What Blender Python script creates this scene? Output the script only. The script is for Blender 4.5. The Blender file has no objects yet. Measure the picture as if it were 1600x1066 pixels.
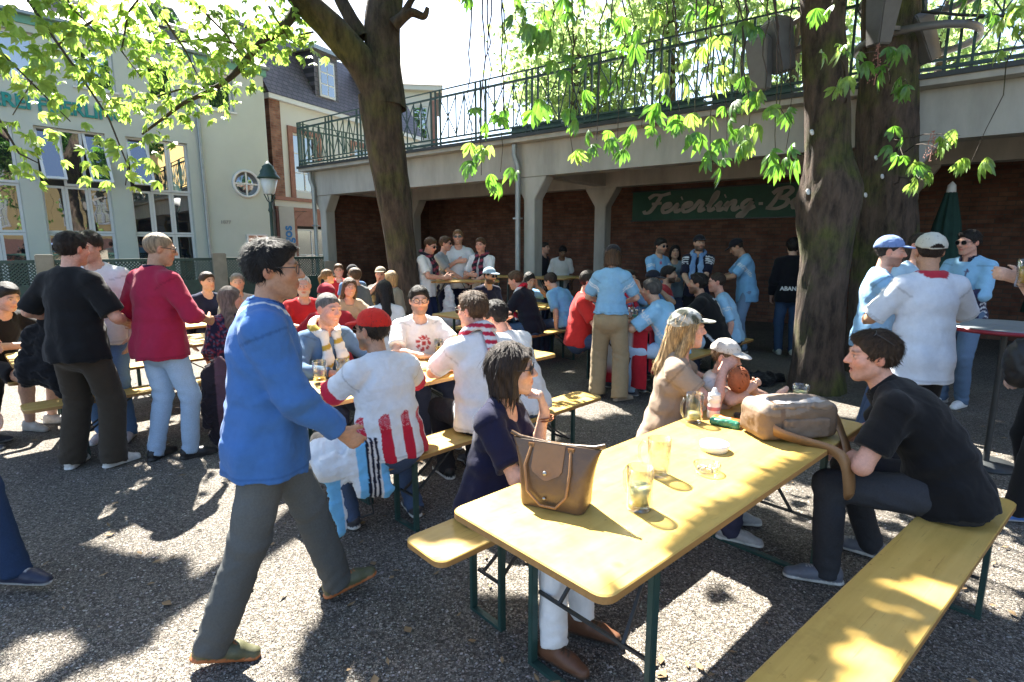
import bpy, bmesh, math, random
import numpy as np
from mathutils import Vector, Matrix
random.seed(7); RNG = np.random.default_rng(11)
R = math.radians
scene = bpy.context.scene
COL = scene.collection

# ---------------------------------------------------------------- camera, sky, sun, exposure
cam_d = bpy.data.cameras.new('camera'); cam = bpy.data.objects.new('camera', cam_d); COL.objects.link(cam)
cam.location = (0, 0, 1.70); cam.rotation_euler = (R(90 - 9.78), 0, 0)
cam_d.sensor_width = 36; cam_d.lens = 36 * 870 / 1600; cam_d.clip_start = .05; cam_d.clip_end = 600
scene.camera = cam
SUN_EL = 51.; SUN_AZ = -28.                      # azimuth from +Y, negative = left
SV = np.array([math.sin(R(SUN_AZ)) * math.cos(R(SUN_EL)), math.cos(R(SUN_AZ)) * math.cos(R(SUN_EL)), math.sin(R(SUN_EL))])
world = bpy.data.worlds.new('World'); scene.world = world; world.use_nodes = True
wn = world.node_tree.nodes; wl = world.node_tree.links
bg = wn['Background']; sky = wn.new('ShaderNodeTexSky'); sky.sky_type = 'NISHITA'; sky.sun_disc = False
sky.sun_elevation = R(SUN_EL); sky.sun_rotation = R(SUN_AZ); sky.air_density = 1.0; sky.dust_density = 1.6; sky.ozone_density = 1.0
wl.new(sky.outputs[0], bg.inputs[0]); bg.inputs[1].default_value = .068
sun_d = bpy.data.lights.new('sun', 'SUN'); sun_d.energy = 5.0; sun_d.angle = R(.5); sun_d.color = (1, .95, .86)
sun = bpy.data.objects.new('sun', sun_d); COL.objects.link(sun)
sun.rotation_euler = Vector((-SV[0], -SV[1], -SV[2])).to_track_quat('-Z', 'Y').to_euler()
sun.location = (-8, 16, 20)
vs = scene.view_settings; vs.view_transform = 'Standard'; vs.look = 'None'; vs.exposure = 2.7; vs.gamma = 1; vs.use_curve_mapping = False
scene.render.engine = 'CYCLES'
cy = scene.cycles; cy.use_denoising = True; cy.max_bounces = 7; cy.transparent_max_bounces = 12; cy.diffuse_bounces = 3; cy.glossy_bounces = 3; cy.transmission_bounces = 6
cy.caustics_reflective = False; cy.caustics_refractive = False; cy.sample_clamp_indirect = 8

# ---------------------------------------------------------------- materials
def new_mat(name):
    m = bpy.data.materials.new(name); m.use_nodes = True
    nt = m.node_tree; b = nt.nodes['Principled BSDF']; return m, nt, b
def lk(nt, a, b): nt.links.new(a, b)
def noise(nt, scale, detail=4, rough=.6, vec=None, coord='Object', stretch=None):
    tc = nt.nodes.new('ShaderNodeTexCoord'); n = nt.nodes.new('ShaderNodeTexNoise')
    n.inputs['Scale'].default_value = scale; n.inputs['Detail'].default_value = detail; n.inputs['Roughness'].default_value = rough
    src = tc.outputs[coord]
    if stretch:
        mp = nt.nodes.new('ShaderNodeMapping'); mp.inputs['Scale'].default_value = stretch; lk(nt, src, mp.inputs[0]); src = mp.outputs[0]
    lk(nt, src, n.inputs['Vector']); return n
def ramp(nt, fac, stops):
    r = nt.nodes.new('ShaderNodeValToRGB'); e = r.color_ramp.elements
    while len(e) < len(stops): e.new(.5)
    for i, (p, c) in enumerate(stops): e[i].position = p; e[i].color = (*c, 1)
    lk(nt, fac, r.inputs[0]); return r
def bump(nt, b, h, strength=.3, dist=.01):
    bp = nt.nodes.new('ShaderNodeBump'); bp.inputs['Strength'].default_value = strength; bp.inputs['Distance'].default_value = dist
    lk(nt, h, bp.inputs['Height']); lk(nt, bp.outputs[0], b.inputs['Normal'])
def var_mat(name, c, rough=.7, var=.25, scale=6., bump_s=0., bump_scale=60., metal=0., spec=.5, stretch=None):
    """plain colour broken up by two octaves of grime"""
    m, nt, b = new_mat(name)
    n = noise(nt, scale, 6, .65, stretch=stretch); c = np.array(c)
    r = ramp(nt, n.outputs[0], [(.25, tuple(c * (1 - var))), (.55, tuple(c)), (.8, tuple(np.minimum(c * (1 + var * .7), .95)))])
    lk(nt, r.outputs[0], b.inputs['Base Color'])
    b.inputs['Roughness'].default_value = rough; b.inputs['Metallic'].default_value = metal; b.inputs['Specular IOR Level'].default_value = spec
    if bump_s: bump(nt, b, noise(nt, bump_scale, 5, .6, stretch=stretch).outputs[0], bump_s, .01)
    return m
def attr_mat(name, rough=.85, spec=.3, var=.12, nscale=40., bump_s=.2, bscale=300., bdist=.002, sheen=0., sss=0., stretch=None, wrinkle=0.):
    """colour comes from the vertex colours of the cloth / skin itself, with a fine weave or pore relief"""
    m, nt, b = new_mat(name)
    a = nt.nodes.new('ShaderNodeAttribute'); a.attribute_name = 'Col'
    n = noise(nt, nscale, 5, .7, stretch=stretch)
    mr = nt.nodes.new('ShaderNodeMapRange'); mr.inputs[1].default_value = .3; mr.inputs[2].default_value = .7
    mr.inputs[3].default_value = 1 - var; mr.inputs[4].default_value = 1 + var; lk(nt, n.outputs[0], mr.inputs[0])
    mx = nt.nodes.new('ShaderNodeVectorMath'); mx.operation = 'SCALE'; lk(nt, a.outputs['Color'], mx.inputs[0]); lk(nt, mr.outputs[0], mx.inputs['Scale'])
    lk(nt, mx.outputs[0], b.inputs['Base Color'])
    b.inputs['Roughness'].default_value = rough; b.inputs['Specular IOR Level'].default_value = spec
    b.inputs['Sheen Weight'].default_value = sheen; b.inputs['Sheen Roughness'].default_value = .5
    if sss:
        b.inputs['Subsurface Weight'].default_value = sss; b.inputs['Subsurface Radius'].default_value = (.012, .005, .003); b.inputs['Subsurface Scale'].default_value = .6
    if bump_s: bump(nt, b, noise(nt, bscale, 3, .6, stretch=stretch).outputs[0], bump_s, bdist)
    if wrinkle:                                        # soft creases of worn cloth
        w1 = noise(nt, 4.5, 2, .45); w1.inputs['Distortion'].default_value = 1.1; w1.noise_dimensions = '3D'
        rw = ramp(nt, w1.outputs[0], [(.30, (0, 0, 0)), (.50, (1, 1, 1)), (.70, (0, 0, 0))])
        b2 = nt.nodes.new('ShaderNodeBump'); b2.inputs['Strength'].default_value = wrinkle; b2.inputs['Distance'].default_value = .012
        lk(nt, rw.outputs[0], b2.inputs['Height']); lk(nt, b2.outputs[0], b.inputs['Normal'].links[0].from_node.inputs['Normal'])
    return m
M = {}
M['skin'] = attr_mat('skin', .55, .32, .12, 70, .3, 420, .0015, sss=.12)
M['cloth'] = attr_mat('cloth', .92, .12, .07, 25, .3, 180, .003, sheen=.1, wrinkle=.22)
M['denim'] = attr_mat('denim', .9, .15, .12, 120, .3, 260, .002, wrinkle=.22)
M['hair'] = attr_mat('hair', .5, .28, .45, 45, 1., 150, .008, stretch=(2.2, 2.2, .3))
M['leather'] = attr_mat('leather', .5, .4, .15, 40, .25, 200, .002)
M['lens'] = var_mat('dark_lens', (.012, .012, .014), .12, .1)
M['frame'] = var_mat('dark_frame', (.03, .028, .027), .35, .1)
M['thinmetal'] = var_mat('thin_metal', (.35, .34, .32), .3, .1, metal=.9)
M['green_paint'] = var_mat('green_paint', (.022, .060, .052), .45, .35, 9, .15, 40)
M['dark_steel'] = var_mat('dark_steel', (.03, .034, .036), .45, .4, 14, .1, 60)
M['concrete'] = var_mat('concrete', (.42, .41, .37), .9, .34, 1.3, .3, 30, stretch=(1.6, 1.6, .45))
M['concrete_warm'] = var_mat('concrete_post', (.30, .27, .22), .9, .25, 5, .3, 50)
M['plaster'] = var_mat('grey_green_plaster', (.55, .585, .52), .9, .10, .7, .15, 90)
M['cream'] = var_mat('cream_plaster', (.62, .60, .50), .9, .1, .8, .12, 80)
M['white_plaster'] = var_mat('white_plaster', (.66, .66, .62), .9, .08, .8, .12, 80)
M['yellow_plaster'] = var_mat('yellow_plaster', (.66, .47, .20), .9, .1, .6, .1, 80)
M['sandstone'] = var_mat('red_sandstone', (.34, .17, .125), .9, .25, 5, .35, 60)
M['white_frame'] = var_mat('white_window_paint', (.70, .71, .70), .5, .08, 8)
M['teal'] = var_mat('teal_letters', (.02, .27, .24), .5, .12, 8)
M['mint'] = var_mat('mint_band', (.16, .38, .30), .7, .12, 4)
M['zinc'] = var_mat('zinc', (.32, .35, .36), .45, .2, 5, .05, 50, metal=.6)
M['grey_metal'] = var_mat('grey_lamp_housing', (.13, .125, .12), .5, .2, 8, .1, 60)
M['sign_green'] = var_mat('sign_green', (.018, .085, .055), .6, .3, 3)
M['sign_letter'] = var_mat('sign_letter', (.36, .33, .30), .7, .12, 6)
M['blue_letter'] = var_mat('blue_letter', (.05, .25, .62), .6, .1, 6)
M['panel_grey'] = var_mat('sign_panel', (.55, .56, .55), .6, .08, 4)
M['parasol'] = var_mat('parasol_cloth', (.012, .045, .035), .9, .3, 8, .3, 40)

def slate():
    m, nt, b = new_mat('slate_roof'); tc = nt.nodes.new('ShaderNodeTexCoord'); br = nt.nodes.new('ShaderNodeTexBrick')
    lk(nt, tc.outputs['UV'], br.inputs['Vector']); br.inputs['Scale'].default_value = 1
    br.inputs['Brick Width'].default_value = .24; br.inputs['Row Height'].default_value = .16; br.inputs['Mortar Size'].default_value = .012
    br.inputs['Color1'].default_value = (.085, .075, .085, 1); br.inputs['Color2'].default_value = (.13, .11, .12, 1); br.inputs['Mortar'].default_value = (.03, .028, .03, 1)
    lk(nt, br.outputs[0], b.inputs['Base Color']); b.inputs['Roughness'].default_value = .55; bump(nt, b, br.outputs['Fac'], -.6, .02); return m
M['slate'] = slate()
def brick(name, c1, c2, mo, bw=.25, rh=.077):
    m, nt, b = new_mat(name); tc = nt.nodes.new('ShaderNodeTexCoord'); br = nt.nodes.new('ShaderNodeTexBrick')
    lk(nt, tc.outputs['UV'], br.inputs['Vector']); br.inputs['Scale'].default_value = 1
    br.inputs['Brick Width'].default_value = bw; br.inputs['Row Height'].default_value = rh; br.inputs['Mortar Size'].default_value = .008
    br.inputs['Mortar Smooth'].default_value = .3; br.inputs['Bias'].default_value = -.1
    br.inputs['Color1'].default_value = (*c1, 1); br.inputs['Color2'].default_value = (*c2, 1); br.inputs['Mortar'].default_value = (*mo, 1)
    n = noise(nt, 2.5, 6, .7, coord='UV'); mx = nt.nodes.new('ShaderNodeMix'); mx.data_type = 'RGBA'; mx.blend_type = 'MULTIPLY'
    r = ramp(nt, n.outputs[0], [(.3, (.45, .42, .4)), (.7, (1.2, 1.15, 1.1))]); mx.inputs[0].default_value = 1
    lk(nt, br.outputs[0], mx.inputs[6]); lk(nt, r.outputs[0], mx.inputs[7]); lk(nt, mx.outputs[2], b.inputs['Base Color'])
    b.inputs['Roughness'].default_value = .9; bump(nt, b, br.outputs['Fac'], -.7, .015); return m
M['brick'] = brick('red_brick', (.25, .105, .07), (.36, .19, .13), (.22, .19, .16))
M['brick_old'] = brick('old_wall_brick', (.130, .054, .036), (.185, .098, .066), (.085, .070, .058))

def glass_window():
    m, nt, b = new_mat('window_glass'); b.inputs['Base Color'].default_value = (.015, .02, .025, 1); b.inputs['Roughness'].default_value = .02
    b.inputs['Specular IOR Level'].default_value = 1.0; b.inputs['Coat Weight'].default_value = 1; b.inputs['Coat IOR'].default_value = 3.0; b.inputs['Coat Roughness'].default_value = .01
    n = noise(nt, 1.2, 2, .4); bump(nt, b, n.outputs[0], .06, .05); lk(nt, b.inputs['Normal'].links[0].from_socket, b.inputs['Coat Normal']); return m
M['glass'] = glass_window()
def clear_glass(name, c, rough=0.):
    m, nt, b = new_mat(name); nt.nodes.remove(b)      # thin-walled glass: lets light through, mirrors at grazing angles
    tr = nt.nodes.new('ShaderNodeBsdfTransparent'); tr.inputs[0].default_value = (*c, 1); gl = nt.nodes.new('ShaderNodeBsdfGlossy'); gl.inputs['Roughness'].default_value = .04
    fr = nt.nodes.new('ShaderNodeLayerWeight'); fr.inputs[0].default_value = .33; n = noise(nt, 40, 2); bp = nt.nodes.new('ShaderNodeBump'); bp.inputs['Strength'].default_value = .25; bp.inputs['Distance'].default_value = .004
    lk(nt, n.outputs[0], bp.inputs['Height']); lk(nt, bp.outputs[0], fr.inputs['Normal']); lk(nt, bp.outputs[0], gl.inputs['Normal'])
    mx = nt.nodes.new('ShaderNodeMixShader'); lk(nt, fr.outputs['Facing'], mx.inputs[0]); lk(nt, tr.outputs[0], mx.inputs[1]); lk(nt, gl.outputs[0], mx.inputs[2]); lk(nt, mx.outputs[0], nt.nodes['Material Output'].inputs[0])
    return m
M['mug'] = clear_glass('mug_glass', (.90, .92, .92), .02)
M['lemonade'] = var_mat('pale_lemonade', (.66, .66, .33), .25, .05)
M['beer'] = var_mat('beer', (.62, .36, .05), .25, .12)
M['foam'] = var_mat('foam', (.75, .72, .65), .8, .06)
M['mint_drink'] = var_mat('green_drink', (.12, .45, .36), .4, .05)
M['lampglass'] = var_mat('frosted_lamp_glass', (.72, .75, .75), .25, .05)

def table_wood():
    m, nt, b = new_mat('varnished_table_wood')
    n = noise(nt, 3.2, 7, .62, stretch=(.35, 5, 5)); n2 = noise(nt, 2.0, 6, .75)
    r = ramp(nt, n.outputs[0], [(.3, (.45, .285, .066)), (.5, (.52, .335, .086)), (.75, (.59, .40, .115))])
    mx = nt.nodes.new('ShaderNodeMix'); mx.data_type = 'RGBA'; mx.blend_type = 'MULTIPLY'; mx.inputs[0].default_value = .8
    r2 = ramp(nt, n2.outputs[0], [(.28, (.72, .70, .66)), (.45, (1, 1, 1))]); lk(nt, r.outputs[0], mx.inputs[6]); lk(nt, r2.outputs[0], mx.inputs[7])
    n4 = noise(nt, 38, 3, .5); r4 = ramp(nt, n4.outputs[0], [(.70, (1, 1, 1)), (.76, (.55, .48, .40))]); mx2 = nt.nodes.new('ShaderNodeMix'); mx2.data_type = 'RGBA'; mx2.blend_type = 'MULTIPLY'; mx2.inputs[0].default_value = .8
    lk(nt, mx.outputs[2], mx2.inputs[6]); lk(nt, r4.outputs[0], mx2.inputs[7])
    n5 = noise(nt, 60, 4, .7, stretch=(.05, 1.2, 1)); r5 = ramp(nt, n5.outputs[0], [(.62, (1, 1, 1)), (.68, (.70, .64, .55))]); tc = nt.nodes.new('ShaderNodeTexCoord'); vo = nt.nodes.new('ShaderNodeTexVoronoi'); vo.inputs['Scale'].default_value = 3.1; lk(nt, tc.outputs['Object'], vo.inputs['Vector'])
    r6 = ramp(nt, vo.outputs['Distance'], [(.018, (.16, .17, .16)), (.045, (.62, .62, .55)), (.075, (1, 1, 1))])
    for rr_ in (r5, r6):
        mn = nt.nodes.new('ShaderNodeMix'); mn.data_type = 'RGBA'; mn.blend_type = 'MULTIPLY'; mn.inputs[0].default_value = .75; lk(nt, mx2.outputs[2], mn.inputs[6]); lk(nt, rr_.outputs[0], mn.inputs[7]); mx2 = mn
    lk(nt, mx2.outputs[2], b.inputs['Base Color'])
    n3 = noise(nt, 9, 5, .7); rr = ramp(nt, n3.outputs[0], [(.3, (.28,) * 3), (.7, (.5,) * 3)]); lk(nt, rr.outputs[0], b.inputs['Roughness'])
    bump(nt, b, n.outputs[0], .08, .004); return m
M['wood'] = table_wood()
M['wood_edge'] = var_mat('bare_wood_edge', (.36, .19, .06), .6, .25, 6, .2, 60, stretch=(.3, 6, 6))

def gravel_mat(name, lo, hi, scale):
    m, nt, b = new_mat(name); tc = nt.nodes.new('ShaderNodeTexCoord'); v = nt.nodes.new('ShaderNodeTexVoronoi'); v.inputs['Scale'].default_value = scale
    lk(nt, tc.outputs['Object'], v.inputs['Vector'])
    v2 = nt.nodes.new('ShaderNodeTexVoronoi'); v2.inputs['Scale'].default_value = scale; v2.feature = 'DISTANCE_TO_EDGE'; lk(nt, tc.outputs['Object'], v2.inputs['Vector'])
    bw = nt.nodes.new('ShaderNodeSeparateColor'); lk(nt, v.outputs['Color'], bw.inputs[0])
    r = ramp(nt, bw.outputs[0], [(0, lo), (.6, tuple((np.array(lo) + hi) / 2)), (1, hi)])
    e = ramp(nt, v2.outputs['Distance'], [(0, (.35, .34, .32)), (.09, (1, 1, 1))])
    n = noise(nt, .5, 6, .65); rn = ramp(nt, n.outputs[0], [(.3, (.62, .60, .58)), (.5, (.95, .93, .9)), (.7, (1.2, 1.17, 1.1))])
    a = nt.nodes.new('ShaderNodeMix'); a.data_type = 'RGBA'; a.blend_type = 'MULTIPLY'; a.inputs[0].default_value = 1
    c = nt.nodes.new('ShaderNodeMix'); c.data_type = 'RGBA'; c.blend_type = 'MULTIPLY'; c.inputs[0].default_value = 1
    lk(nt, r.outputs[0], a.inputs[6]); lk(nt, e.outputs[0], a.inputs[7]); lk(nt, a.outputs[2], c.inputs[6]); lk(nt, rn.outputs[0], c.inputs[7])
    lk(nt, c.outputs[2], b.inputs['Base Color']); b.inputs['Roughness'].default_value = .9
    bump(nt, b, e.outputs[0], 1., .012); return m
M['gravel'] = gravel_mat('gravel_ground', (.070, .061, .050), (.32, .29, .25), 105)
def pebble_mat():
    m, nt, b = new_mat('pebble'); a = nt.nodes.new('ShaderNodeAttribute'); a.attribute_name = 'Col'
    lk(nt, a.outputs['Color'], b.inputs['Base Color']); b.inputs['Roughness'].default_value = .85; return m
M['pebble'] = pebble_mat()
def bark_mat(name, c, moss, sc=9):
    m, nt, b = new_mat(name); n = noise(nt, sc, 8, .7, stretch=(1, 1, .28)); n2 = noise(nt, 1.3, 5, .6)
    r = ramp(nt, n.outputs[0], [(.34, tuple(np.array(c) * .28)), (.5, c), (.68, tuple(np.array(c) * 1.7))])
    rm = ramp(nt, n2.outputs[0], [(.50, (0, 0, 0)), (.62, (1, 1, 1))]); mx = nt.nodes.new('ShaderNodeMix'); mx.data_type = 'RGBA'
    f = nt.nodes.new('ShaderNodeMath'); f.operation = 'MULTIPLY'; f.inputs[1].default_value = moss; lk(nt, rm.outputs[0], f.inputs[0]); lk(nt, f.outputs[0], mx.inputs[0])
    rg = ramp(nt, n.outputs[0], [(.35, (.022, .028, .006)), (.65, (.10, .115, .022))]); lk(nt, r.outputs[0], mx.inputs[6]); lk(nt, rg.outputs[0], mx.inputs[7])
    lk(nt, mx.outputs[2], b.inputs['Base Color']); b.inputs['Roughness'].default_value = .95; bump(nt, b, n.outputs[0], 1., .045); return m
M['bark'] = bark_mat('bark', (.060, .044, .034), .5)
M['bark_mossy'] = bark_mat('mossy_bark', (.072, .050, .037), .85, 11)
def leaf_mat(name, c, t, var=.35):
    m, nt, b = new_mat(name); oi = nt.nodes.new('ShaderNodeAttribute'); oi.attribute_name = 'Col'
    n = noise(nt, 2.5, 3, .6); r = ramp(nt, n.outputs[0], [(.3, tuple(np.array(c) * (1 - var))), (.7, tuple(np.array(c) * (1 + var)))])
    lk(nt, r.outputs[0], b.inputs['Base Color']); b.inputs['Roughness'].default_value = .42; b.inputs['Specular IOR Level'].default_value = .45
    tr = nt.nodes.new('ShaderNodeBsdfTranslucent'); rt = ramp(nt, n.outputs[0], [(.3, tuple(np.array(t) * (1 - var * .6))), (.7, tuple(np.array(t) * (1 + var * .6)))]); lk(nt, rt.outputs[0], tr.inputs[0])
    ad = nt.nodes.new('ShaderNodeAddShader'); lk(nt, b.outputs[0], ad.inputs[0]); lk(nt, tr.outputs[0], ad.inputs[1]); lk(nt, ad.outputs[0], nt.nodes['Material Output'].inputs[0]); return m
M['leaf'] = leaf_mat('chestnut_leaf', (.045, .105, .022), (.10, .23, .022), .45)
M['leaf_pale'] = leaf_mat('sunlit_young_leaf', (.08, .14, .03), (.22, .33, .055), .4)  # spring leaf, its colour brightened to stand for leaves backlit by the sun
M['leaf_far'] = leaf_mat('far_leaf', (.12, .18, .07), (.24, .32, .12))  # far foliage paled in its colour to look washed out by bright sky
M['blossom'] = var_mat('blossom_bud', (.42, .20, .16), .8, .4, 30)

# ---------------------------------------------------------------- object helpers
def tag(o, label=None, cat=None, group=None, kind=None):
    if label: o['label'] = label
    if cat: o['category'] = cat
    if group: o['group'] = group
    if kind: o['kind'] = kind
    return o
def empty(name, loc=(0, 0, 0), rz=0., label=None, cat=None, group=None, kind=None):
    o = bpy.data.objects.new(name, None); COL.objects.link(o); o.location = loc; o.rotation_euler = (0, 0, rz); o.empty_display_size = .1
    return tag(o, label, cat, group, kind)
def link(name, me, mat, parent=None, loc=None, rot=None):
    o = bpy.data.objects.new(name, me); COL.objects.link(o)
    if mat is not None and not me.materials: me.materials.append(mat)
    if parent: o.parent = parent
    if loc is not None: o.location = loc
    if rot is not None: o.rotation_euler = rot
    return o
class MB:
    """collects boxes, bars, tubes and sheets and links them as one mesh"""
    def __init__(s): s.v = []; s.f = []; s.uv = {}; s.smooth = []
    def add(s, vs, fs, sm=False):
        n = len(s.v); s.v += [tuple(map(float, p)) for p in vs]
        for f in fs: s.f.append(tuple(i + n for i in f)); s.smooth.append(sm)
        return s
    def box(s, lo, hi, Rm=None, c=(0, 0, 0)):
        x0, y0, z0 = lo; x1, y1, z1 = hi
        p = np.array([(x0, y0, z0), (x1, y0, z0), (x1, y1, z0), (x0, y1, z0), (x0, y0, z1), (x1, y0, z1), (x1, y1, z1), (x0, y1, z1)], float)
        if Rm is not None: p = p @ np.array(Rm).T
        p = p + np.array(c)
        return s.add(p, [(0, 3, 2, 1), (4, 5, 6, 7), (0, 1, 5, 4), (1, 2, 6, 5), (2, 3, 7, 6), (3, 0, 4, 7)])
    def bar(s, a, b, w=.02, t=None, up=(0, 0, 1)):
        a = np.array(a, float); b = np.array(b, float); d = b - a; L = np.linalg.norm(d); d /= L; t = t or w
        up = np.array(up, float)
        if abs(d @ up) > .97: up = np.array((1., 0, 0))
        x = np.cross(d, up); x /= np.linalg.norm(x); y = np.cross(x, d)
        return s.box((-w / 2, -t / 2, 0), (w / 2, t / 2, L), np.stack([x, y, d], 1), a)
    def tube(s, pts, rad, n=8, cap=True):
        pts = np.array(pts, float); rad = np.broadcast_to(np.array(rad, float), (len(pts),)); rings = []
        prev = None
        for i in range(len(pts)):
            d = pts[min(i + 1, len(pts) - 1)] - pts[max(i - 1, 0)]; d = d / (np.linalg.norm(d) + 1e-9)
            if prev is None:
                u = np.array((0, 0, 1.)) if abs(d[2]) < .9 else np.array((1., 0, 0)); x = np.cross(d, u)
            else: x = prev - d * (prev @ d)
            x /= np.linalg.norm(x) + 1e-9; prev = x; y = np.cross(d, x)
            a = np.arange(n) * 2 * math.pi / n
            rings.append(pts[i] + rad[i] * (np.cos(a)[:, None] * x + np.sin(a)[:, None] * y))
        V = np.concatenate(rings); F = []
        for i in range(len(pts) - 1):
            for j in range(n): F.append((i * n + j, i * n + (j + 1) % n, (i + 1) * n + (j + 1) % n, (i + 1) * n + j))
        s.add(V, F, True)
        if cap: s.add(rings[0], [tuple(range(n))[::-1]]); s.add(rings[-1], [tuple(range(n))])
        return s
    def lathe(s, prof, n=20, c=(0, 0, 0), close=False):
        V = []; F = []
        for r, z in prof:
            for j in range(n): a = 2 * math.pi * j / n; V.append((c[0] + r * math.cos(a), c[1] + r * math.sin(a), c[2] + z))
        m = len(prof)
        for i in range(m if close else m - 1):
            k = (i + 1) % m
            for j in range(n): F.append((i * n + j, i * n + (j + 1) % n, k * n + (j + 1) % n, k * n + j))
        return s.add(V, F, True)
    def prism(s, poly, d0, d1, axis=1):
        """polygon (a,b) extruded along axis"""
        def P(a, b, d): return {0: (d, a, b), 1: (a, d, b), 2: (a, b, d)}[axis]
        n = len(poly); V = [P(a, b, d0) for a, b in poly] + [P(a, b, d1) for a, b in poly]
        F = [tuple(range(n)), tuple(range(2 * n - 1, n - 1, -1))] + [(i, n + i, n + (i + 1) % n, (i + 1) % n) for i in range(n)]
        return s.add(V, F)
    def mesh(s, name, bevel=0., uv=None):
        me = bpy.data.meshes.new(name); me.from_pydata(s.v, [], s.f)
        me.polygons.foreach_set('use_smooth', s.smooth)
        bm = bmesh.new(); bm.from_mesh(me)
        bmesh.ops.recalc_face_normals(bm, faces=bm.faces)
        if bevel: bmesh.ops.bevel(bm, geom=[e for e in bm.edges], offset=bevel, segments=2, affect='EDGES', clamp_overlap=True)
        bm.to_mesh(me); bm.free()
        if uv:                                         # planar uv in metres: uv = (axis a, axis b)
            L = me.uv_layers.new(name='UVMap'); co = np.empty(len(me.vertices) * 3); me.vertices.foreach_get('co', co); co = co.reshape(-1, 3)
            li = np.empty(len(me.loops), int); me.loops.foreach_get('vertex_index', li); L.data.foreach_set('uv', co[li][:, list(uv)].ravel())
        me.update(); return me
    def build(s, name, mat, parent=None, bevel=0., uv=None, loc=None, rot=None):
        return link(name, s.mesh(name, bevel, uv), M[mat] if isinstance(mat, str) else mat, parent, loc, rot)
def copy_tree(o, parent=None):
    c = o.copy(); COL.objects.link(c); c.parent = parent
    for ch in o.children: copy_tree(ch, c)
    return c
def text_mesh(body, size, extrude, shear=0., offset=0., sx=1.):
    cu = bpy.data.curves.new('lettering', 'FONT'); cu.body = body; cu.size = size; cu.extrude = extrude; cu.shear = shear; cu.offset = offset; cu.resolution_u = 3
    o = bpy.data.objects.new('lettering', cu); COL.objects.link(o); dg = bpy.context.evaluated_depsgraph_get()
    me = bpy.data.meshes.new_from_object(o.evaluated_get(dg)); bpy.data.objects.remove(o)
    if sx != 1.: me.transform(Matrix.Diagonal((sx, 1, 1, 1)))
    me.materials.clear(); return me
# ================================================================ THE SETTING
# ---- ground
g = MB(); g.add([(-60, -30, 0), (60, -30, 0), (60, 90, 0), (-60, 90, 0)], [(0, 1, 2, 3)])
tag(g.build('ground', 'gravel'), kind='structure')

# ---- loose pebbles on the ground near the camera, one mass
def pebbles(n):
    d = 1.15 + 4.6 * RNG.random(n) ** 1.25; a = (RNG.random(n) - .5) * R(100)
    c = np.stack([d * np.sin(a) * 1.15, d * np.cos(a), np.zeros(n)], 1)
    base = np.array([(1, 0, 0), (0, 1, 0), (-1, 0, 0), (0, -1, 0), (0, 0, .75), (0, 0, -.4)], float)
    F = np.array([(0, 1, 4), (1, 2, 4), (2, 3, 4), (3, 0, 4)])
    sc = (.0032 + .0046 * RNG.random((n, 1)) ** 2)
    v = base[None] * (sc[:, None] * (.7 + .6 * RNG.random((n, 1, 3)))); th = RNG.random(n) * 6.28
    x = v[..., 0] * np.cos(th)[:, None] - v[..., 1] * np.sin(th)[:, None]; y = v[..., 0] * np.sin(th)[:, None] + v[..., 1] * np.cos(th)[:, None]
    v = np.stack([x, y, v[..., 2]], -1) + c[:, None]; v[..., 2] += .002
    V = v[:, :5].reshape(-1, 3); Fi = (F[None] + (np.arange(n) * 5)[:, None, None]).reshape(-1, 3)
    me = bpy.data.meshes.new('pebbles'); me.vertices.add(len(V)); me.vertices.foreach_set('co', V.ravel().astype(np.float32))
    me.loops.add(Fi.size); me.loops.foreach_set('vertex_index', Fi.ravel().astype(np.int32)); me.polygons.add(len(Fi)); me.polygons.foreach_set('loop_start', np.arange(0, Fi.size, 3, dtype=np.int32))
    me.update(); ca = me.color_attributes.new('Col', 'FLOAT_COLOR', 'POINT')
    k = (.075 + .36 * RNG.random((n, 1)) ** 1.5) * (np.array([[1.0, .92, .82]]) * (1 + .12 * (RNG.random((n, 3)) - .5)))
    ca.data.foreach_set('color', np.repeat(np.concatenate([k, np.ones((n, 1))], 1), 5, 0).ravel().astype(np.float32))
    return me
tag(link('gravel_pebbles', pebbles(46000), M['pebble']), 'loose grey brown gravel pebbles covering the ground', 'gravel', kind='stuff')

# ---- terrace: concrete frame open to the yard, railing on top
TR = empty('terrace_building', (-5.3, 15.4, 0), R(-37.2), 'concrete terrace on haunched columns over a dark brick arcade', 'terrace')
LEN = 19.5
m = MB().box((-.15, 0, 3.0), (LEN, .32, 3.62)); m.build('fascia_beam', 'concrete', TR)
m = MB().box((-.35, -.22, 3.624), (LEN + .1, 6.6, 3.74)); m.build('slab', 'concrete', TR)
m = MB().box((-.37, -.26, 3.70), (LEN + .1, -.223, 3.76)); m.build('slab_edge', 'dark_steel', TR)
m = MB().box((-.12, .322, 3.36), (LEN, 4.2, 3.60)); m.build('ceiling', 'concrete', TR)
def column(s, d, w=.26, dep=.32):
    m = MB().prism([(s - w / 2, 0), (s + w / 2, 0), (s + w / 2, 2.58), (s + w / 2 + .27, 2.998), (s - w / 2 - .27, 2.998), (s - w / 2, 2.58)], d + .02, d + .02 + dep - .04, 1)
    m.build('column', 'concrete', TR, bevel=.012)
for s in (.30, 7.06, 13.0, 18.9): column(s, 0)
for s in (.75, 7.15, 13.0, 18.9): column(s, 2.7, .28, .34)
m = MB().box((-.12, 2.71, 3.0), (LEN, 3.01, 3.356)); m.build('inner_beam', 'concrete', TR)
for s in (.75, 7.15, 13.0): MB().box((s - .14, .325, 3.03), (s + .14, 2.705, 3.357)).build('cross_beam', 'concrete', TR)
m = MB().box((-.12, 4.2, 0), (LEN, 4.5, 3.6)); m.build('brick_wall', 'brick_old', TR, uv=(0, 2))
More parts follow.
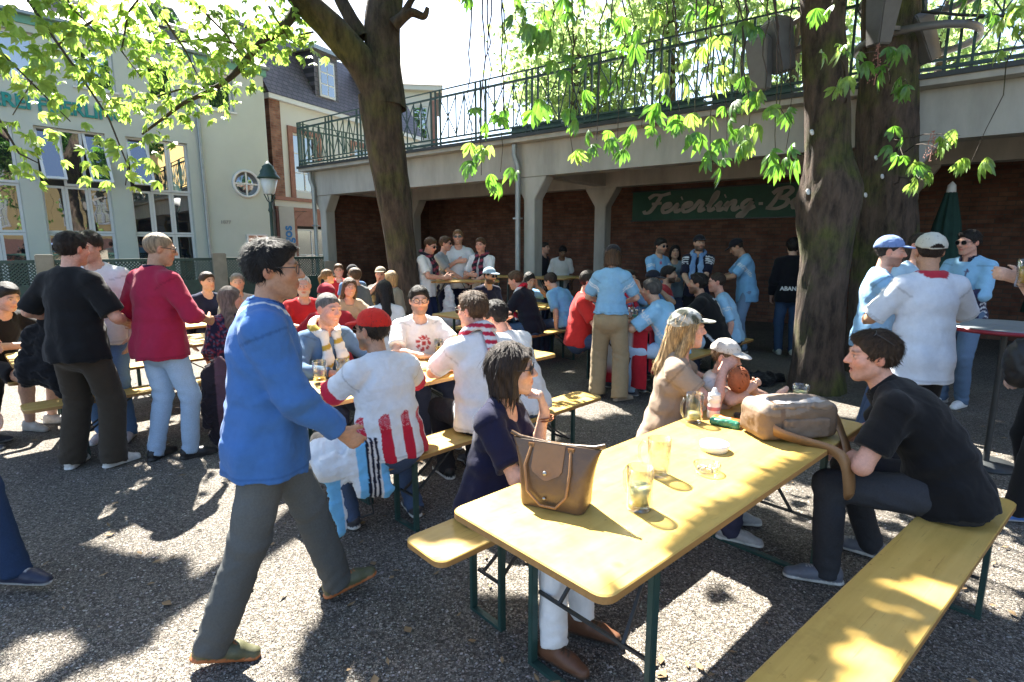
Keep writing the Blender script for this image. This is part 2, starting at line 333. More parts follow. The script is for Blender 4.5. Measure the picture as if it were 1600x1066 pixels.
m = MB().box((-.16, .36, 0), (.05, 4.2, 3.6)); m.build('brick_wall', 'brick_old', TR, uv=(1, 2))
m = MB().box((LEN - .3, .36, 0), (LEN, 4.2, 3.6)); m.build('brick_wall', 'brick_old', TR, uv=(1, 2))
# downpipes
for s in (.02, 6.80):
    m = MB().tube([(s, -.12, 3.6), (s, -.12, 3.42), (s + .05, -.07, 3.2), (s + .05, -.07, 0)], .055, 10); dp = m.build('downpipe', 'zinc', TR)
    for z in (.9, 2.2): MB().box((s - .02, -.14, z), (s + .12, .0, z + .03)).build('bracket', 'zinc', dp)
# sign on the back wall
sg = empty('wall_sign', (0, 0, 0), 0, 'dark green painted sign reading Feierling-Bier on the brick wall', 'sign')
sg.matrix_world = Matrix.LocRotScale(Vector((-5.3, 15.4, 0)), Matrix.Rotation(R(-37.2), 3, 'Z'), None)
MB().box((7.3, 4.13, 2.30), (12.0, 4.196, 2.98)).build('board', 'sign_green', sg)
for zf in (2.27, 2.982): MB().box((7.27, 4.10, zf), (12.03, 4.128, zf + .028)).build('board_frame', 'dark_steel', sg)
E_ = [[(0, .45), (.45, .55), (.62, .8), (.4, 1.), (.12, .8), (.08, .35), (.3, 0), (.6, .1), (.85, .4)]]; I_ = [[(0, .4), (.25, .95), (.2, .3), (.32, 0), (.6, .3)], [(.3, 1.36), (.36, 1.42)]]; R_ = [[(0, .35), (.2, 1.12), (.3, .92), (.52, .9), (.42, .3), (.5, .0), (.8, .3)]]
GLY = {'F': ([[(-.1, 1.5), (.2, 1.9), (.8, 1.75), (1.35, 1.95)], [(.75, 1.75), (.6, .8), (.4, .1), (.05, 0), (-.1, .3)], [(.3, .95), (1., 1.)]], 1.15), 'e': (E_, .85), 'i': (I_, .6), 'r': (R_, .9), 'l': ([[(0, .4), (.35, 1.3), (.3, 1.9), (.12, 1.6), (.12, .4), (.25, 0), (.55, .3)]], .55),
       'n': ([[(0, .4), (.15, .95), (.15, 0)], [(.15, .5), (.45, 1.), (.55, .8), (.55, .2), (.68, 0), (.95, .35)]], .95), 'g': ([[(.62, .85), (.35, 1.), (.08, .6), (.25, .1), (.58, .35), (.65, .95), (.6, 0), (.45, -.6), (.15, -.62), (.2, -.3), (.95, .35)]], .95), '-': ([[(.15, .55), (.4, .55)]], .6),
       'B': ([[(.1, 1.4), (.35, 1.85), (.55, 1.6), (.4, .6), (.25, .05)], [(.3, 1.75), (.9, 1.95), (1.2, 1.6), (.95, 1.1), (.55, 1.)], [(.55, 1.), (1.2, .85), (1.2, .3), (.75, 0), (.1, .15)]], 1.4)}
cx_ = 0.
for ch in 'Feierling-Bier':                           # brush script, each letter a flat raised piece
    st, adv = GLY[ch]; m = MB()
    for P_ in st:
        P_ = np.array(P_, float); tt = np.linspace(0, len(P_) - 1, (len(P_) - 1) * 6 + 1); Q_ = np.stack([np.interp(tt, np.arange(len(P_)), P_[:, k]) for k in (0, 1)], 1)
        for _ in range(5): Q_[1:-1] = (Q_[:-2] + 2 * Q_[1:-1] + Q_[2:]) / 4
        X_ = (cx_ + Q_[:, 0] + .28 * Q_[:, 1]) * .345; Z_ = Q_[:, 1] * .235; wd = .030 + .016 * np.abs(np.gradient(Q_[:, 1])) / (np.hypot(np.gradient(Q_[:, 0]), np.gradient(Q_[:, 1])) + 1e-6)
        d = np.stack([np.gradient(X_), np.gradient(Z_)], 1); d /= np.linalg.norm(d, axis=1)[:, None] + 1e-9; nx, nz = -d[:, 1] * wd, d[:, 0] * wd
        Vf = [(X_[k] + nx[k] * s_, y_, Z_[k] + nz[k] * s_) for k in range(len(X_)) for s_, y_ in ((-1, 0), (1, 0), (1, -.015), (-1, -.015))]
        m.add(Vf, [(k * 4 + j, k * 4 + (j + 1) % 4, k * 4 + 4 + (j + 1) % 4, k * 4 + 4 + j) for k in range(len(X_) - 1) for j in range(4)] + [(0, 1, 2, 3), tuple(len(Vf) - 4 + j for j in (3, 2, 1, 0))])
    m.build('letter', 'sign_letter', sg, loc=(7.62, 4.125, 2.46)); cx_ += adv
# railing: every bar its own piece
RAIL = empty('terrace_railing', (0, 0, 0), 0, 'dark green metal railing with crossed bars along the terrace edge', 'railing')
RAIL.matrix_world = sg.matrix_world.copy()
ZB, ZT = 3.90, 4.72
def rail_run(p, ang, L):
    """a straight run of railing from local point p"""
    Rz = Matrix.Rotation(ang, 4, 'Z'); base = Matrix.Translation(p) @ Rz
    def put(nm, me, x=0, z=0):
        o = link(nm, me, M['green_paint'], RAIL); o.matrix_local = base @ Matrix.Translation((x, 0, z)); return o
    put('top_rail', MB().box((0, -.02, ZT - .02), (L, .02, ZT + .02)).mesh('top_rail'))
    put('upper_rail', MB().box((0, -.012, ZT + .13), (L, .012, ZT + .155)).mesh('upper_rail'))
    put('bottom_rail', MB().box((0, -.018, ZB - .015), (L, .018, ZB + .015)).mesh('bottom_rail'))
    put('foot_rail', MB().box((0, -.03, 3.79), (L, .03, 3.83)).mesh('foot_rail'))
    post = MB().box((-.016, -.016, 3.742), (.016, .016, ZT + .155)).mesh('post'); bal = MB().box((-.01, -.01, ZB + .017), (.01, .01, ZT - .022)).mesh('baluster')
    U = 1.24
    d1 = MB().bar((0, .0, ZB + .03), (.45, .0, ZT - .03), .016).mesh('diagonal_bar'); d2 = MB().bar((.45, .004, ZB + .03), (0, .004, ZT - .03), .016).mesh('diagonal_bar')
    d3 = MB().bar((0, .0, ZB + .03), (.225, .0, ZT - .03), .016).mesh('diagonal_bar'); d4 = MB().bar((.225, .004, ZB + .03), (0, .004, ZT - .03), .016).mesh('diagonal_bar')
    x = 0.
    while x < L - .3:
        for k in (0, .13, .26): put('post', post, min(x + k, L))
        if x + U < L + .1:
            for k in (.485, .71, .935): put('baluster', bal, x + k)
            put('diagonal_bar', d1, x + .26); put('diagonal_bar', d2, x + .26)
            put('diagonal_bar', d3, x + .71); put('diagonal_bar', d4, x + .935); put('diagonal_bar', d3, x + .985)
        x += U
rail_run((-.3, -.2, 0), 0, 18.6); rail_run((-.32, -.16, 0), R(90), 4.96)
# planter boxes / rolled screens behind the railing and the cream wall at the rear of the terrace
tag(MB().box((0, 0, 0), (21, .25, 1.45)).build('parapet_wall', 'cream'), 'cream rendered wall at the back of the terrace behind the railing', 'wall')
pw = bpy.data.objects['parapet_wall']; pw.matrix_world = sg.matrix_world @ Matrix.Translation((-.2, 6.3, 3.75))
cp = MB().box((-.05, -.06, 1.452), (21.05, .31, 1.52)).build('coping', 'slate', pw)
for i, s in enumerate((6.6, 7.9, 9.2, 10.5)):
    m = MB(); rr = random.Random(i)
    m.box((0, 0, 0), (1.15, .22, .20))
    for k in range(60):
        x, y = rr.uniform(.03, 1.1), rr.uniform(.02, .2); a = rr.uniform(0, 6.28); h = rr.uniform(.08, .2)
        m.add([(x, y, .19), (x + .03 * math.cos(a), y + .03 * math.sin(a), .19 + h * .6), (x + .08 * math.cos(a), y + .08 * math.sin(a), .19 + h)], [(0, 1, 2)])
    o = m.build('planter_box', 'green_paint'); o.matrix_world = sg.matrix_world @ Matrix.Translation((s, .05, 3.745))
    tag(o, ['dark planter box nearest the left tree behind the terrace railing', 'second dark planter box from the left behind the terrace railing', 'third dark planter box from the left behind the terrace railing', 'dark planter box closest to the mossy trunk behind the terrace railing'][i], 'planter', 'planters on the terrace')

# ---- generic window: frame bars round a reflecting pane; local x right, z up, faces -y
def window(parent, x0, x1, z0, z1, y=0., cols=1, rows=1, fw=.06, tilt=0., name='window', frame='white_frame', dep=.05):
    o = empty(name, (x0, y, z1)); o.parent = parent
    w, h = x1 - x0, z1 - z0
    m = MB(); m.box((0, -dep, -h), (fw, 0, 0)); m.box((w - fw, -dep, -h), (w, 0, 0)); m.box((fw, -dep, -fw), (w - fw, 0, 0)); m.box((fw, -dep, -h), (w - fw, 0, -h + fw))
    for c in range(1, cols): m.box((w * c / cols - fw * .35, -dep * .9, -h + fw), (w * c / cols + fw * .35, -.002, -fw))
    for r in range(1, rows):
        for c in range(cols): m.box((max(w * c / cols + fw * .351, fw + .001), -dep * .8, -h * r / rows - fw * .25), (min(w * (c + 1) / cols - fw * .351, w - fw - .001), -.003, -h * r / rows + fw * .25))
    m.build('frame', frame, o)
    for c in range(cols):
        for r in range(rows):
            MB().box((max(w * c / cols, fw * .5), -dep * .5, -min(h * (r + 1) / rows, h - fw * .5)), (min(w * (c + 1) / cols, w - fw * .5) - .002, -dep * .35, -max(h * r / rows, fw * .5) - .002)).build('pane', 'glass', o)
    o.rotation_euler = (R(-tilt), 0, 0)
    return o
def wall_with_holes(x0, x1, z0, z1, holes, y0, y1, name, mat, parent):
    """a wall slab built as vertical strips round rectangular openings (holes must share column bands)"""
    xs = sorted({x0, x1, *[h[0] for h in holes], *[h[1] for h in holes]}); m = MB()
    for a, b in zip(xs[:-1], xs[1:]):
        hs = sorted([h for h in holes if h[0] <= a + 1e-6 and h[1] >= b - 1e-6], key=lambda h: h[2]); z = z0
        for h in hs:
            if h[2] > z + 1e-4: m.box((a, y0, z), (b, y1, h[2]))
            z = h[3]
        if z < z1: m.box((a, y0, z), (b, y1, z1))
    return m.build(name, mat, parent)
# ---- brewery house on the left
BR = empty('brewery_house', (-15.27, 10.61, 0), R(47.84), 'grey green rendered brewery house with tall glazed bays and teal lettering', 'building')
bays = [(.25, 1.85), (2.35, 3.95), (4.45, 5.05 + .95), (6.45, 8.0)]
bays = [(-.75, .75), (1.25, 2.75), (3.25, 4.75), (5.15, 6.62), (7.08, 8.62)]
holes = [(a, b, .12, 4.62) for a, b in bays]
upper = [(-.2, .7), (1.3, 2.2), (2.9, 3.8), (4.5, 5.4), (6.1, 7.0), (7.75, 8.45), (9.3, 10.05)]
xs_h = holes + [(a, b, 5.72, 6.78) for a, b in upper]
wall_with_holes(-2, 11, 0, 6.95, xs_h, 0, .32, 'wall', 'plaster', BR)
MB().box((-2, .33, 0), (11, 7, 6.95)).build('inner_wall', 'dark_steel', BR)
MB().box((-2.2, -.05, 6.951), (11.1, .30, 7.13)).build('eaves_band', 'mint', BR)
MB().box((-2.25, -.22, 7.131), (11.15, .28, 7.2)).build('gutter', 'zinc', BR)
m = MB().add([(-2.2, -.15, 7.2), (11.1, -.15, 7.2), (11.1, 4.2, 11.2), (-2.2, 4.2, 11.2), (-2.2, 7, 7.2), (11.1, 7, 7.2)], [(0, 1, 2, 3), (3, 2, 5, 4), (1, 5, 2), (0, 3, 4)])
rf = m.build('roof', 'slate', BR, uv=(0, 2))
for x in (1.0, 3.4, 5.8, 8.2):
    sw = empty('roof_window', (x, .55, 7.9)); sw.parent = rf; sw.rotation_euler = (R(42.6 - 90 + 0), 0, 0)
    MB().box((0, -.08, 0), (.07, .02, 1.2)).box((.83, -.08, 0), (.9, .02, 1.2)).box((.071, -.08, 0), (.829, .02, .08)).box((.071, -.08, 1.12), (.829, .02, 1.2)).build('frame', 'white_frame', sw)
    MB().box((.05, -.05, .05), (.85, -.03, 1.15)).build('pane', 'glass', sw)
for i, (a, b) in enumerate(bays):
    w3 = (b - a) / 3
    for c in range(3):
        x0, x1 = a + c * w3 + .004, a + (c + 1) * w3 - .004
        window(BR, x0, x1, .13, 2.0, .2); window(BR, x0, x1, 2.008, 3.2, .2, 1, 1)
        window(BR, x0, x1, 3.208, 4.61, .16, tilt=(22 if c == 0 or (i == 3 and c == 2) else 0))
for a, b in upper:
    window(BR, a + .005, b - .005, 5.725, 6.775, .18, 1, 1, .07)
    MB().box((a - .05, -.06, 5.66), (b + .05, .0, 5.715)).build('sill', 'white_frame', BR)
# round window, downpipe, small plate, basement opening
rw = empty('round_window', (10.22, -.02, 3.6)); rw.parent = BR
a_ = [2 * math.pi * i / 24 for i in range(24)]
m = MB(); m.lathe([(.36, -.03), (.43, -.03), (.43, .05), (.36, .05)], 28, close=True); o = m.build('frame', 'white_frame', rw, rot=(R(90), 0, 0))
MB().box((-.025, -.03, -.36), (.025, 0, .36)).box((-.36, -.028, -.025), (-.026, -.002, .025)).box((.026, -.028, -.025), (.36, -.002, .025)).build('glazing_bar', 'white_frame', rw)
MB().lathe([(.001, 0), (.37, 0), (.37, .01), (.001, .01)], 28).build('pane', 'glass', rw, rot=(R(90), 0, 0), loc=(0, -.005, 0))
dp = MB().tube([(8.95, -.07, 7.1), (8.95, -.07, 1.9), (8.97, -.07, 0)], .05, 10).build('downpipe', 'zinc', BR)
tm = text_mesh('BRAUEREI FEIERLING', .44, .02, 0, .012); w = max(v.co.x for v in tm.vertices); tm.transform(Matrix.Diagonal((3.75 / w, 1, 1, 1)))
link('lettering', tm, M['teal'], BR, (3.38, -.03, 4.98), (R(90), 0, 0))
tm = text_mesh('1877', .16, .006); link('lettering', tm, M['zinc'], BR, (9.35, -.008, 2.35), (R(90), 0, 0))
window(BR, 10.1, 10.75, 1.0, 2.05, -.02, 1, 1, .05)
# ---- house with slate mansard beyond it (faces right)
HB = empty('sandstone_house', (-8.45, 20.4, 0), R(64), 'white house with red sandstone trim, brick pier and slate mansard roof', 'building')
# local x runs away from camera, -y is the face
wall_with_holes(0, 9, 0, 6.7, [(.95, 2.15, 3.65, 5.75), (.9, 2.5, .35, 2.55), (4.2, 5.4, 3.65, 5.75), (4.1, 5.7, .35, 2.55)], 0, .35, 'wall', 'white_plaster', HB)
MB().box((0, .36, 0), (9, 6, 6.7)).build('inner_wall', 'dark_steel', HB)
MB().box((-.02, -.06, 3.3), (.45, .34, 6.7)).build('brick_pier', 'brick', HB, uv=(0, 2))
for q0, q1 in ((-.02, .45), (.451, .899), (2.501, 4.099)): MB().box((q0, -.055, 0), (q1, -.001, 2.4)).build('plinth', 'sandstone', HB)
for z in (2.95, 3.30): MB().box((-.05, -.10, z), (9, -.001, z + .12)).build('string_course', 'sandstone', HB)
MB().box((-.02, -.07, 2.4), (9, -.001, 2.93)).build('ashlar_band', 'sandstone', HB)
MB().box((-.1, -.18, 6.7), (9, .2, 6.86)).build('eaves', 'white_frame', HB)
for x in (.95, 4.2):
    m = MB(); m.box((x - .2, -.07, 3.43), (x, -.002, 5.95)).box((x + 1.2, -.07, 3.43), (x + 1.4, -.002, 5.95)).box((x + .001, -.07, 5.75), (x + 1.199, -.002, 5.95)); m.build('window_surround', 'sandstone', HB)
    window(HB, x + .004, x + 1.196, 3.655, 5.745, .12, 2, 3, .07)
for x in (.9, 4.1):
    w0 = window(HB, x + .004, x + 1.596, .36, 2.3, .12, 2, 2, .07)
    m = MB(); pts = [(x + .8 + 1.0 * math.cos(R(t)), 2.02 + .75 * math.sin(R(t))) for t in range(150, 29, -10)]
    for p, q in zip(pts[:-1], pts[1:]): m.prism([(p[0], p[1]), (q[0], q[1]), (q[0], q[1] + .22), (p[0], p[1] + .22)], -.085, -.071, 1)
    m.build('arch', 'sandstone', HB)
# mansard roof
m = MB().add([(-.1, -.2, 6.86), (9, -.2, 6.86), (9, 1.25, 9.4), (-.1, 1.25, 9.4), (9, 4, 10.2), (-.1, 4, 10.2), (-.1, 6, 6.86), (9, 6, 6.86)], [(0, 1, 2, 3), (3, 2, 4, 5), (5, 4, 7, 6), (0, 3, 5, 6), (1, 7, 4, 2)])
rf = m.build('roof', 'slate', HB, uv=(0, 2))
for x in (2.3, 5.6):
    d = empty('dormer', (x, 0, 0)); d.parent = rf
    MB().box((0, .05, 7.2), (1.25, 1.4, 8.95)).build('dormer_wall', 'slate', d, uv=(0, 2))
    MB().box((-.15, -.15, 8.951), (1.4, 1.5, 9.1)).build('dormer_roof', 'zinc', d)
    MB().box((.22, -.0, 7.35), (1.03, .045, 8.7)).build('dormer_window', 'white_frame', d)
    for k in range(2):
        for r in range(3): MB().box((.29 + k * .36, -.012, 7.42 + r * .42), (.60 + k * .36, -.002, 7.78 + r * .42)).build('pane', 'glass', d)
for x in (.8, 4.3, 7.6):
    sw = MB().box((0, -.06, 0), (.75, .05, 1.0)).build('roof_window', 'glass', rf, loc=(x, .38, 7.75), rot=(R(-29.7), 0, 0))
# vertical sign beside the arch window
vs_ = empty('vertical_sign', (-8.30, 20.3, 0), R(40), 'narrow pale sign with blue vertical lettering beside the arched window', 'sign')
MB().box((0, -.04, .6), (.52, 0, 3.05)).build('panel', 'panel_grey', vs_)
tm = text_mesh('sorgos', .46, .008, 0, .012); link('lettering', tm, M['blue_letter'], vs_, (.40, -.05, 1.15), (R(90), R(-90), 0))
# ---- pale house behind the left tree
HC = empty('pale_house', (-9.3, 33, 0), R(8), 'pale cream house with hipped slate roof behind the left tree trunk', 'building')
wall_with_holes(0, 5.0, 0, 10.3, [(2.3, 3.2, 7.7, 9.5), (.6, 1.5, 7.7, 9.5), (3.7, 4.5, 7.7, 9.5)], 0, .3, 'wall', 'cream', HC)
MB().box((0, .31, 0), (5.0, 7, 10.3)).build('inner_wall', 'cream', HC)
MB().box((4.75, -.08, 0), (5.06, -.002, 10.0)).build('corner_stones', 'sandstone', HC)
for x in (2.3, .6, 3.7): window(HC, x + .005, x + (.79 if x == 3.7 else .89), 7.705, 9.495, .1, 2, 3, .06)
MB().box((-.3, -.35, 10.3), (5.35, .2, 10.55)).build('eaves', 'cream', HC)
m = MB().add([(-.4, -.4, 10.55), (5.4, -.4, 10.55), (5.4, 7.4, 10.55), (-.4, 7.4, 10.55), (1.6, 3.5, 14.4), (2.2, 3.5, 14.4)], [(0, 1, 5, 4), (1, 2, 5), (2, 3, 4, 5), (3, 0, 4), (0, 3, 2, 1)])
m.build('roof', 'slate', HC, uv=(0, 2))
# ---- sunlit yellow house beyond the terrace, seen only in the window glass
YH = empty('yellow_house', (17.5, -6, 0), R(-62), 'yellow rendered house mirrored in the brewery windows', 'building')
MB().box((-14, 0, 0), (14, 8, 9.5)).build('wall', 'yellow_plaster', YH)
MB().box((-14.2, -.08, 0), (14.2, -.002, 2.2)).build('plinth', 'sandstone', YH)
for i in range(7):
    for z in (3.1, 6.2): window(YH, -12.5 + i * 3.8, -11.3 + i * 3.8, z, z + 1.9, -.005, 2, 3, .09)
m = MB().add([(-14.4, -.5, 9.5), (14.4, -.5, 9.5), (14.4, 4, 13.2), (-14.4, 4, 13.2), (-14.4, 8.5, 9.5), (14.4, 8.5, 9.5)], [(0, 1, 2, 3), (3, 2, 5, 4), (0, 3, 4), (1, 5, 2)])
m.build('roof', 'slate', YH, uv=(0, 2))
# ---- lattice fence with concrete posts
FE = empty('lattice_fence', (-9.5, 10.3, 0), math.atan2(4.1, 4.9), 'dark green lattice fence between concrete posts in front of the brewery', 'fence')
FL = 6.4
posts_x = (-1.6, .72, 3.75, 6.3)
for i, x in enumerate(posts_x): MB().box((x - .14, -.1, 0), (x + .14, .1, 1.52 if i != 3 else 1.3)).build('post', 'concrete_warm', FE, bevel=.015)
for a, b in zip(posts_x[:-1], posts_x[1:]):
    a += .145; b -= .145
    p = empty('lattice_panel', (a, 0, 0)); p.parent = FE; L = b - a
    MB().box((0, -.03, .15), (L, .03, .95)).build('solid_board', 'green_paint', p)
    MB().box((0, -.035, 1.36), (L, .035, 1.42)).build('top_rail', 'green_paint', p)
    m = MB(); n = int(L / .062)
    for k in range(-8, n + 1):
        for sgn, yy in ((1, -.008), (-1, .008)):
            x0, z0, x1, z1 = (k * .062, .952, k * .062 + .406, 1.358) if sgn == 1 else (k * .062 + .406, .952, k * .062, 1.358)
            lo, hi = min(x0, x1), max(x0, x1)
            if hi < .02 or lo > L - .02: continue
            def clip(xa, za, xb, zb):
                if xa < 0: za += (zb - za) * (0 - xa) / (xb - xa); xa = 0
                if xa > L: za += (zb - za) * (L - xa) / (xb - xa); xa = L
                return xa, za
            A = clip(x0, z0, x1, z1); B = clip(x1, z1, x0, z0); m.bar((A[0], yy, A[1]), (B[0], yy, B[1]), .022, .012, (0, 1, 0))
    tag(m.build('lattice', 'green_paint', p), kind='stuff')
# ---- street lamp
LP = empty('street_lamp', (-6.42, 15.2, 0), 0, 'old fashioned dark green lantern street lamp in front of the brewery', 'street lamp')
MB().lathe([(.13, 0), (.14, .1), (.10, .2), (.085, .5), (.06, .7), (.05, 1.6), (.07, 1.65), (.05, 1.72), (.042, 2.55), (.07, 2.6), (.05, 2.68), (.045, 2.8)], 14).build('pole', 'green_paint', LP)
br_ = MB()
for a in range(4): an = R(45 + 90 * a); br_.tube([(0, 0, 2.78), (.07 * math.cos(an), .07 * math.sin(an), 2.86), (.15 * math.cos(an), .15 * math.sin(an), 3.03)], .014, 6)
br_.build('bracket', 'green_paint', LP)
MB().lathe([(.10, 3.02), (.13, 3.05), (.23, 3.42), (.22, 3.42), (.09, 3.05)], 16).build('lantern_glass', 'lampglass', LP)
MB().lathe([(.24, 3.41), (.29, 3.43), (.28, 3.47), (.20, 3.56), (.21, 3.60), (.14, 3.70), (.15, 3.73), (.07, 3.80), (.03, 3.86), (.001, 3.87)], 16).build('lantern_roof', 'green_paint', LP)
# ---- closed parasols under the terrace at the right
for i, (x, y, hh, lab) in enumerate(((6.35, 8.3, 2.45, 'closed dark green parasol standing directly behind the light blue jersey'), (7.55, 7.75, 2.7, 'closed dark green parasol at the right edge under the terrace'))):
    po = empty('closed_parasol', (x, y, 0), 0, lab, 'parasol', 'closed parasols')
    MB().lathe([(.025, 0), (.025, hh + .1)], 10).build('pole', 'thinmetal', po)
    MB().box((-.25, -.25, 0), (.25, .25, .06)).build('base', 'concrete', po, bevel=.01)
    m = MB(); V = []; n = 32; prof = [(.27, .75), (.24, 1.0), (.19, 1.5), (.14, 2.0), (.06, hh)]
    for r, z in prof:
        for j in range(n): a = 2 * math.pi * j / n; rr = r * (1 + .22 * math.cos(a * 8)); V.append((rr * math.cos(a), rr * math.sin(a), z))
    m.add(V, [(k * n + j, k * n + (j + 1) % n, (k + 1) * n + (j + 1) % n, (k + 1) * n + j) for k in range(4) for j in range(n)], True); m.build('canopy', 'parasol', po)
    MB().lathe([(.001, hh + .16), (.05, hh + .1), (.06, hh), (.001, hh - .02)], 10).build('finial', 'white_frame', po)

# ---- dry litter on the gravel, one mass
rl = np.random.default_rng(21); lm_ = MB()
for k in range(420):
    d = 1.6 + 7 * rl.random() ** 1.3; a = (rl.random() - .5) * R(95); x, y = d * math.sin(a) * 1.1, d * math.cos(a); t = rl.random() * 6.28; L = rl.uniform(.012, .032); w = L * rl.uniform(.25, .7); c, s_ = math.cos(t), math.sin(t); z = .012
    P = [(-L, 0, z), (0, -w, z + rl.uniform(0, .006)), (L, 0, z + rl.uniform(0, .012)), (0, w, z + rl.uniform(0, .006))]; lm_.add([(x + p * c - q * s_, y + p * s_ + q * c, r) for p, q, r in P], [(0, 1, 2), (0, 2, 3)])
tag(lm_.build('leaf_litter', var_mat('dry_leaf', (.26, .17, .085), .85, .6, 3)), 'scattered dry leaf scraps and bud scales on the gravel', 'litter', kind='stuff')
# ================================================================ PEOPLE: one distance field per body / garment, meshed with surface nets
f32 = np.float32
def V3(*a): return np.array(a, float)
def nrm(v): v = np.array(v, float); return v / (np.linalg.norm(v) + 1e-9)
def rot(ax, deg):
    a = R(deg); c, s = math.cos(a), math.sin(a)
    return {'x': np.array([[1, 0, 0], [0, c, -s], [0, s, c]]), 'y': np.array([[c, 0, s], [0, 1, 0], [-s, 0, c]]), 'z': np.array([[c, -s, 0], [s, c, 0], [0, 0, 1]])}[ax]
class SDF:
    def __init__(s): s.ops = []; s.disp = None
    def cone(s, a, b, ra, rb, k=.03, sq=None, flat=False, op='u', flat0=False):
        a = V3(*a); b = V3(*b); r = max(ra, rb); lo = np.minimum(a, b) - r; hi = np.maximum(a, b) + r; s.ops.append((op, 'c', (a, b, ra, rb, sq, flat, flat0), k, lo, hi)); return s
    def ell(s, c, r, k=.02, Rm=None, op='u'):
        c = V3(*c); r = V3(*r) if np.ndim(r) else V3(r, r, r); m = r.max(); s.ops.append((op, 'e', (c, r, Rm), k, c - m, c + m)); return s
    def box(s, c, hs, rr, k=.01, Rm=None, op='u'):
        c = V3(*c); hs = V3(*hs); m = np.linalg.norm(hs); s.ops.append((op, 'b', (c, hs, rr, Rm), k, c - m, c + m)); return s
    def plane(s, p, n):           # keep the side the normal points away from
        s.ops.append(('p', 'p', (V3(*p), nrm(n)), 0, None, None)); return s
    @staticmethod
    def _ev(kind, pr, X, Y, Z):
        if kind == 'c':
            a, b, ra, rb, sq, flat, flat0 = pr; d = b - a; L2 = float(d @ d) + 1e-9
            px, py, pz = X - f32(a[0]), Y - f32(a[1]), Z - f32(a[2]); tt = (px * f32(d[0] / L2) + py * f32(d[1] / L2) + pz * f32(d[2] / L2)); t = np.clip(tt, 0, 1)
            vx = px - t * f32(d[0]); vy = py - t * f32(d[1]); vz = pz - t * f32(d[2]); q = vx * vx + vy * vy + vz * vz
            if sq is not None:
                n, f = sq; w = vx * f32(n[0]) + vy * f32(n[1]) + vz * f32(n[2]); q = q + f32(f * f - 1) * w * w
            o = np.sqrt(q) - (f32(ra) + t * f32(rb - ra))
            if sq is not None and sq[1] > 1.6: o = o / f32(1 + (sq[1] - 1) * .5)
            if flat: o = np.maximum(o, (tt - 1) * f32(math.sqrt(L2)))
            if flat0: o = np.maximum(o, -tt * f32(math.sqrt(L2)))
            return o
        if kind == 'e':
            c, r, Rm = pr; px, py, pz = X - f32(c[0]), Y - f32(c[1]), Z - f32(c[2])
            if Rm is not None:
                Rm = Rm.astype(f32); px, py, pz = px * Rm[0, 0] + py * Rm[1, 0] + pz * Rm[2, 0], px * Rm[0, 1] + py * Rm[1, 1] + pz * Rm[2, 1], px * Rm[0, 2] + py * Rm[1, 2] + pz * Rm[2, 2]
            r = r.astype(f32); ax, ay, az = px / r[0], py / r[1], pz / r[2]; k0 = np.sqrt(ax * ax + ay * ay + az * az) + f32(1e-6)
            k1 = np.sqrt((ax / r[0]) ** 2 + (ay / r[1]) ** 2 + (az / r[2]) ** 2) + f32(1e-6); return k0 * (k0 - 1) / k1
        if kind == 'b':
            c, h, rr, Rm = pr; px, py, pz = X - f32(c[0]), Y - f32(c[1]), Z - f32(c[2])
            if Rm is not None:
                Rm = Rm.astype(f32); px, py, pz = px * Rm[0, 0] + py * Rm[1, 0] + pz * Rm[2, 0], px * Rm[0, 1] + py * Rm[1, 1] + pz * Rm[2, 1], px * Rm[0, 2] + py * Rm[1, 2] + pz * Rm[2, 2]
            qx, qy, qz = np.abs(px) - f32(h[0] - rr), np.abs(py) - f32(h[1] - rr), np.abs(pz) - f32(h[2] - rr)
            return np.sqrt(np.maximum(qx, 0) ** 2 + np.maximum(qy, 0) ** 2 + np.maximum(qz, 0) ** 2) + np.minimum(np.maximum(qx, np.maximum(qy, qz)), 0) - f32(rr)
    def grid(s, h, box=None):
        u = [o for o in s.ops if o[0] == 'u']; pad = .012 + 1.5 * h
        lo = np.min([o[4] for o in u], 0) - pad; hi = np.max([o[5] for o in u], 0) + pad
        if box is not None: lo = np.maximum(lo, box[0]); hi = np.minimum(hi, box[1])
        n = np.maximum(((hi - lo) / h).astype(int) + 2, 3); D = np.full(n, .15, f32)
        ax = [(lo[i] + h * np.arange(n[i])).astype(f32) for i in range(3)]
        for op, kind, pr, k, l, hh in s.ops:
            if op == 'p':
                p, nn = pr; d = (ax[0] - f32(p[0]))[:, None, None] * f32(nn[0]) + (ax[1] - f32(p[1]))[None, :, None] * f32(nn[1]) + (ax[2] - f32(p[2]))[None, None, :] * f32(nn[2]); np.maximum(D, d, out=D); continue
            m = pad + k; i0 = np.clip(((l - m - lo) / h).astype(int), 0, n); i1 = np.clip(((hh + m - lo) / h).astype(int) + 2, 0, n)
            if (i1 <= i0).any(): continue
            sl = tuple(slice(a, b) for a, b in zip(i0, i1)); X, Y, Z = ax[0][sl[0]][:, None, None], ax[1][sl[1]][None, :, None], ax[2][sl[2]][None, None, :]
            d = SDF._ev(kind, pr, X, Y, Z); o = D[sl]
            if op == 'u':
                if k > 0: w = np.maximum(f32(k) - np.abs(o - d), 0) / f32(k); D[sl] = np.minimum(o, d) - w * w * f32(k * .25)
                else: D[sl] = np.minimum(o, d)
            elif op == 's':
                d = -d
                if k > 0: w = np.maximum(f32(k) - np.abs(o - d), 0) / f32(k); D[sl] = np.maximum(o, d) + w * w * f32(k * .25)
                else: D[sl] = np.maximum(o, d)
        if s.disp: D += s.disp(ax[0][:, None, None], ax[1][None, :, None], ax[2][None, None, :]).astype(f32)
        return D, lo
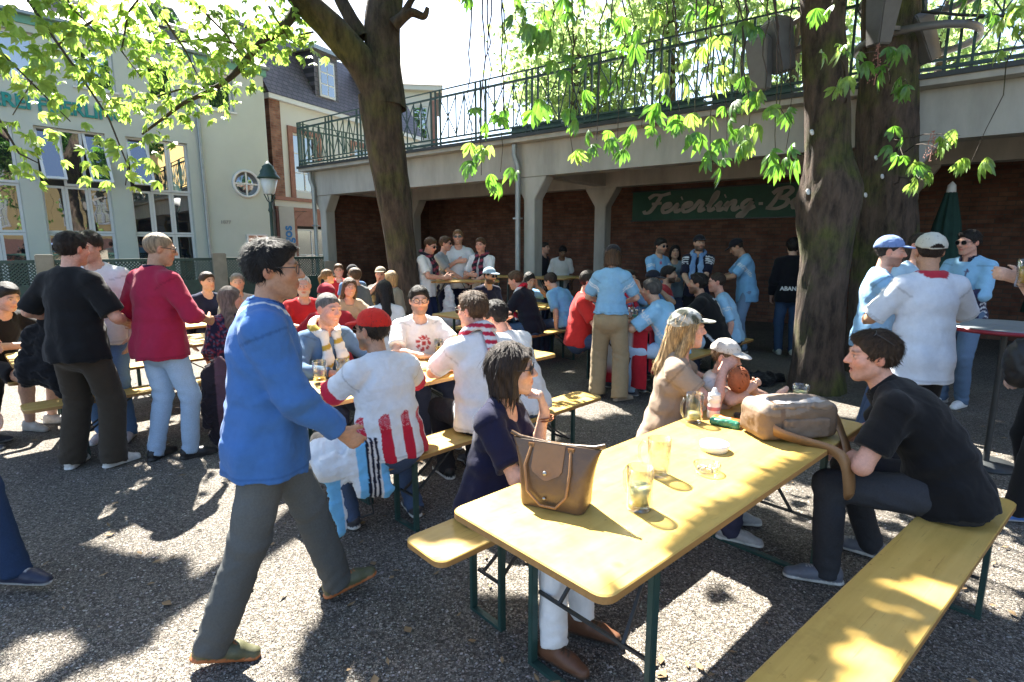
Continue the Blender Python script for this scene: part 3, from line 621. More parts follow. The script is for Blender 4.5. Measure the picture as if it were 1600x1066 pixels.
    def sample(s, P):
        D, lo, h = s.last; i = np.clip(np.rint((P - lo) / h).astype(int), 0, np.array(D.shape) - 1); o = D[i[:, 0], i[:, 1], i[:, 2]]; out = ((P < lo - h) | (P > lo + h * np.array(D.shape))).any(1); return np.where(out, .2, o)
    def surf(s, h, box=None):
        D, lo = s.grid(h, box); s.last = (D, lo, h); S = D < 0; n = D.shape
        c = np.zeros((n[0] - 1, n[1] - 1, n[2] - 1), np.uint8); Su = S.view(np.uint8)
        cor = [(i, j, k) for i in (0, 1) for j in (0, 1) for k in (0, 1)]
        for i, j, k in cor: c += Su[i:n[0] - 1 + i, j:n[1] - 1 + j, k:n[2] - 1 + k]
        I = np.argwhere((c > 0) & (c < 8))
        if not len(I): return np.zeros((0, 3)), np.zeros((0, 4), int)
        vals = {q: D[I[:, 0] + q[0], I[:, 1] + q[1], I[:, 2] + q[2]] for q in cor}
        acc = np.zeros((len(I), 3)); cnt = np.zeros(len(I))
        for a in cor:
            for ax in range(3):
                if a[ax]: continue
                b = list(a); b[ax] = 1; b = tuple(b); da, db = vals[a], vals[b]; mk = (da < 0) != (db < 0)
                t = np.where(mk, da / np.where(mk, da - db, 1), 0); P = np.array(a, float)[None].repeat(len(I), 0); P[:, ax] += t
                acc += P * mk[:, None]; cnt += mk
        V = lo + h * (I + acc / cnt[:, None]); idx = np.full(c.shape, -1, np.int32); idx[I[:, 0], I[:, 1], I[:, 2]] = np.arange(len(I)); Q = []
        for ax in range(3):
            sa = [slice(None)] * 3; sb = [slice(None)] * 3; sa[ax] = slice(0, -1); sb[ax] = slice(1, None); A = S[tuple(sa)]; B = S[tuple(sb)]
            E = np.argwhere(A != B); u, w = (ax + 1) % 3, (ax + 2) % 3
            ok = (E[:, u] > 0) & (E[:, w] > 0) & (E[:, u] < n[u] - 1) & (E[:, w] < n[w] - 1); E = E[ok]
            if not len(E): continue
            ins = A[E[:, 0], E[:, 1], E[:, 2]]; q = []
            for du, dw in ((-1, -1), (0, -1), (0, 0), (-1, 0)):
                e = E.copy(); e[:, u] += du; e[:, w] += dw; q.append(idx[e[:, 0], e[:, 1], e[:, 2]])
            q = np.stack(q, 1); q[~ins] = q[~ins][:, ::-1]; Q.append(q)
        return V, np.concatenate(Q)
def np_mesh(name, V, Q, col=None):
    me = bpy.data.meshes.new(name); me.vertices.add(len(V)); me.vertices.foreach_set('co', np.asarray(V, f32).ravel())
    k = Q.shape[1]; me.loops.add(Q.size); me.loops.foreach_set('vertex_index', Q.ravel().astype(np.int32)); me.polygons.add(len(Q))
    me.polygons.foreach_set('loop_start', np.arange(0, Q.size, k, dtype=np.int32)); me.polygons.foreach_set('use_smooth', np.ones(len(Q), bool)); me.update()
    if col is not None:
        ca = me.color_attributes.new('Col', 'FLOAT_COLOR', 'POINT'); c = np.ones((len(V), 4), f32); c[:, :3] = col; ca.data.foreach_set('color', c.ravel())
    return me
def folds(amp, seed, dirs=((9, 4, 14), (-13, 7, 9), (6, -15, 20)), fr=1.):
    r = np.random.default_rng(seed); ph = r.random(3) * 6.28; w = np.array(dirs, float) * fr * (1 + .3 * (r.random((3, 3)) - .5))
    def f(X, Y, Z):
        a = np.sin(f32(w[0, 0]) * X + f32(w[0, 1]) * Y + f32(w[0, 2]) * Z + f32(ph[0])); b = np.sin(f32(w[1, 0] * 2) * X + f32(w[1, 1] * 2) * Y + f32(w[1, 2] * 2) * Z + f32(ph[1]) + 1.5 * a)
        c = np.sin(f32(w[2, 0] * 2.6) * X + f32(w[2, 1] * 2.6) * Y + f32(w[2, 2] * 2.6) * Z + f32(ph[2]) + 1.8 * b); e = 1 - 2 * np.abs(np.sin(f32(w[1, 1] * 2.1) * X - f32(w[0, 0] * 2.3) * Y + f32(w[0, 2] * 1.5) * Z + 1.6 * c + f32(ph[0]))); return f32(amp) * (a + .75 * b + .5 * c + .9 * e)
    return f
def ik(a, c, l1, l2, pole):
    d = c - a; L = np.linalg.norm(d); Lm = (l1 + l2) * .998
    if L > Lm: c = a + d / L * Lm; d = c - a; L = Lm
    x = (l1 * l1 - l2 * l2 + L * L) / (2 * L); hh = math.sqrt(max(l1 * l1 - x * x, 0)); u = d / L; p = np.array(pole, float); p = nrm(p - u * (p @ u)); return a + u * x + p * hh, c
SKIN = {'fair': (.60, .36, .26), 'pink': (.62, .33, .24), 'tan': (.46, .26, .165), 'olive': (.50, .31, .21), 'dark': (.20, .11, .07)}
HAIRC = {'black': (.012, .010, .009), 'dark': (.028, .019, .013), 'brown': (.075, .042, .022), 'light': (.17, .10, .05), 'blond': (.38, .25, .12), 'grey': (.20, .19, .18), 'white': (.45, .43, .40), 'red': (.20, .065, .02)}
NP = [0]
def person(label, loc, heading, group=None, h=1.76, g=1., sex='m', sit=None, pelvis=None, lean=0., side=0., twist=0., head=(0, 0, 0), arms=None, legs=None, skin='fair', hair='short', hairc='dark',
           top=(.5, .5, .5), top_fn=None, sleeve=.55, loose=.016, neck='crew', hem=.10, bottom=(.05, .06, .10), bmat='denim', shorts=False, wide=0., shoe=(.05, .05, .06), sole=(.5, .5, .48), boots=0., glasses=None, cap=None,
           beard=0., beardc=None, scarf=None, belly=0., smile=0., lod=1, collar=None, cuff=None, top_name='shirt', extra=None, open_mouth=0., fold=1., belt=None, skip_legs=False, top_res=None):
    """lod 0 = close to camera ... 3 = far. local frame: x right, y forward, z up; heading 0 looks away from the camera, 90 to the right"""
    NP[0] += 1; seed = NP[0]
    root = empty('person', loc, -R(heading), label, 'person', group); s = h / 1.75; fem = sex == 'f'; J = {}
    hb, hc, hh_, hd = ((.016, .0088, .0048, .0055), (.021, .0128, .0072, .0082), (.026, .0195, .0108, .0118), (.030, .025, .014, .016))[lod]
    P0 = V3(0, 0, .93 * s) if pelvis is None else V3(*pelvis)
    if sit is not None and pelvis is None: P0 = V3(0, 0, sit + .09 * s * (1 + .3 * (g - 1)))
    Rp = rot('x', -lean * .35) @ rot('y', side * .4); Rm_ = rot('z', -twist * .5) @ rot('x', -lean * .8) @ rot('y', side * .8); Rc = rot('z', -twist) @ rot('x', -lean) @ rot('y', side)
    sl = 1. if sit is None else .92; P1 = P0 + Rp @ V3(0, 0, .16 * s * sl); P2 = P1 + Rm_ @ V3(0, 0, .20 * s * sl); P3 = P2 + Rc @ V3(0, 0, .17 * s)
    sw = (.163 if not fem else .142) * s * (.6 + .4 * g)
    fw, fm, fc = Rp[:, 1], Rm_[:, 1], Rc[:, 1]
    Rh = rot('z', -twist - head[0]) @ rot('x', -head[1]) @ rot('y', head[2]); hs = 1.01 * s ** .4 * (1. if not fem else .95)
    nb = P3 + Rc @ V3(0, .012, .02); hc0 = P3 + rot('z', -twist) @ rot('x', -lean * .55 - head[1] * .35) @ V3(0, .024, .060 * s) + Rh @ V3(0, .018, .105 * hs)
    SH = {}; EL = {}; WR = {}; HD = {}; HPs = {}; KN = {}; AN = {}
    arms = arms or {}; legs = legs or {}
    for sd, sx in (('R', 1), ('L', -1)):
        sh = P3 + Rc @ V3(sx * sw, -.005, -.072 * s); SH[sd] = sh; A = arms.get(sd, {}); l1, l2 = .285 * s, .255 * s
        if 'w' in A: w = V3(*A['w'])
        else: w = sh + Rc @ V3(sx * .07, .10, -.50 * s)
        el, w = ik(sh, w, l1, l2, A.get('pole', (sx * .5, -1, -.2))); EL[sd] = el; WR[sd] = w
        d = nrm(A['hd']) if 'hd' in A else nrm(w - el); n = np.array(A.get('pn', (-sx, 0, 0)), float); n = nrm(n - d * (n @ d)); HD[sd] = (d, n, A.get('curl', .45), sx)
        hp = P0 + Rp @ V3(sx * .088 * s, 0, -.01); HPs[sd] = hp; Lg = legs.get(sd, {})
        if 'a' in Lg: an = V3(*Lg['a'])
        elif sit is not None: an = V3(sx * .11, .40, .085)
        else: an = V3(sx * .10, 0, .085)
        kn, an = ik(hp, an, .435 * s, .42 * s, Lg.get('pole', (sx * .15, 1, .15 if sit is None else .6))); KN[sd] = kn; AN[sd] = an
    def torso(S, t, k=.035, low=True):
        q = .6 + .4 * g
        S.cone(P0 + Rp @ V3(0, -.005, -.02), P1, (.150 if not fem else .158) * s * g + t, (.132 if not fem else .118) * s * g + t, k, (fw, 1.28))
        S.cone(P1, P2, (.132 if not fem else .118) * s * g + t, (.152 if not fem else .132) * s * q + t, k, (fm, 1.32))
        S.cone(P2, P3 - Rc @ V3(0, 0, .075), (.152 if not fem else .132) * s * q + t, .105 * s + t, k, (fc, 1.36))
        for sd, sx in (('R', 1), ('L', -1)):
            S.cone(P3 + Rc @ V3(sx * .03, -.012, -.02) * s, SH[sd] + Rc @ V3(0, 0, .008), .040 * s + t * .6, .048 * s * q + t * .9, k * 1.3)
        if belly: S.ell(P1 + Rm_ @ V3(0, .06, -.0), V3(.13 * g + t, .10 + belly + t, .15 + t) * s, .06, Rm_)
        if fem:
            for sx in (1, -1): S.ell(P2 + Rc @ V3(sx * .068, .085, .02) * s, V3(.06, .052, .06) * s + t * .6, .04, Rc)
    def headf(S):
        q = lambda *v: hc0 + Rh @ (V3(*v) * hs)
        S.ell(q(0, -.014, .034), V3(.0745, .093, .086) * hs, .0, Rh); S.ell(q(0, .026, -.028), V3(.0605, .067, .082) * hs, .03, Rh)
        for sx in (1, -1): S.cone(q(sx * .050, .0, -.055), q(sx * .016, .066, -.092), .020 * hs, .018 * hs, .03)
        if lod < 3:
            for sx in (1, -1): S.ell(q(sx * .042, .056, -.018), V3(.022, .02, .02) * hs, .025, Rh)
            S.cone(q(-.036, .080, .032), q(.036, .080, .032), .0105 * hs, .0105 * hs, .016)
            for sx in (1, -1): S.ell(q(sx * .031, .104, .011), .0185 * hs, .012, op='s')
            for sx in (1, -1): S.ell(q(sx * .031, .0752, .010), .0128 * hs, .004)
        S.cone(q(0, .086, .024), q(0, .109, -.016), .0075 * hs, .0125 * hs, .010)
        if lod < 3:
            for sx in (1, -1): S.ell(q(sx * .011, .098, -.020), .0085 * hs, .006)
            w_ = .022 + .006 * smile
            S.cone(q(-w_, .078, -.050 + .006 * smile), q(0, .0905, -.047), .0045 * hs, .0065 * hs, .008); S.cone(q(w_, .078, -.050 + .006 * smile), q(0, .0905, -.047), .0045 * hs, .0065 * hs, .008)
            zl = -.060 - .010 * open_mouth; S.cone(q(-w_ * .8, .077, zl + .004 + .005 * smile), q(0, .087, zl - .001), .0045 * hs, .0075 * hs, .008); S.cone(q(w_ * .8, .077, zl + .004 + .005 * smile), q(0, .087, zl - .001), .0045 * hs, .0075 * hs, .008)
            if open_mouth: S.ell(q(0, .094, -.0535), V3(.017, .014, .0055 + .004 * open_mouth) * hs, .003, Rh, op='s')
        for sx in (1, -1): S.ell(q(sx * .0755, -.008, .0), V3(.0095, .021, .033) * hs, .006, Rh @ rot('x', -12) @ rot('z', sx * 20))
        S.cone(nb - Rc @ V3(0, 0, .05), hc0 + Rh @ V3(0, -.018, -.07), .060 * s * (.8 if fem else 1), .053 * s * (.82 if fem else 1), .02)
    def hand(S, sd, rr=1.):
        d, n, cu, sx = HD[sd]; W = WR[sd]; th = np.cross(d, n) * sx; z_ = s * (.92 if fem else 1.)
        S.cone(W - d * .02, W + d * .025 * z_, .027 * z_, .029 * z_, .012, (n, 1.3)); S.cone(W + d * .03 * z_, W + d * .078 * z_, .033 * z_, .038 * z_, .012, (n, 2.1))
        for i, (o, ln) in enumerate(((.029, .068), (.010, .078), (-.010, .072), (-.028, .056))):
            p = W + (d * .085 + th * o) * z_; dd = d; c_ = cu * (1 + .12 * (i - 1.5)); fr = .0092 * rr
            for j in range(3):
                dd = nrm(dd * math.cos(c_ * .95) + n * math.sin(c_ * .95)) if j or True else dd; n2 = nrm(n - dd * (n @ dd))
                p2 = p + dd * ln * z_ * (.46, .32, .25)[j]; S.cone(p, p2, fr * (1, .93, .86)[j] * z_, fr * (.93, .86, .74)[j] * z_, .004); p = p2
                d_old = dd; c_ = c_ * 1.0
                n = n  # curl stays in the same plane
        p = W + (d * .022 + th * .022) * z_; t1 = nrm(d * .62 + th * .66 + n * .30); p2 = p + t1 * .045 * z_; S.cone(p, p2, .0150 * z_, .0115 * z_, .01); t2 = nrm(d * .86 + th * .2 + n * (.25 + .5 * cu)); S.cone(p2, p2 + t2 * .032 * z_, .0112 * z_, .0085 * z_, .004)
    def armf(S, t=0., sds='RL'):
        for sd in sds:
            S.cone(SH[sd], EL[sd], .050 * s * (.55 + .45 * g) * (.86 if fem else 1) + t, .040 * s * (.86 if fem else 1) + t, .03); m_ = EL[sd] + (WR[sd] - EL[sd]) * .3
            S.cone(EL[sd], m_, .040 * s * (.86 if fem else 1) + t, .042 * s * (.86 if fem else 1) + t, .02); S.cone(m_, WR[sd], .042 * s * (.86 if fem else 1) + t, .0265 * s * (.9 if fem else 1) + t, .02)
    def legf(S, t=0., g2=1.):
        for sd in 'RL':
            S.cone(HPs[sd], KN[sd], (.088 * (.5 + .5 * g)) * s + t, .056 * s + t, .03); m_ = KN[sd] + (AN[sd] - KN[sd]) * .3
            S.cone(KN[sd], m_, .054 * s + t, .056 * s + t, .02); S.cone(m_, AN[sd], .056 * s + t, .036 * s + t, .02)
    # ---- body: one continuous figure; the head and hands are meshed finer than what the clothes cover
    B = SDF(); torso(B, 0.); legf(B); armf(B); headf(B)
    for sd in 'RL': hand(B, sd, (1., 1.08, 1.25, 1.5)[lod])
    zc = P3 + Rc @ V3(0, 0, -.03)
    parts = []; boxes = [(hc0 - V3(.16, .17, .15) * hs, hc0 + V3(.16, .17, .17) * hs, hh_)]
    for sd in 'RL': c_ = WR[sd] + HD[sd][0] * .075 * s; boxes.append((c_ - .125 * s, c_ + .125 * s, hh_ * (.92, .95, 1., 1.)[lod]))
    V0, Q0 = B.surf(hb); cen = V0[Q0].mean(1); keep = np.ones(len(Q0), bool)
    for l, hi, _ in boxes: keep &= ~((cen > l + hb).all(1) & (cen < hi - hb).all(1))
    Vs, Qs = [V0], [Q0[keep]]; off = len(V0)
    for l, hi, st in boxes:
        Vb, Qb = B.surf(st, (l - .0, hi + .0))
        if len(Vb): Vs.append(Vb); Qs.append(Qb + off); off += len(Vb)
    V = np.concatenate(Vs); Q = np.concatenate(Qs)
    sk = np.array(SKIN[skin]) if isinstance(skin, str) else np.array(skin); hcol = np.array(HAIRC[hairc]) if isinstance(hairc, str) else np.array(hairc)
    col = np.tile(sk, (len(V), 1)); q = (V - hc0) @ Rh / hs; x, y, z = q[:, 0], q[:, 1], q[:, 2]; inh = (np.abs(x) < .1) & (np.abs(y) < .13) & (z > -.115) & (z < .14)
    def mixc(mask, c, a=1.):
        w = (np.clip(mask, 0, 1) * a * inh)[:, None]; col[:] = col * (1 - w) + np.array(c) * w
    sm = lambda v, a, b: np.clip((v - a) / (b - a), 0, 1)
    col *= (1 + .05 * np.sin(V[:, 0] * 190 + 3 * np.sin(V[:, 2] * 130)) * np.sin(V[:, 1] * 170 + 2 * np.sin(V[:, 0] * 90)))[:, None]
    mixc(np.exp(-(((np.abs(x) - .042) / .022) ** 2 + ((z + .022) / .022) ** 2)) * (y > .03), sk * V3(1.08, .74, .68), .55); mixc(np.exp(-((x / .014) ** 2 + ((z + .018) / .015) ** 2)) * (y > .09), sk * V3(1.06, .78, .72), .6)
    mixc(sm(np.abs(x), .07, .08) * (np.abs(z) < .04) * (np.abs(y + .008) < .03), sk * V3(1.05, .72, .66), .6)
    if not beard and sex == 'm' and h > 1.3: beard = .16
    if beard:
        bc = np.array(HAIRC[beardc]) if isinstance(beardc, str) else (np.array(beardc) if beardc is not None else hcol)
        bm = sm(-z, .028, .042) * sm(y, -.03, .01) * (1 - np.exp(-((x / .019) ** 2 + ((z + .054) / .011) ** 2))); bm = np.maximum(bm, np.exp(-((x / .026) ** 2 + ((z + .038) / .007) ** 2)) * (y > .07)); mixc(bm, bc, beard)
    lipm = np.exp(-((x / .023) ** 4 + ((z + .0545) / .0125) ** 4)) * (y > .06); mixc(lipm, sk * V3(.92, .50, .46), .75)
    if open_mouth or smile > .8: mixc(np.exp(-((x / .017) ** 4 + ((z + .0535) / (.0035 + .003 * open_mouth)) ** 4)) * (y > .06), (.62, .58, .52) if smile > .5 else (.10, .03, .03), .9)
    else: mixc(np.exp(-((x / .021) ** 4 + ((z + .0535) / .0022) ** 2)) * (y > .06), sk * V3(.35, .2, .18), .8)
    mixc(np.exp(-(((np.abs(x) - .030) / .019) ** 4 + ((z - .036 + .12 * np.abs(np.abs(x) - .028)) / .0052) ** 2)) * (y > .04), hcol * .8, .85)
    er = np.sqrt((np.abs(x) - .031) ** 2 / 1.7 + (z - .010) ** 2 * 1.7); mixc((1 - sm(er, .0055, .0080)) * (y > .06), (.46, .42, .39)); mixc((1 - sm(np.sqrt((np.abs(x) - .031) ** 2 + (z - .010) ** 2), .0042, .0060)) * (y > .06), (.03, .02, .015))
    mixc(np.exp(-(((np.abs(x) - .031) / .016) ** 4 + ((z - .0185) / .0028) ** 2)) * (y > .05), (.04, .025, .02), .75)
    if hair == 'bald': pass
    else: mixc(sm(z, .088, .1) * (y < .08), hcol, .9 if cap is None else .4)
    BV, BQ, Bcol = V, Q, col; cover = []
    rng = np.random.default_rng(seed)
    # ---- trousers
    if not skip_legs:
        S = SDF(); t = .014
        S.cone(P0 + Rp @ V3(0, -.01, .085 * s), P0 + Rp @ V3(0, -.012, -.01), (.140 if not fem else .135) * s * g + t, (.152 if not fem else .16) * s * g + t * .7, .03, (fw, 1.26), flat0=True)
        for sx in (1, -1): S.ell(P0 + Rp @ V3(sx * .07, -.065, -.03) * s, V3(.085, .085, .09) * s * (.5 + .5 * g) + t * .5, .04)
        wd = wide
        for sd in 'RL':
            hp, kn, an = HPs[sd], KN[sd], AN[sd]; tb = .6 + .4 * g; fr_ = 1. if not shorts else .8
            kp = hp + (kn - hp) * fr_
            S.cone(hp, kp, .084 * s * tb + t + wd * .2, .060 * s + t * .8 + wd * .6 + (.02 if shorts else 0), .035, flat=shorts)
            if not shorts:
                d_ = nrm(an - kn); e_ = an + d_ * (.048 if not boots else -.14 * (boots > .5)); S.cone(kn, e_, .061 * s + t * .8 + wd * .6, .050 * s + t * .6 + wd, .025, flat=True)
        fd = folds(.0020 * fold, seed * 3 + 1, fr=1.3)
        zk = {sd: (KN[sd], AN[sd]) for sd in 'RL'}
        def dis(X, Y, Z):
            o = fd(X, Y, Z)
            for sd in 'RL':
                kn, an = zk[sd]; d_ = nrm(an - kn); L_ = np.linalg.norm(an - kn); t_ = ((X - f32(kn[0])) * f32(d_[0]) + (Y - f32(kn[1])) * f32(d_[1]) + (Z - f32(kn[2])) * f32(d_[2])) / f32(L_)
                rr_ = (X - f32((kn[0] + an[0]) / 2)) ** 2 + (Y - f32((kn[1] + an[1]) / 2)) ** 2
                o = o + f32(.0030 * fold) * np.exp(-((t_ - 1) / .22) ** 2) * np.sin(40 * t_ + 30 * X + 22 * Y + 2 * np.sin(25 * X + 31 * Y)) * (rr_ < .09) + f32(.0026 * fold) * np.exp(-(t_ / .2) ** 2) * np.sin(34 * t_ - 32 * X + 18 * Y) * (rr_ < .12)
            return o
        S.disp = dis; V, Q = S.surf(hc * 1.22); cover.append(S); bc = np.array(bottom); cc = np.tile(bc, (len(V), 1))
        if bmat == 'denim':
            for sd in 'RL':
                m_ = (HPs[sd] + KN[sd]) / 2; dd = np.linalg.norm((V - (HPs[sd] * .4 + KN[sd] * .6)) * V3(1, .7, .8), axis=1); cc *= (1 + .35 * np.exp(-(dd / .16) ** 2))[:, None]
        link('trousers' if not shorts else 'shorts', np_mesh('trousers', V, Q, cc), M[bmat], root)
        if belt is not None:
            S = SDF(); S.cone(P0 + Rp @ V3(0, -.01, .088 * s), P0 + Rp @ V3(0, -.01, .052 * s), (.140 if not fem else .135) * s * g + t + .006, (.143 if not fem else .14) * s * g + t + .006, 0, (fw, 1.26), flat=True, flat0=True); V, Q = S.surf(hc * .9); link('belt', np_mesh('belt', V, Q, np.tile(belt, (len(V), 1))), M['leather'], root)
        # ---- shoes
        for sd in 'RL':
            Lg = legs.get(sd, {}); yaw = Lg.get('yaw', (-8 if sd == 'L' else 8)); pit = Lg.get('pitch', 0); Rf = rot('z', -yaw) @ rot('x', -pit); an = AN[sd]; o = lambda *v: an + Rf @ (V3(*v) * s)
            S = SDF(); S.cone(o(0, -.038, -.038), o(0, .09, -.046), .039 * s, .038 * s, .02, (Rf[:, 2], .95)); S.cone(o(0, .09, -.046), o(0, .158, -.056), .039 * s, .030 * s, .02, (Rf[:, 2], 1.25)); S.cone(o(0, -.02, -.02), o(0, -.012, .012), .040 * s, .042 * s, .03, flat=not boots)
            S.cone(o(0, -.045, -.070), o(0, .155, -.070), .041 * s, .036 * s, .004, (Rf[:, 2], 2.6))
            if boots: S.cone(o(0, -.02, -.01), AN[sd] + nrm(KN[sd] - AN[sd]) * boots * s, .042 * s, .046 * s, .03, flat=True)
            S.plane(o(0, 0, -.083), Rf @ V3(0, 0, -1)); V, Q = S.surf(hc * .85); lz = ((V - an) @ Rf / s); cc = np.tile(shoe, (len(V), 1)); cc[lz[:, 2] < -.060] = sole
            if lod < 3: lace = (np.abs(lz[:, 0]) < .018) & (lz[:, 1] > .02) & (lz[:, 1] < .09) & (np.sin(lz[:, 1] * 520) > .1) & (lz[:, 2] > -.04); cc[lace] = np.array(sole) * .8
            link('shoe', np_mesh('shoe', V, Q, cc), M['leather'], root)
    # ---- top
    S = SDF(); torso(S, loose, .04)
    hl = hem if sit is None else min(hem, .075)
    S.cone(P1, P0 - Rp @ V3(0, .012, hl * s + .03), .134 * s * g + loose + .006, (.160 if not fem else .174) * s * g + loose + .018, .05, (fw, 1.22))
    if hem > 0:
        for sx in (1, -1): S.ell(P0 + Rp @ V3(sx * .07, -.065, -.03) * s, V3(.086, .084, .09) * s * (.5 + .5 * g) + .004 + loose * .6, .04)
    S.plane(P0 - Rp @ V3(0, 0, hl * s), -Rp[:, 2])
    for sd in 'RL':
        tn = loose * .9
        if sleeve <= 1.: e_ = SH[sd] + (EL[sd] - SH[sd]) * sleeve / .9; S.cone(SH[sd], e_, .054 * s * (.55 + .45 * g) + tn, .050 * s * (.6 + .4 * g) + tn + .006, .03, flat=True)
        else:
            S.cone(SH[sd], EL[sd], .054 * s * (.55 + .45 * g) + tn, .046 * s + tn * .8, .03); e_ = EL[sd] + (WR[sd] - EL[sd]) * min(sleeve - 1., .98); S.cone(EL[sd], e_, .046 * s + tn * .8, .034 * s + tn * .7 + (.012 if sleeve < 1.7 else 0), .025, flat=True)
    nk = P3 + Rc @ V3(0, .01, 0)
    if neck == 'v': S.cone(nk + Rc @ V3(0, .02, .07), nk + Rc @ V3(0, .055, .0), .078 * s, .072 * s, .01, op='s'); S.cone(nk + Rc @ V3(0, .08, .02), nk + Rc @ V3(0, .135, -.135) , .068 * s, .012, .012, op='s')
    elif neck == 'crew': S.cone(nk + Rc @ V3(0, .01, .10), nk + Rc @ V3(0, .018, .004), .075 * s, .066 * s, .008, op='s'); 
    elif neck == 'open': S.cone(nk + Rc @ V3(0, .02, .10), nk + Rc @ V3(0, .045, -.01), .08 * s, .066 * s, .008, op='s')
    fd2 = folds(.0018 * fold, seed * 5 + 2); mids = [(EL[sd], nrm(WR[sd] - SH[sd])) for sd in 'RL']
    def dis2(X, Y, Z):
        o = fd2(X, Y, Z); zz = (X - f32(P1[0])) * f32(Rm_[0, 2]) + (Y - f32(P1[1])) * f32(Rm_[1, 2]) + (Z - f32(P1[2])) * f32(Rm_[2, 2])
        o = o + f32(.0042 * fold * (1 + abs(lean) / 30)) * np.exp(-((zz + .01) / .10) ** 2) * np.sin(52 * zz + 10 * X - 6 * Y)
        lx = (X - f32(P1[0])) * f32(Rm_[0, 0]) + (Y - f32(P1[1])) * f32(Rm_[1, 0]) + (Z - f32(P1[2])) * f32(Rm_[2, 0]); ly = (X - f32(P1[0])) * f32(fm[0]) + (Y - f32(P1[1])) * f32(fm[1]) + (Z - f32(P1[2])) * f32(fm[2])
        dr = np.clip((f32(.18) - zz) / f32(.30), 0, 1); o = o + f32(.0052 * fold) * dr * (np.abs(lx) < .22) * np.sin(np.arctan2(lx, ly) * (7 + seed % 3) + seed + 1.6 * np.sin(zz * 8 + seed))      # drapes that deepen towards the hem
        for sd in 'RL':
            ap = SH[sd] - Rc @ V3(0, 0, .09); r2 = (X - f32(ap[0])) ** 2 + (Y - f32(ap[1])) ** 2 + (Z - f32(ap[2])) ** 2; o = o + f32(.0038 * fold) * np.exp(-r2 / f32(.020)) * np.sin(75 * (zz * .75 + np.abs(lx) * .8) + 6 * ly)
        if sleeve > 1.:
            for e, d_ in mids:
                t_ = (X - f32(e[0])) * f32(d_[0]) + (Y - f32(e[1])) * f32(d_[1]) + (Z - f32(e[2])) * f32(d_[2]); r2 = (X - f32(e[0])) ** 2 + (Y - f32(e[1])) ** 2 + (Z - f32(e[2])) ** 2
                o = o + f32(.0026 * fold) * np.exp(-r2 / f32(.02)) * np.sin(62 * t_ + 24 * X - 20 * Z)
        return o
    S.disp = dis2; V, Q = S.surf(top_res or hc); cover.append(S); cc = np.tile(np.array(top, float), (len(V), 1))
    L_ = (V - P2) @ Rc; Lw = (V - P1) @ Rm_
    rel = np.zeros(len(V))
    arm_t = []
    for sd in 'RL': d_ = nrm(EL[sd] - SH[sd]); arm_t.append((V - SH[sd]) @ d_)
    info = dict(V=V, L=L_ / s, Lw=Lw / s, armR=arm_t[0] / s, armL=arm_t[1] / s, P0=P0, s=s, SH=SH, EL=EL, WR=WR)
    if lod < 2:                                        # stitched seams: armhole, sleeve hem, waist hem
        for k_, sx in (('armR', 1), ('armL', -1)):
            sd_n = 'R' if sx == 1 else 'L'; aa = info[k_]; on = np.linalg.norm((V - SH[sd_n]) - np.outer(aa * s, nrm(EL[sd_n] - SH[sd_n])), axis=1) < .105 * s; cc[on & (np.abs(aa - .012) < .006)] *= .72
            if sleeve <= 1.: cc[on & (np.abs(aa - (sleeve / .9 * .285 - .02)) < .005)] *= .75
        zh = (V - P0) @ Rp[:, 2] + hl * s; cc[(np.abs(zh - .022) < .005) & (np.abs(L_[:, 0]) < .25)] *= .75
    if top_fn is not None: cc = top_fn(cc, info)
    link(top_name, np_mesh(top_name, V, Q, cc), M['cloth'], root)
    if collar is not None:
        S = SDF(); S.cone(nk + Rc @ V3(0, -.004, -.02), nk + Rc @ V3(0, .0, .050), .092 * s, .072 * s, 0, flat=True, flat0=True); S.cone(nk + Rc @ V3(0, .008, -.04), nk + Rc @ V3(0, .010, .07), .068 * s, .062 * s, .004, op='s'); S.cone(nk + Rc @ V3(0, .10, .06), nk + Rc @ V3(0, .10, -.05), .04, .03, .005, op='s')
        V, Q = S.surf(hc * .65); cc = np.tile(np.array(collar, float), (len(V), 1)); zl = (V - nk) @ Rc[:, 2]
        link('collar', np_mesh('collar', V, Q, cc), M['cloth'], root)
    # the body mesh: what the clothes hide is kept coarse, what shows is kept fine
    cen = BV[BQ].mean(1); dmin = np.min([c_.sample(cen) for c_ in cover], 0); BQ = BQ[dmin > -.016]; VC, QC = B.surf(.034); cen = VC[QC].mean(1); QC = QC[np.min([c_.sample(cen) for c_ in cover], 0) < -.010]
    used = np.unique(BQ); mp = np.full(len(BV), -1); mp[used] = np.arange(len(used)); uc = np.unique(QC); mc = np.full(len(VC), -1); mc[uc] = np.arange(len(uc)) + len(used)
    link('body', np_mesh('body', np.concatenate([BV[used], VC[uc]]), np.concatenate([mp[BQ], mc[QC]]), np.concatenate([Bcol[used], np.tile(sk, (len(uc), 1))])), M['skin'], root)
    # ---- hair
    qh = lambda *v: hc0 + Rh @ (V3(*v) * hs)
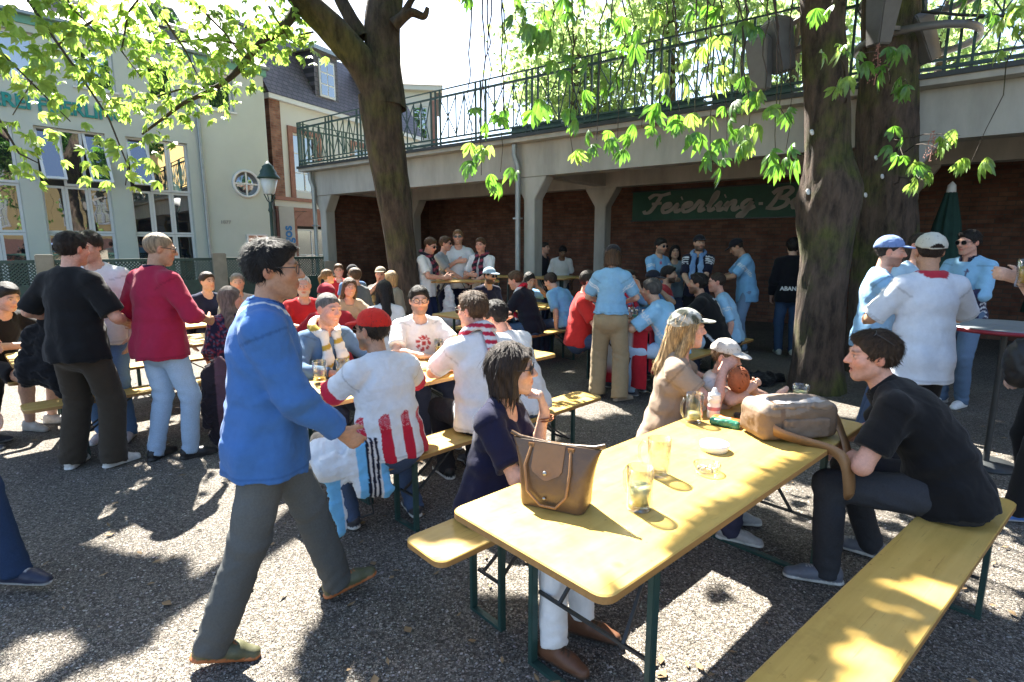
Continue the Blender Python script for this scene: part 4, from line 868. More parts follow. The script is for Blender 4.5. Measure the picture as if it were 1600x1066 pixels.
    if hair != 'bald' and hair != 'none':
        S = SDF(); th = {'short': .010, 'buzz': .003, 'bob': .016, 'long': .014, 'pony': .008, 'quiff': .012, 'curly': .020, 'bun': .008, 'thin': .004}[hair]
        if cap is not None: th = min(th, .004)
        S.ell(qh(0, -.018, .036), V3(.0765 + th, .094 + th, .087 + th * 1.15) * hs, 0, Rh)
        if hair in ('short', 'quiff', 'curly') and cap is None: S.ell(qh(.012, .042, .092), V3(.052, .048, .026) * hs * (1.1 if hair != 'short' else .95), .03, Rh)
        nn = V3(0, .767, -.643); 
        if hair in ('short', 'quiff', 'buzz', 'curly', 'pony', 'bun', 'thin'):
            S.plane(qh(0, .030 + (.002 if hair != 'thin' else -.02), .012), Rh @ nn); S.cone(qh(-.12, .015, -.03), qh(.12, .015, -.03), .034 * hs, .034 * hs, .008, op='s')
        else:
            S.ell(qh(0, .115, -.010), V3(.066, .085, .088) * hs, .012, Rh, op='s')
        if hair == 'bob':
            for sx in (1, -1): S.cone(qh(sx * .070, -.005, .02), qh(sx * .074, .018, -.105), .026 * hs, .024 * hs, .02)
            S.cone(qh(.0, -.075, .02), qh(.0, -.068, -.112), .055 * hs, .046 * hs, .03); S.cone(qh(.045, -.05, .02), qh(.05, -.04, -.112), .042 * hs, .034 * hs, .03); S.cone(qh(-.045, -.05, .02), qh(-.05, -.04, -.112), .042 * hs, .034 * hs, .03)
            S.cone(qh(-.05, .070, .088), qh(.06, .072, .080), .016 * hs, .016 * hs, .02); S.plane(qh(0, 0, -.118), -Rh[:, 2])
        if hair == 'long':
            bk = nb - Rc @ V3(0, .085, .10)
            for sx in (1, -1): e = qh(sx * .070, -.012, -.04); S.cone(e, nb + Rc @ V3(sx * .085, -.03, -.05) , .030 * hs, .026, .03); S.cone(nb + Rc @ V3(sx * .085, -.03, -.05), nb + Rc @ V3(sx * .075, -.075, -.17), .028, .018, .03); S.cone(qh(sx * .072, 0, .03), e, .024 * hs, .028 * hs, .02)
            S.cone(qh(0, -.07, .0), bk, .058 * hs, .050, .03); S.cone(bk, bk - Rc @ V3(0, 0, .10), .050, .03, .03)
        if hair == 'pony': S.cone(qh(0, -.10, .03), qh(0, -.14, -.02), .022, .026, .01); S.cone(qh(0, -.14, -.02), qh(.0, -.13, -.16), .026, .012, .02)
        if hair == 'bun': S.ell(qh(0, -.11, .055), V3(.035, .035, .03), .01)
        ph = rng.random() * 6
        def hd_(X, Y, Z):
            lx = (X - f32(hc0[0])) * f32(Rh[0, 0]) + (Y - f32(hc0[1])) * f32(Rh[1, 0]) + (Z - f32(hc0[2])) * f32(Rh[2, 0]); ly = (X - f32(hc0[0])) * f32(Rh[0, 1]) + (Y - f32(hc0[1])) * f32(Rh[1, 1]) + (Z - f32(hc0[2])) * f32(Rh[2, 1])
            lz = (X - f32(hc0[0])) * f32(Rh[0, 2]) + (Y - f32(hc0[1])) * f32(Rh[1, 2]) + (Z - f32(hc0[2])) * f32(Rh[2, 2])
            if hair in ('bob', 'long'): an_ = np.arctan2(lx, ly); return f32(.0016) * np.sin(an_ * 38 + ph + 20 * lz) + f32(.002) * np.sin(an_ * 17 + 9 * lz)
            a = .0017 if hair != 'curly' else .006
            if hair == 'buzz' or cap is not None: a = .0008
            return f32(a) * np.sin(lx * 210 + 60 * lz + ph + 2 * np.sin(ly * 70)) * np.sin(ly * 120 + 80 * lz) + f32(a) * np.sin(lx * 95 + ly * 60 + ph)
        S.disp = hd_; V, Q = S.surf(hd * (.9 if lod == 0 else 1.1)); rr = np.sin((V - hc0) @ Rh @ V3(260, 90, 40)) * .5 + .5; cc = hcol[None] * (.75 + .6 * rr[:, None])
        if len(V):
            nb_ = (2600, 1100, 0, 0)[lod]
            if hair == 'bob': nb_ = nb_ // 2
            if hair in ('buzz', 'thin') or (cap is not None and hair not in ('long', 'bob')): nb_ = nb_ // 3
            if nb_:                                    # loose strands break the outline
                cen = V[Q].mean(1); nor = np.cross(V[Q[:, 2]] - V[Q[:, 0]], V[Q[:, 3]] - V[Q[:, 1]]); nor /= np.linalg.norm(nor, axis=1)[:, None] + 1e-9
                lc_ = (cen - hc0) @ Rh / hs; okf = np.where(((nor @ Rh[:, 2]) > -.75) & ~((lc_[:, 1] > .035) & (lc_[:, 2] < .095)))[0]; pk = rng.choice(okf, nb_); c0_, n0_ = cen[pk], nor[pk]; l0 = lc_[pk]
                if hair in ('bob', 'long'): cmb = np.tile(V3(0, -.12, -1), (nb_, 1)) @ Rh.T; ln = .06; out = .015; jit = .02
                else:
                    w_ = l0 - np.array((.01, -.05, .13)); w_[:, 1] += .035 * np.sign(l0[:, 1] + .02); cmb = (w_ / (np.linalg.norm(w_, axis=1)[:, None] + 1e-9)) @ Rh.T; ln = .026 if hair != 'buzz' else .008; out = .3; jit = .2
                cmb = cmb - n0_ * (cmb * n0_).sum(1)[:, None] + rng.normal(size=(nb_, 3)) * jit; cmb /= np.linalg.norm(cmb, axis=1)[:, None]; d_ = cmb + n0_ * (out * (.4 + rng.random((nb_, 1)))); d_ /= np.linalg.norm(d_, axis=1)[:, None]
                sd_ = np.cross(d_, n0_); sd_ /= np.linalg.norm(sd_, axis=1)[:, None] + 1e-9; ww = .0011 + .0013 * rng.random((nb_, 1)); L1 = ln * (.5 + .9 * rng.random((nb_, 1))); b0 = c0_ - n0_ * .002; m0 = b0 + d_ * L1 * .55 + n0_ * .001; t0_ = b0 + d_ * L1 * .75 + cmb * L1 * .3 - n0_ * L1 * .08
                VB = np.stack([b0 - sd_ * ww, b0 + sd_ * ww, m0 + sd_ * ww * .8, m0 - sd_ * ww * .8, t0_ + sd_ * ww * .2, t0_ - sd_ * ww * .2], 1).reshape(-1, 3); qb = np.array([(0, 1, 2, 3), (3, 2, 4, 5)]); QB = (qb[None] + (np.arange(nb_) * 6)[:, None, None]).reshape(-1, 4) + len(V)
                cs_ = np.repeat(hcol[None] * (.55 + 1.1 * rng.random((nb_, 1))), 6, 0); V = np.concatenate([V, VB]); Q = np.concatenate([Q, QB]); cc = np.concatenate([cc, cs_])
            link('hair', np_mesh('hair', V, Q, cc), M['hair'], root)
    elif hair == 'bald':
        pass
    # ---- cap: crown + brim
    if cap is not None:
        cc0 = np.array(cap['c'], float); back = cap.get('back', False); sg_ = -1 if back else 1; tilt = cap.get('tilt', 6)
        Rk = Rh @ rot('x', tilt * 1.)
        qk = lambda *v: hc0 + Rk @ (V3(*v) * hs)
        S = SDF(); S.ell(qk(0, -.012, .046), V3(.0885, .108, .094) * hs, 0, Rk); S.plane(qk(0, 0, .040), -Rk[:, 2])
        S.disp = folds(.0012, seed, fr=3.); V, Q = S.surf(hd * .85); ck = np.tile(cc0, (len(V), 1)); lc = (V - hc0) @ Rk / hs
        seam = np.abs(np.sin(np.arctan2(lc[:, 0], lc[:, 1] + .012) * 3)) < .05; ck[seam] *= .7
        if 'fn' in cap: ck = cap['fn'](ck, lc)
        if cap.get('hole'): hm = (np.abs(lc[:, 0]) < .042) & (lc[:, 1] * sg_ > 0) & (lc[:, 2] < .078 - 14 * lc[:, 0] ** 2) & (lc[:, 2] > .046); ck[hm] = hcol * .6
        ko = link('cap', np_mesh('cap', V, Q, ck), M['cloth'], root)
        if cap.get('brim', True):
            S = SDF(); S.ell(qk(0, sg_ * .098, .043), V3(.078, .082, .012) * hs, 0, Rk @ rot('x', -sg_ * 9)); S.ell(qk(0, sg_ * .10, .020), V3(.085, .095, .022) * hs, .006, Rk @ rot('x', -sg_ * 9), op='s'); S.ell(qk(0, -.012, .04), V3(.080, .098, .06) * hs, .0, Rk, op='s')
            V, Q = S.surf(hd * .72); bc = np.array(cap.get('brimc', cap['c']), float); cb = np.tile(bc, (len(V), 1)); lc = (V - hc0) @ Rk / hs
            if 'fn' in cap: cb = cap['fn'](cb, lc)
            if len(V): link('brim', np_mesh('brim', V, Q, cb), M['cloth'], ko)
    # ---- glasses
    if glasses:
        m = MB(); up = .033 * 0
        gz = .012 if glasses != 'head' else .088; gy = .096 if glasses != 'head' else .075
        Rg = Rh if glasses != 'head' else Rh @ rot('x', 35)
        def lens(sx):
            P = [(sx * .034 + .027 * np.cos(a) * (1 - .12 * np.cos(2 * a)), gy + .002 - .004 * (abs(np.cos(a)) * (np.cos(a) * sx > 0)), gz + .0205 * np.sin(a)) for a in np.linspace(0, 2 * math.pi, 13)[:-1]]; return P
        gl = empty('glasses', (0, 0, 0)); gl.parent = root; lm = MB(); fm_ = MB()
        T = lambda v: hc0 + Rg @ (V3(*v) * hs)
        for sx in (1, -1):
            P = lens(sx)
            if glasses != 'clear':
                l_ = MB(); F_ = [T(p) for p in P]; B_ = [T((p[0], p[1] - .003, p[2])) for p in P]; l_.add(F_ + B_, [tuple(range(12)), tuple(range(23, 11, -1))] + [(i, 12 + i, 12 + (i + 1) % 12, (i + 1) % 12) for i in range(12)]); l_.build('lens', 'lens', gl)
            fm_.tube([T(p) for p in P + [P[0], P[1]]], .0017 * (1 if lod < 1 else 1.4), 5); fm_.tube([T((sx * .058, gy - .006, gz + .006)), T((sx * .079, .045, gz + .006)), T((sx * .082, -.012, gz + .003))], .0021 * (1 if lod < 1 else 1.3), 5)
        fm_.tube([T((-.009, gy + .002, gz + .004)), T((0, gy + .005, gz + .007)), T((.009, gy + .002, gz + .004))], .0017, 5); fm_.build('frame', 'frame' if glasses != 'clear' or True else 'thinmetal', gl)
    # ---- scarf round the neck with two hanging ends
    if scarf is not None:
        S = SDF(); c0 = nk + Rc @ V3(0, -.005, .012); pts = [c0 + Rc @ V3(.098 * math.sin(a), .085 * math.cos(a), .015 - .045 * math.cos(a)) * s for a in np.linspace(0.5, 2 * math.pi - .5, 12)]
        for a, b in zip(pts[:-1], pts[1:]): S.cone(a, b, .032, .032, .01, (Rc[:, 2] * .6 + nrm(a - c0) * .8, 1.35))
        for sx, e in ((1, pts[0]), (-1, pts[-1])):
            p1 = P2 + Rc @ V3(sx * .062, .155 + loose + belly * .4 + (.03 if fem else 0), .0); p2 = P1 + Rm_ @ V3(sx * .07, .152 + loose + belly, -.0)
            if scarf.get('ends', 1) >= 1: S.cone(e, p1, .036, .042, .02, (fc, 2.2)); S.cone(p1, p1 + (p2 - p1) * scarf.get('len', 1.), .042, .044, .02, (fm, 2.4), flat=True)
        if scarf.get('backend'): e = pts[5]; p1 = P2 + Rc @ V3(.03, -.16 - loose, .05); S.cone(e, p1, .036, .045, .02, (fc, 2.2)); S.cone(p1, P2 + Rc @ V3(.035, -.165 - loose, -.10), .045, .045, .02, (fc, 2.2), flat=True)
        S.disp = folds(.0018, seed + 9, fr=2.); V, Q = S.surf(hc * .8); zz = (V - P2) @ Rc; k_ = (np.sin(zz[:, 2] * scarf.get('f', 70) + zz[:, 0] * 14) > scarf.get('th', .0)); cc = np.where(k_[:, None], np.array(scarf['c']), np.array(scarf['c2'])); link('scarf', np_mesh('scarf', V, Q, cc), M['cloth'], root)
    root['pose'] = 1; del root['pose']
    return root, dict(P0=P0, P1=P1, P2=P2, P3=P3, WR=WR, EL=EL, SH=SH, hc=hc0, Rh=Rh, Rc=Rc, KN=KN, AN=AN, HD=HD, s=s)
# ================================================================ TABLES AND BENCHES
def round_rect(L, W, r, n=5):
    P = []
    for cx, cy_, a0 in ((L / 2 - r, W / 2 - r, 0), (-L / 2 + r, W / 2 - r, 90), (-L / 2 + r, -W / 2 + r, 180), (L / 2 - r, -W / 2 + r, 270)):
        for k in range(n + 1): a = R(a0 + 90 * k / n); P.append((cx + r * math.cos(a), cy_ + r * math.sin(a)))
    return P
def board(name, L, W, z, r, parent, t=.027):
    out = round_rect(L, W, r); inn = round_rect(L - .008, W - .008, r); n = len(out)
    V = [(x, y, z) for x, y in inn] + [(x, y, z - .004) for x, y in out] + [(x, y, z - t) for x, y in out]
    F = [tuple(range(n))] + [(i, n + i, n + (i + 1) % n, (i + 1) % n) for i in range(n)] + [(n + i, 2 * n + i, 2 * n + (i + 1) % n, n + (i + 1) % n) for i in range(n)] + [tuple(range(3 * n - 1, 2 * n - 1, -1))]
    me = bpy.data.meshes.new(name); me.from_pydata(V, [], F); me.materials.append(M['wood']); me.materials.append(M['wood_edge'])
    bm = bmesh.new(); bm.from_mesh(me); bmesh.ops.recalc_face_normals(bm, faces=bm.faces); bm.to_mesh(me); bm.free()
    for p in me.polygons: p.material_index = 0 if p.normal.z > .5 else 1
    return link(name, me, None, parent)
def folding(name, loc, ang, label, cat, group, L=2.2, W=.7, H=.77, inset=.35, near=True):
    o = empty(name, (*loc, 0), R(ang), label, cat, group)
    board('table_top' if cat == 'table' else 'seat', L, W, H, .045 if W > .4 else .05, o)
    ins = .075 if W > .4 else .035; w = .036 if W > .4 else .032
    for sx in (-1, 1):
        x = sx * (L / 2 - inset)
        for sy in (-1, 1):
            y = sy * (W / 2 - ins); MB().box((x - w / 2, y - w * .35, .016), (x + w / 2, y + w * .35, H - .03)).build('leg', 'green_paint', o, bevel=.003)
        MB().box((x - w * .45, -W / 2 + ins - w * .35, .001), (x + w * .45, W / 2 - ins + w * .35, .0155)).build('foot_bar', 'green_paint', o)
        MB().box((x - .02, -W / 2 + ins + w * .36, H - .062), (x + .02, W / 2 - ins - w * .36, H - .0275)).build('cross_bar', 'green_paint', o)
        for sy in (-1, 1):
            MB().bar((x - sx * .02, sy * (W / 2 - ins) * .55, H * .42), (x - sx * .36, sy * (W / 2 - ins) * .35, H - .04), .012).build('brace', 'dark_steel', o)
        MB().bar((x - sx * .02, -(W / 2 - ins) + w * .4, H * .42), (x - sx * .02, (W / 2 - ins) - w * .4, H * .42), .012).build('brace_bar', 'dark_steel', o)
    if W > .4: MB().box((-L / 2 + .5, -.03, H - .05), (L / 2 - .5, .03, H - .028)).build('batten', 'wood_edge', o)
    return o
GT, GB = 'beer garden tables', 'beer garden benches'
folding('folding_table', (.824, 2.342), 42.5, 'sunlit yellow folding table in the foreground with the brown tote bag on it', 'table', GT)
folding('folding_bench', (.44, 2.82), 42.5, 'yellow bench the woman in the navy top sits on', 'bench', GB, 2.2, .27, .48, .35)
folding('folding_bench', (1.51, 1.92), 39.5, 'yellow bench in the right foreground under the man in black polo', 'bench', GB, 2.2, .27, .48, .35)
folding('folding_table', (-.62, 4.2), 46, 'yellow folding table between the red cap man and the man with dark glasses', 'table', GT)
folding('folding_bench', (-.12, 3.72), 45.5, 'yellow bench under the man in the red striped football shirt', 'bench', GB, 2.2, .27, .48, .35)
folding('folding_bench', (-1.08, 4.65), 46, 'bench behind the second table under the grey haired man with white scarf', 'bench', GB, 2.2, .27, .48, .35)
folding('folding_table', (-1.98, 6.12), 46, 'yellow folding table in front of the smiling long haired woman in beige', 'table', GT)
folding('folding_bench', (-1.53, 5.70), 46, 'bench under the black haired woman seen from behind', 'bench', GB, 2.2, .27, .48, .35)
folding('folding_bench', (-2.42, 6.55), 46, 'bench under the smiling long haired woman in beige', 'bench', GB, 2.2, .27, .48, .35)
folding('folding_table', (-2.5, 9.0), 46, 'folding table at the back beside the left tree trunk', 'table', GT)
folding('folding_bench', (-2.05, 8.55), 46, 'bench under the blonde woman beside the left tree trunk', 'bench', GB, 2.2, .27, .48, .35)
folding('folding_bench', (-2.95, 9.45), 46, 'bench under the people in front of the terrace corner', 'bench', GB, 2.2, .27, .48, .35)
folding('folding_table', (-3.4, 5.3), 46, 'pale topped folding table behind the man in the crimson sweater', 'table', GT)
folding('folding_bench', (-2.97, 4.88), 46, 'bench with the mauve coat hanging over it beside the crimson sweater man', 'bench', GB, 2.2, .27, .48, .35)
folding('folding_bench', (-3.83, 5.72), 46, 'bench at the left edge behind the man in the black shirt', 'bench', GB, 2.2, .27, .48, .35)
folding('folding_table', (-.10, 8.15), 46, 'folding table in front of the man in black with red and white scarf', 'table', GT)
folding('folding_bench', (.33, 7.72), 46, 'bench under the man in black with red and white scarf', 'bench', GB, 2.2, .27, .48, .35)
folding('folding_bench', (-.53, 8.58), 46, 'bench under the bearded man in the light blue cap', 'bench', GB, 2.2, .27, .48, .35)
folding('folding_table', (2.0, 7.05), 46, 'folding table draped with the red and white flag', 'table', GT)
folding('folding_bench', (2.34, 6.54), 46, 'bench under the man in the black number eleven jersey', 'bench', GB, 2.2, .27, .48, .35)
folding('folding_bench', (1.57, 7.47), 46, 'bench behind the flag draped table under the man with a moustache', 'bench', GB, 2.2, .27, .48, .35)
folding('standing_table', (-.98, 9.35), 8, 'tall yellow standing table with a white bag hanging from it', 'table', 'standing tables', 1.5, .55, 1.12, .25)
folding('standing_table', (.35, 10.75), -30, 'tall standing table in shade behind the grey downpipe', 'table', 'standing tables', 1.7, .5, 1.10, .25)
folding('standing_table', (1.35, 11.2), -30, 'tall standing table in the arcade before the man in white', 'table', 'standing tables', 1.5, .5, 1.08, .25)
# round bistro table at the right
rt = empty('bistro_table', (3.72, 4.15, 0), 0, 'round grey topped bistro table at the right edge', 'table')
MB().lathe([(.001, 1.10), (.37, 1.10), (.40, 1.105), (.40, 1.075), (.36, 1.065), (.001, 1.065)], 36).build('table_top', 'zinc', rt)
MB().lathe([(.405, 1.07), (.408, 1.085), (.405, 1.10), (.401, 1.085)], 36, close=True).build('rim', var_mat('red_rim', (.35, .03, .05), .4), rt)
MB().tube([(0, 0, .03), (0, 0, 1.064)], .022, 12).build('pole', 'dark_steel', rt)
MB().lathe([(.001, .035), (.20, .02), (.21, .0), (.001, .0)], 24).build('base', 'dark_steel', rt)

# ================================================================ PEOPLE
def toL(loc, heading, p):
    t = R(heading); d = np.array(p, float) - np.array(loc, float); f = (math.sin(t), math.cos(t)); r = (math.cos(t), -math.sin(t)); return (d[0] * r[0] + d[1] * r[1], d[0] * f[0] + d[1] * f[1], d[2])
WHITE = (.72, .72, .72); NAVY = (.012, .014, .035); BLACK = (.012, .012, .013); SKY = (.20, .42, .66); RED = (.52, .025, .03); DEN = (.06, .09, .16)
def trim(c, arm_at=None, hem_at=None):
    def f(cc, I):
        if arm_at is not None:
            for k, sx in (('armR', 1), ('armL', -1)): cc[(I[k] > arm_at) & (I['L'][:, 0] * sx > .12)] = c
        return cc
    return f
def jersey_celeste(cc, I):
    L = I['L']; cc[(np.abs(L[:, 0] - .04) < .018) & (np.abs(L[:, 2] - .07) < .025) & (L[:, 1] > 0)] = (.45, .10, .14)
    for k, sx in (('armR', 1), ('armL', -1)): m = (np.abs(I[k] - .10) < .03) & (L[:, 0] * sx > .14); cc[m & (np.sin(I[k] * 220) > 0)] = (.65, .68, .7)
    return cc
# -- 1 the walking man in blue
p5 = (-1.04, 2.27, 0)
def blue_fn(cc, I):
    L = I['L']; cc[(np.abs(np.hypot(L[:, 0], L[:, 1] + .0) - .098) < .006) & (L[:, 2] > .10)] = (.55, .58, .62); return cc
person('man in bright blue fleece and grey jeans walking past in the foreground', p5, 62, h=1.72, g=1.06, lod=0, top=(.055, .152, .385), sleeve=1.93, loose=.034, collar=(.022, .06, .19), neck='none', top_fn=blue_fn, hem=.15, bottom=(.085, .088, .085), wide=.012, lean=3, twist=2, head=(12, 3, 0),
       arms={'R': dict(w=(.18, .27, .93), pole=(.7, -1, -.3), pn=(-1, .1, 0), curl=.55), 'L': dict(w=(-.34, .10, .86), pole=(-.5, -1, 0))},
       legs={'L': dict(a=(-.10, .26, .10), yaw=2, pitch=-14), 'R': dict(a=(.13, -.27, .10), yaw=10, pitch=12, pole=(.1, 1, .1))},
       hairc='black', hair='short', skin='tan', glasses='clear', shoe=(.085, .085, .045), sole=(.36, .12, .04), top_name='fleece')
# -- 2 navy woman
loc = (-.09, 2.42, 0); H_ = 116
person('dark bobbed woman in navy top and sunglasses sitting behind the tote bag', loc, H_, h=1.59, g=1.04, sex='f', lod=0, sit=.475, lean=9, twist=-6, head=(-12, 0, 2), hair='bob', hairc=(.034, .024, .019), skin='fair', top=(.011, .012, .034), neck='v', sleeve=.72, loose=.012, bottom=(.68, .68, .68), bmat='cloth',
       glasses='sun', arms={'L': dict(w=toL(loc, H_, (.145, 2.385, .975)), pole=(.2, .5, -1), hd=toL((0, 0, 0), H_, (-.28, -.04, .95)), pn=toL((0, 0, 0), H_, (-.9, .2, -.2)), curl=1.0), 'R': dict(w=(.02, .36, .80), pole=(1, -.6, -.5), hd=(-.8, .6, 0), pn=(0, 0, -1), curl=.3)},
       legs={'R': dict(a=toL(loc, H_, (.17, 2.04, .09)), yaw=14), 'L': dict(a=toL(loc, H_, (.31, 2.20, .09)), yaw=-2)}, shoe=(.115, .050, .026), sole=(.05, .03, .02), boots=.20)
# -- 3 man in black polo
loc = (2.02, 2.44, 0); H_ = -52
person('man in black polo shirt and dark jeans leaning forward on the right bench', loc, H_, h=1.83, g=1.05, lod=0, sit=.48, lean=43, head=(-22, 4, 0), hair='short', hairc=(.040, .024, .014), skin='pink', top=(.010, .010, .011), sleeve=.66, loose=.022, collar=(.010, .010, .011), hem=.09, bottom=(.034, .036, .042), glasses='head',
       top_fn=lambda cc, I: cc, arms={'L': dict(w=(-.06, .42, .69), pole=(-1, -.1, -.5), hd=(.6, .6, -.35), pn=(-.2, 0, -1), curl=.5), 'R': dict(w=(.05, .45, .72), pole=(1, -.2, -.4), hd=(-.7, .6, -.2), pn=(0, 0, -1), curl=.5)},
       legs={'L': dict(a=toL(loc, H_, (1.60, 2.60, .09)), yaw=-22), 'R': dict(a=toL(loc, H_, (1.98, 2.85, .09)), yaw=0)}, shoe=(.10, .11, .14), sole=(.45, .45, .44), open_mouth=.6, beard=.18)
# -- 4 woman in camouflage cap
loc = (.94, 3.26, 0); H_ = 112
def camo(cc, lc):
    n = np.sin(lc[:, 0] * 70 + 2 * np.sin(lc[:, 1] * 50)) + np.sin(lc[:, 2] * 80 + lc[:, 1] * 60); cc[:] = np.where((n > .5)[:, None], (.07, .075, .055), np.where((n < -.6)[:, None], (.42, .42, .38), (.22, .225, .19))); return cc
person('blonde woman in camouflage cap and beige shirt holding a child', loc, H_, h=1.70, g=.98, sex='f', lod=0, sit=.48, lean=8, twist=-10, head=(-14, 0, 0), hair='long', hairc='blond', skin='pink', top=(.30, .225, .165), sleeve=.5, loose=.012, bottom=(.04, .04, .07), smile=1, open_mouth=.5, cap=dict(c=(.2, .2, .18), fn=camo, tilt=8),
       arms={'R': dict(w=(.0, .31, 1.0), pole=(.9, -.4, -1), hd=(-.5, .5, .5), pn=(-.7, .2, 0), curl=.9), 'L': dict(w=(-.16, .36, .90), pole=(-1, .2, -.6), hd=(.5, .6, .4), pn=(.8, 0, 0), curl=.9)}, shoe=(.3, .3, .3))
loc = (1.23, 3.26, 0); H_ = 120
person('small child in pale sun cap held on the lap at the table end', loc, H_, h=1.02, g=1.18, lod=1, pelvis=(0, 0, .64), lean=-4, head=(10, 12, 0), hair='short', hairc='light', skin='fair', top=(.60, .56, .52), sleeve=.6, loose=.010, bottom=(.42, .30, .26), bmat='cloth', cap=dict(c=(.56, .52, .46), tilt=4),
       arms={'R': dict(w=(.06, .19, .88), pole=(1, -.3, -.6), curl=.7), 'L': dict(w=(-.08, .20, .89), pole=(-1, -.3, -.6), curl=.7)}, legs={'R': dict(a=(.10, .30, .80), pole=(.3, .2, 1), yaw=20, pitch=-60), 'L': dict(a=(-.12, .30, .80), pole=(-.3, .2, 1), yaw=-20, pitch=-60)}, shoe=(.55, .36, .28), sole=(.55, .36, .28), sit=.5, shorts=True)
# -- 5 red cap man, striped shirt
loc = (-.71, 3.10, 0); H_ = -38
def stripes(cc, I):
    L = I['L']; lw = I['Lw'][:, 2]; a = np.arctan2(L[:, 0], -L[:, 1]); m = (lw < .02 + .02 * np.sin(a * 7.5)) & (np.sin(a * 7.5 + .5) > .12) & (np.abs(L[:, 0]) < .24); cc[m] = (.50, .02, .04); f_ = m & (lw > -.05) & (np.sin(L[:, 2] * 420) * np.sin(L[:, 0] * 420) > .35); cc[f_] = (.62, .35, .36)
    for k, sx in (('armR', 1), ('armL', -1)): cc[(I[k] > .155) & (L[:, 0] * sx > .13)] = (.50, .02, .05)
    return cc
person('man in red cap and white football shirt with red stripes seen from behind', loc, H_, h=1.70, g=1.14, lod=0, sit=.48, lean=15, twist=-5, head=(-22, 2, 0), hair='short', hairc='dark', skin='tan', top=WHITE, top_fn=stripes, sleeve=.72, loose=.022, hem=.09, bottom=DEN, cap=dict(c=(.60, .03, .02), tilt=4), glasses='sun', beard=.7, top_res=.006,
       arms={'L': dict(w=(-.12, .45, .80), pole=(-1, -.2, -.4), hd=(.5, .8, 0), pn=(0, 0, -1)), 'R': dict(w=(.16, .45, .80), pole=(1, -.2, -.4), hd=(-.3, .9, 0), pn=(0, 0, -1))}, legs={'L': dict(a=(-.18, .22, .09)), 'R': dict(a=(.2, .12, .09))})
# -- 6 white t-shirt, red scarf on the back
loc = (-.20, 3.62, 0); H_ = -28
person('man in plain white t-shirt with red and white scarf hanging down his back', loc, H_, h=1.84, g=1.04, lod=1, sit=.48, lean=8, twist=0, head=(-30, 6, 0), hair='short', hairc='brown', skin='pink', top=WHITE, sleeve=.7, loose=.02, hem=.10, bottom=(.02, .02, .024), glasses='sun', scarf=dict(c=(.62, .6, .6), c2=(.42, .02, .05), backend=True, ends=0, f=120),
       arms={'L': dict(w=(-.08, .46, .80), pole=(-1, -.2, -.4), hd=(.6, .7, 0), pn=(0, 0, -1)), 'R': dict(w=(.2, .42, .80), pole=(1, -.2, -.5), pn=(0, 0, -1))}, shoe=(.012, .012, .012))
loc = (.10, 3.98, 0); H_ = -50
person('dark haired man in white shirt resting his head on his hand behind the scarf man', loc, H_, h=1.72, lod=1, sit=.48, lean=26, side=-6, head=(-20, 20, 0), hair='short', hairc='black', skin='pink', top=WHITE, sleeve=.7, loose=.018, bottom=DEN, arms={'R': dict(w=(.13, .34, 1.12), pole=(1, .5, -.9), hd=(-.3, -.5, .6), pn=(-.3, -.6, -.4)), 'L': dict(w=(-.05, .44, .80), pole=(-1, 0, -.5), hd=(.6, .6, 0), pn=(0, 0, -1))})
# -- 7 grey haired man with scarf, man with glasses
loc = (-1.47, 4.22, 0); H_ = 132
person('grey haired man in blue pullover with white and yellow football scarf', loc, H_, h=1.74, lod=1, sit=.48, lean=10, head=(-8, 6, -4), hair='buzz', hairc=(.10, .095, .09), skin='pink', top=(.10, .17, .27), sleeve=1.9, loose=.022, scarf=dict(c=(.62, .62, .58), c2=(.40, .28, .05), f=46, th=-.75), smile=1,
       arms={'L': dict(w=(-.16, .40, .80), pole=(-1, -.3, -.4), hd=(.6, .6, 0), pn=(0, 0, -1)), 'R': dict(w=(.14, .40, .80), pole=(1, -.3, -.4), hd=(-.5, .7, 0), pn=(0, 0, -1))})
def print_red(cc, I):
    L = I['L']; r = np.sqrt(L[:, 0] ** 2 + (L[:, 2] + .02) ** 2); cc[(L[:, 1] > 0) & (np.abs(r - .055) < .018) & (np.sin(np.arctan2(L[:, 0], L[:, 2]) * 9) > -.4)] = (.42, .06, .06); cc[(L[:, 1] > 0) & (r < .022)] = (.42, .06, .06); return cc
loc = (-.84, 4.88, 0); H_ = 150
person('young man with dark framed glasses and white shirt with red print', loc, H_, h=1.72, g=1.08, lod=1, sit=.48, lean=6, head=(14, 2, 0), hair='short', hairc='black', skin='fair', top=WHITE, top_fn=print_red, sleeve=.7, loose=.02, beard=.5, glasses='clear', arms={'R': dict(w=(.10, .40, .80), pole=(1, -.2, -.4), hd=(-.9, .3, 0), pn=(0, 0, -1)), 'L': dict(w=(-.12, .40, .80), pole=(-1, -.2, -.4), hd=(.9, .3, 0), pn=(0, 0, -1))})
# -- 8 left group
loc = (-3.26, 4.12, 0)
person('man in black t-shirt and wide brown trousers seen from behind', loc, 8, h=1.80, g=1.12, lod=1, top=BLACK, sleeve=.8, loose=.024, hem=.10, bottom=(.046, .036, .026), bmat='cloth', wide=.030, hair='short', hairc=(.018, .012, .009), skin='pink', head=(8, 6, 0), shoe=(.55, .53, .5), sole=(.6, .6, .58),
       arms={'L': dict(w=(-.30, .22, 1.13), pole=(-.8, -1, -.3)), 'R': dict(w=(.20, .25, 1.1), pole=(.8, -.8, -.3))}, legs={'L': dict(a=(-.14, -.04, .085), yaw=-18), 'R': dict(a=(.15, .03, .085), yaw=20)})
person('man in white shirt and blue jeans facing us behind the black t-shirt', (-3.52, 4.75, 0), 168, h=1.82, g=1.08, lod=1, top=WHITE, sleeve=.7, hair='quiff', hairc='dark', bottom=(.11, .19, .34), shoe=(.6, .55, .58), head=(10, 10, 0))
loc = (-2.74, 4.28, 0)
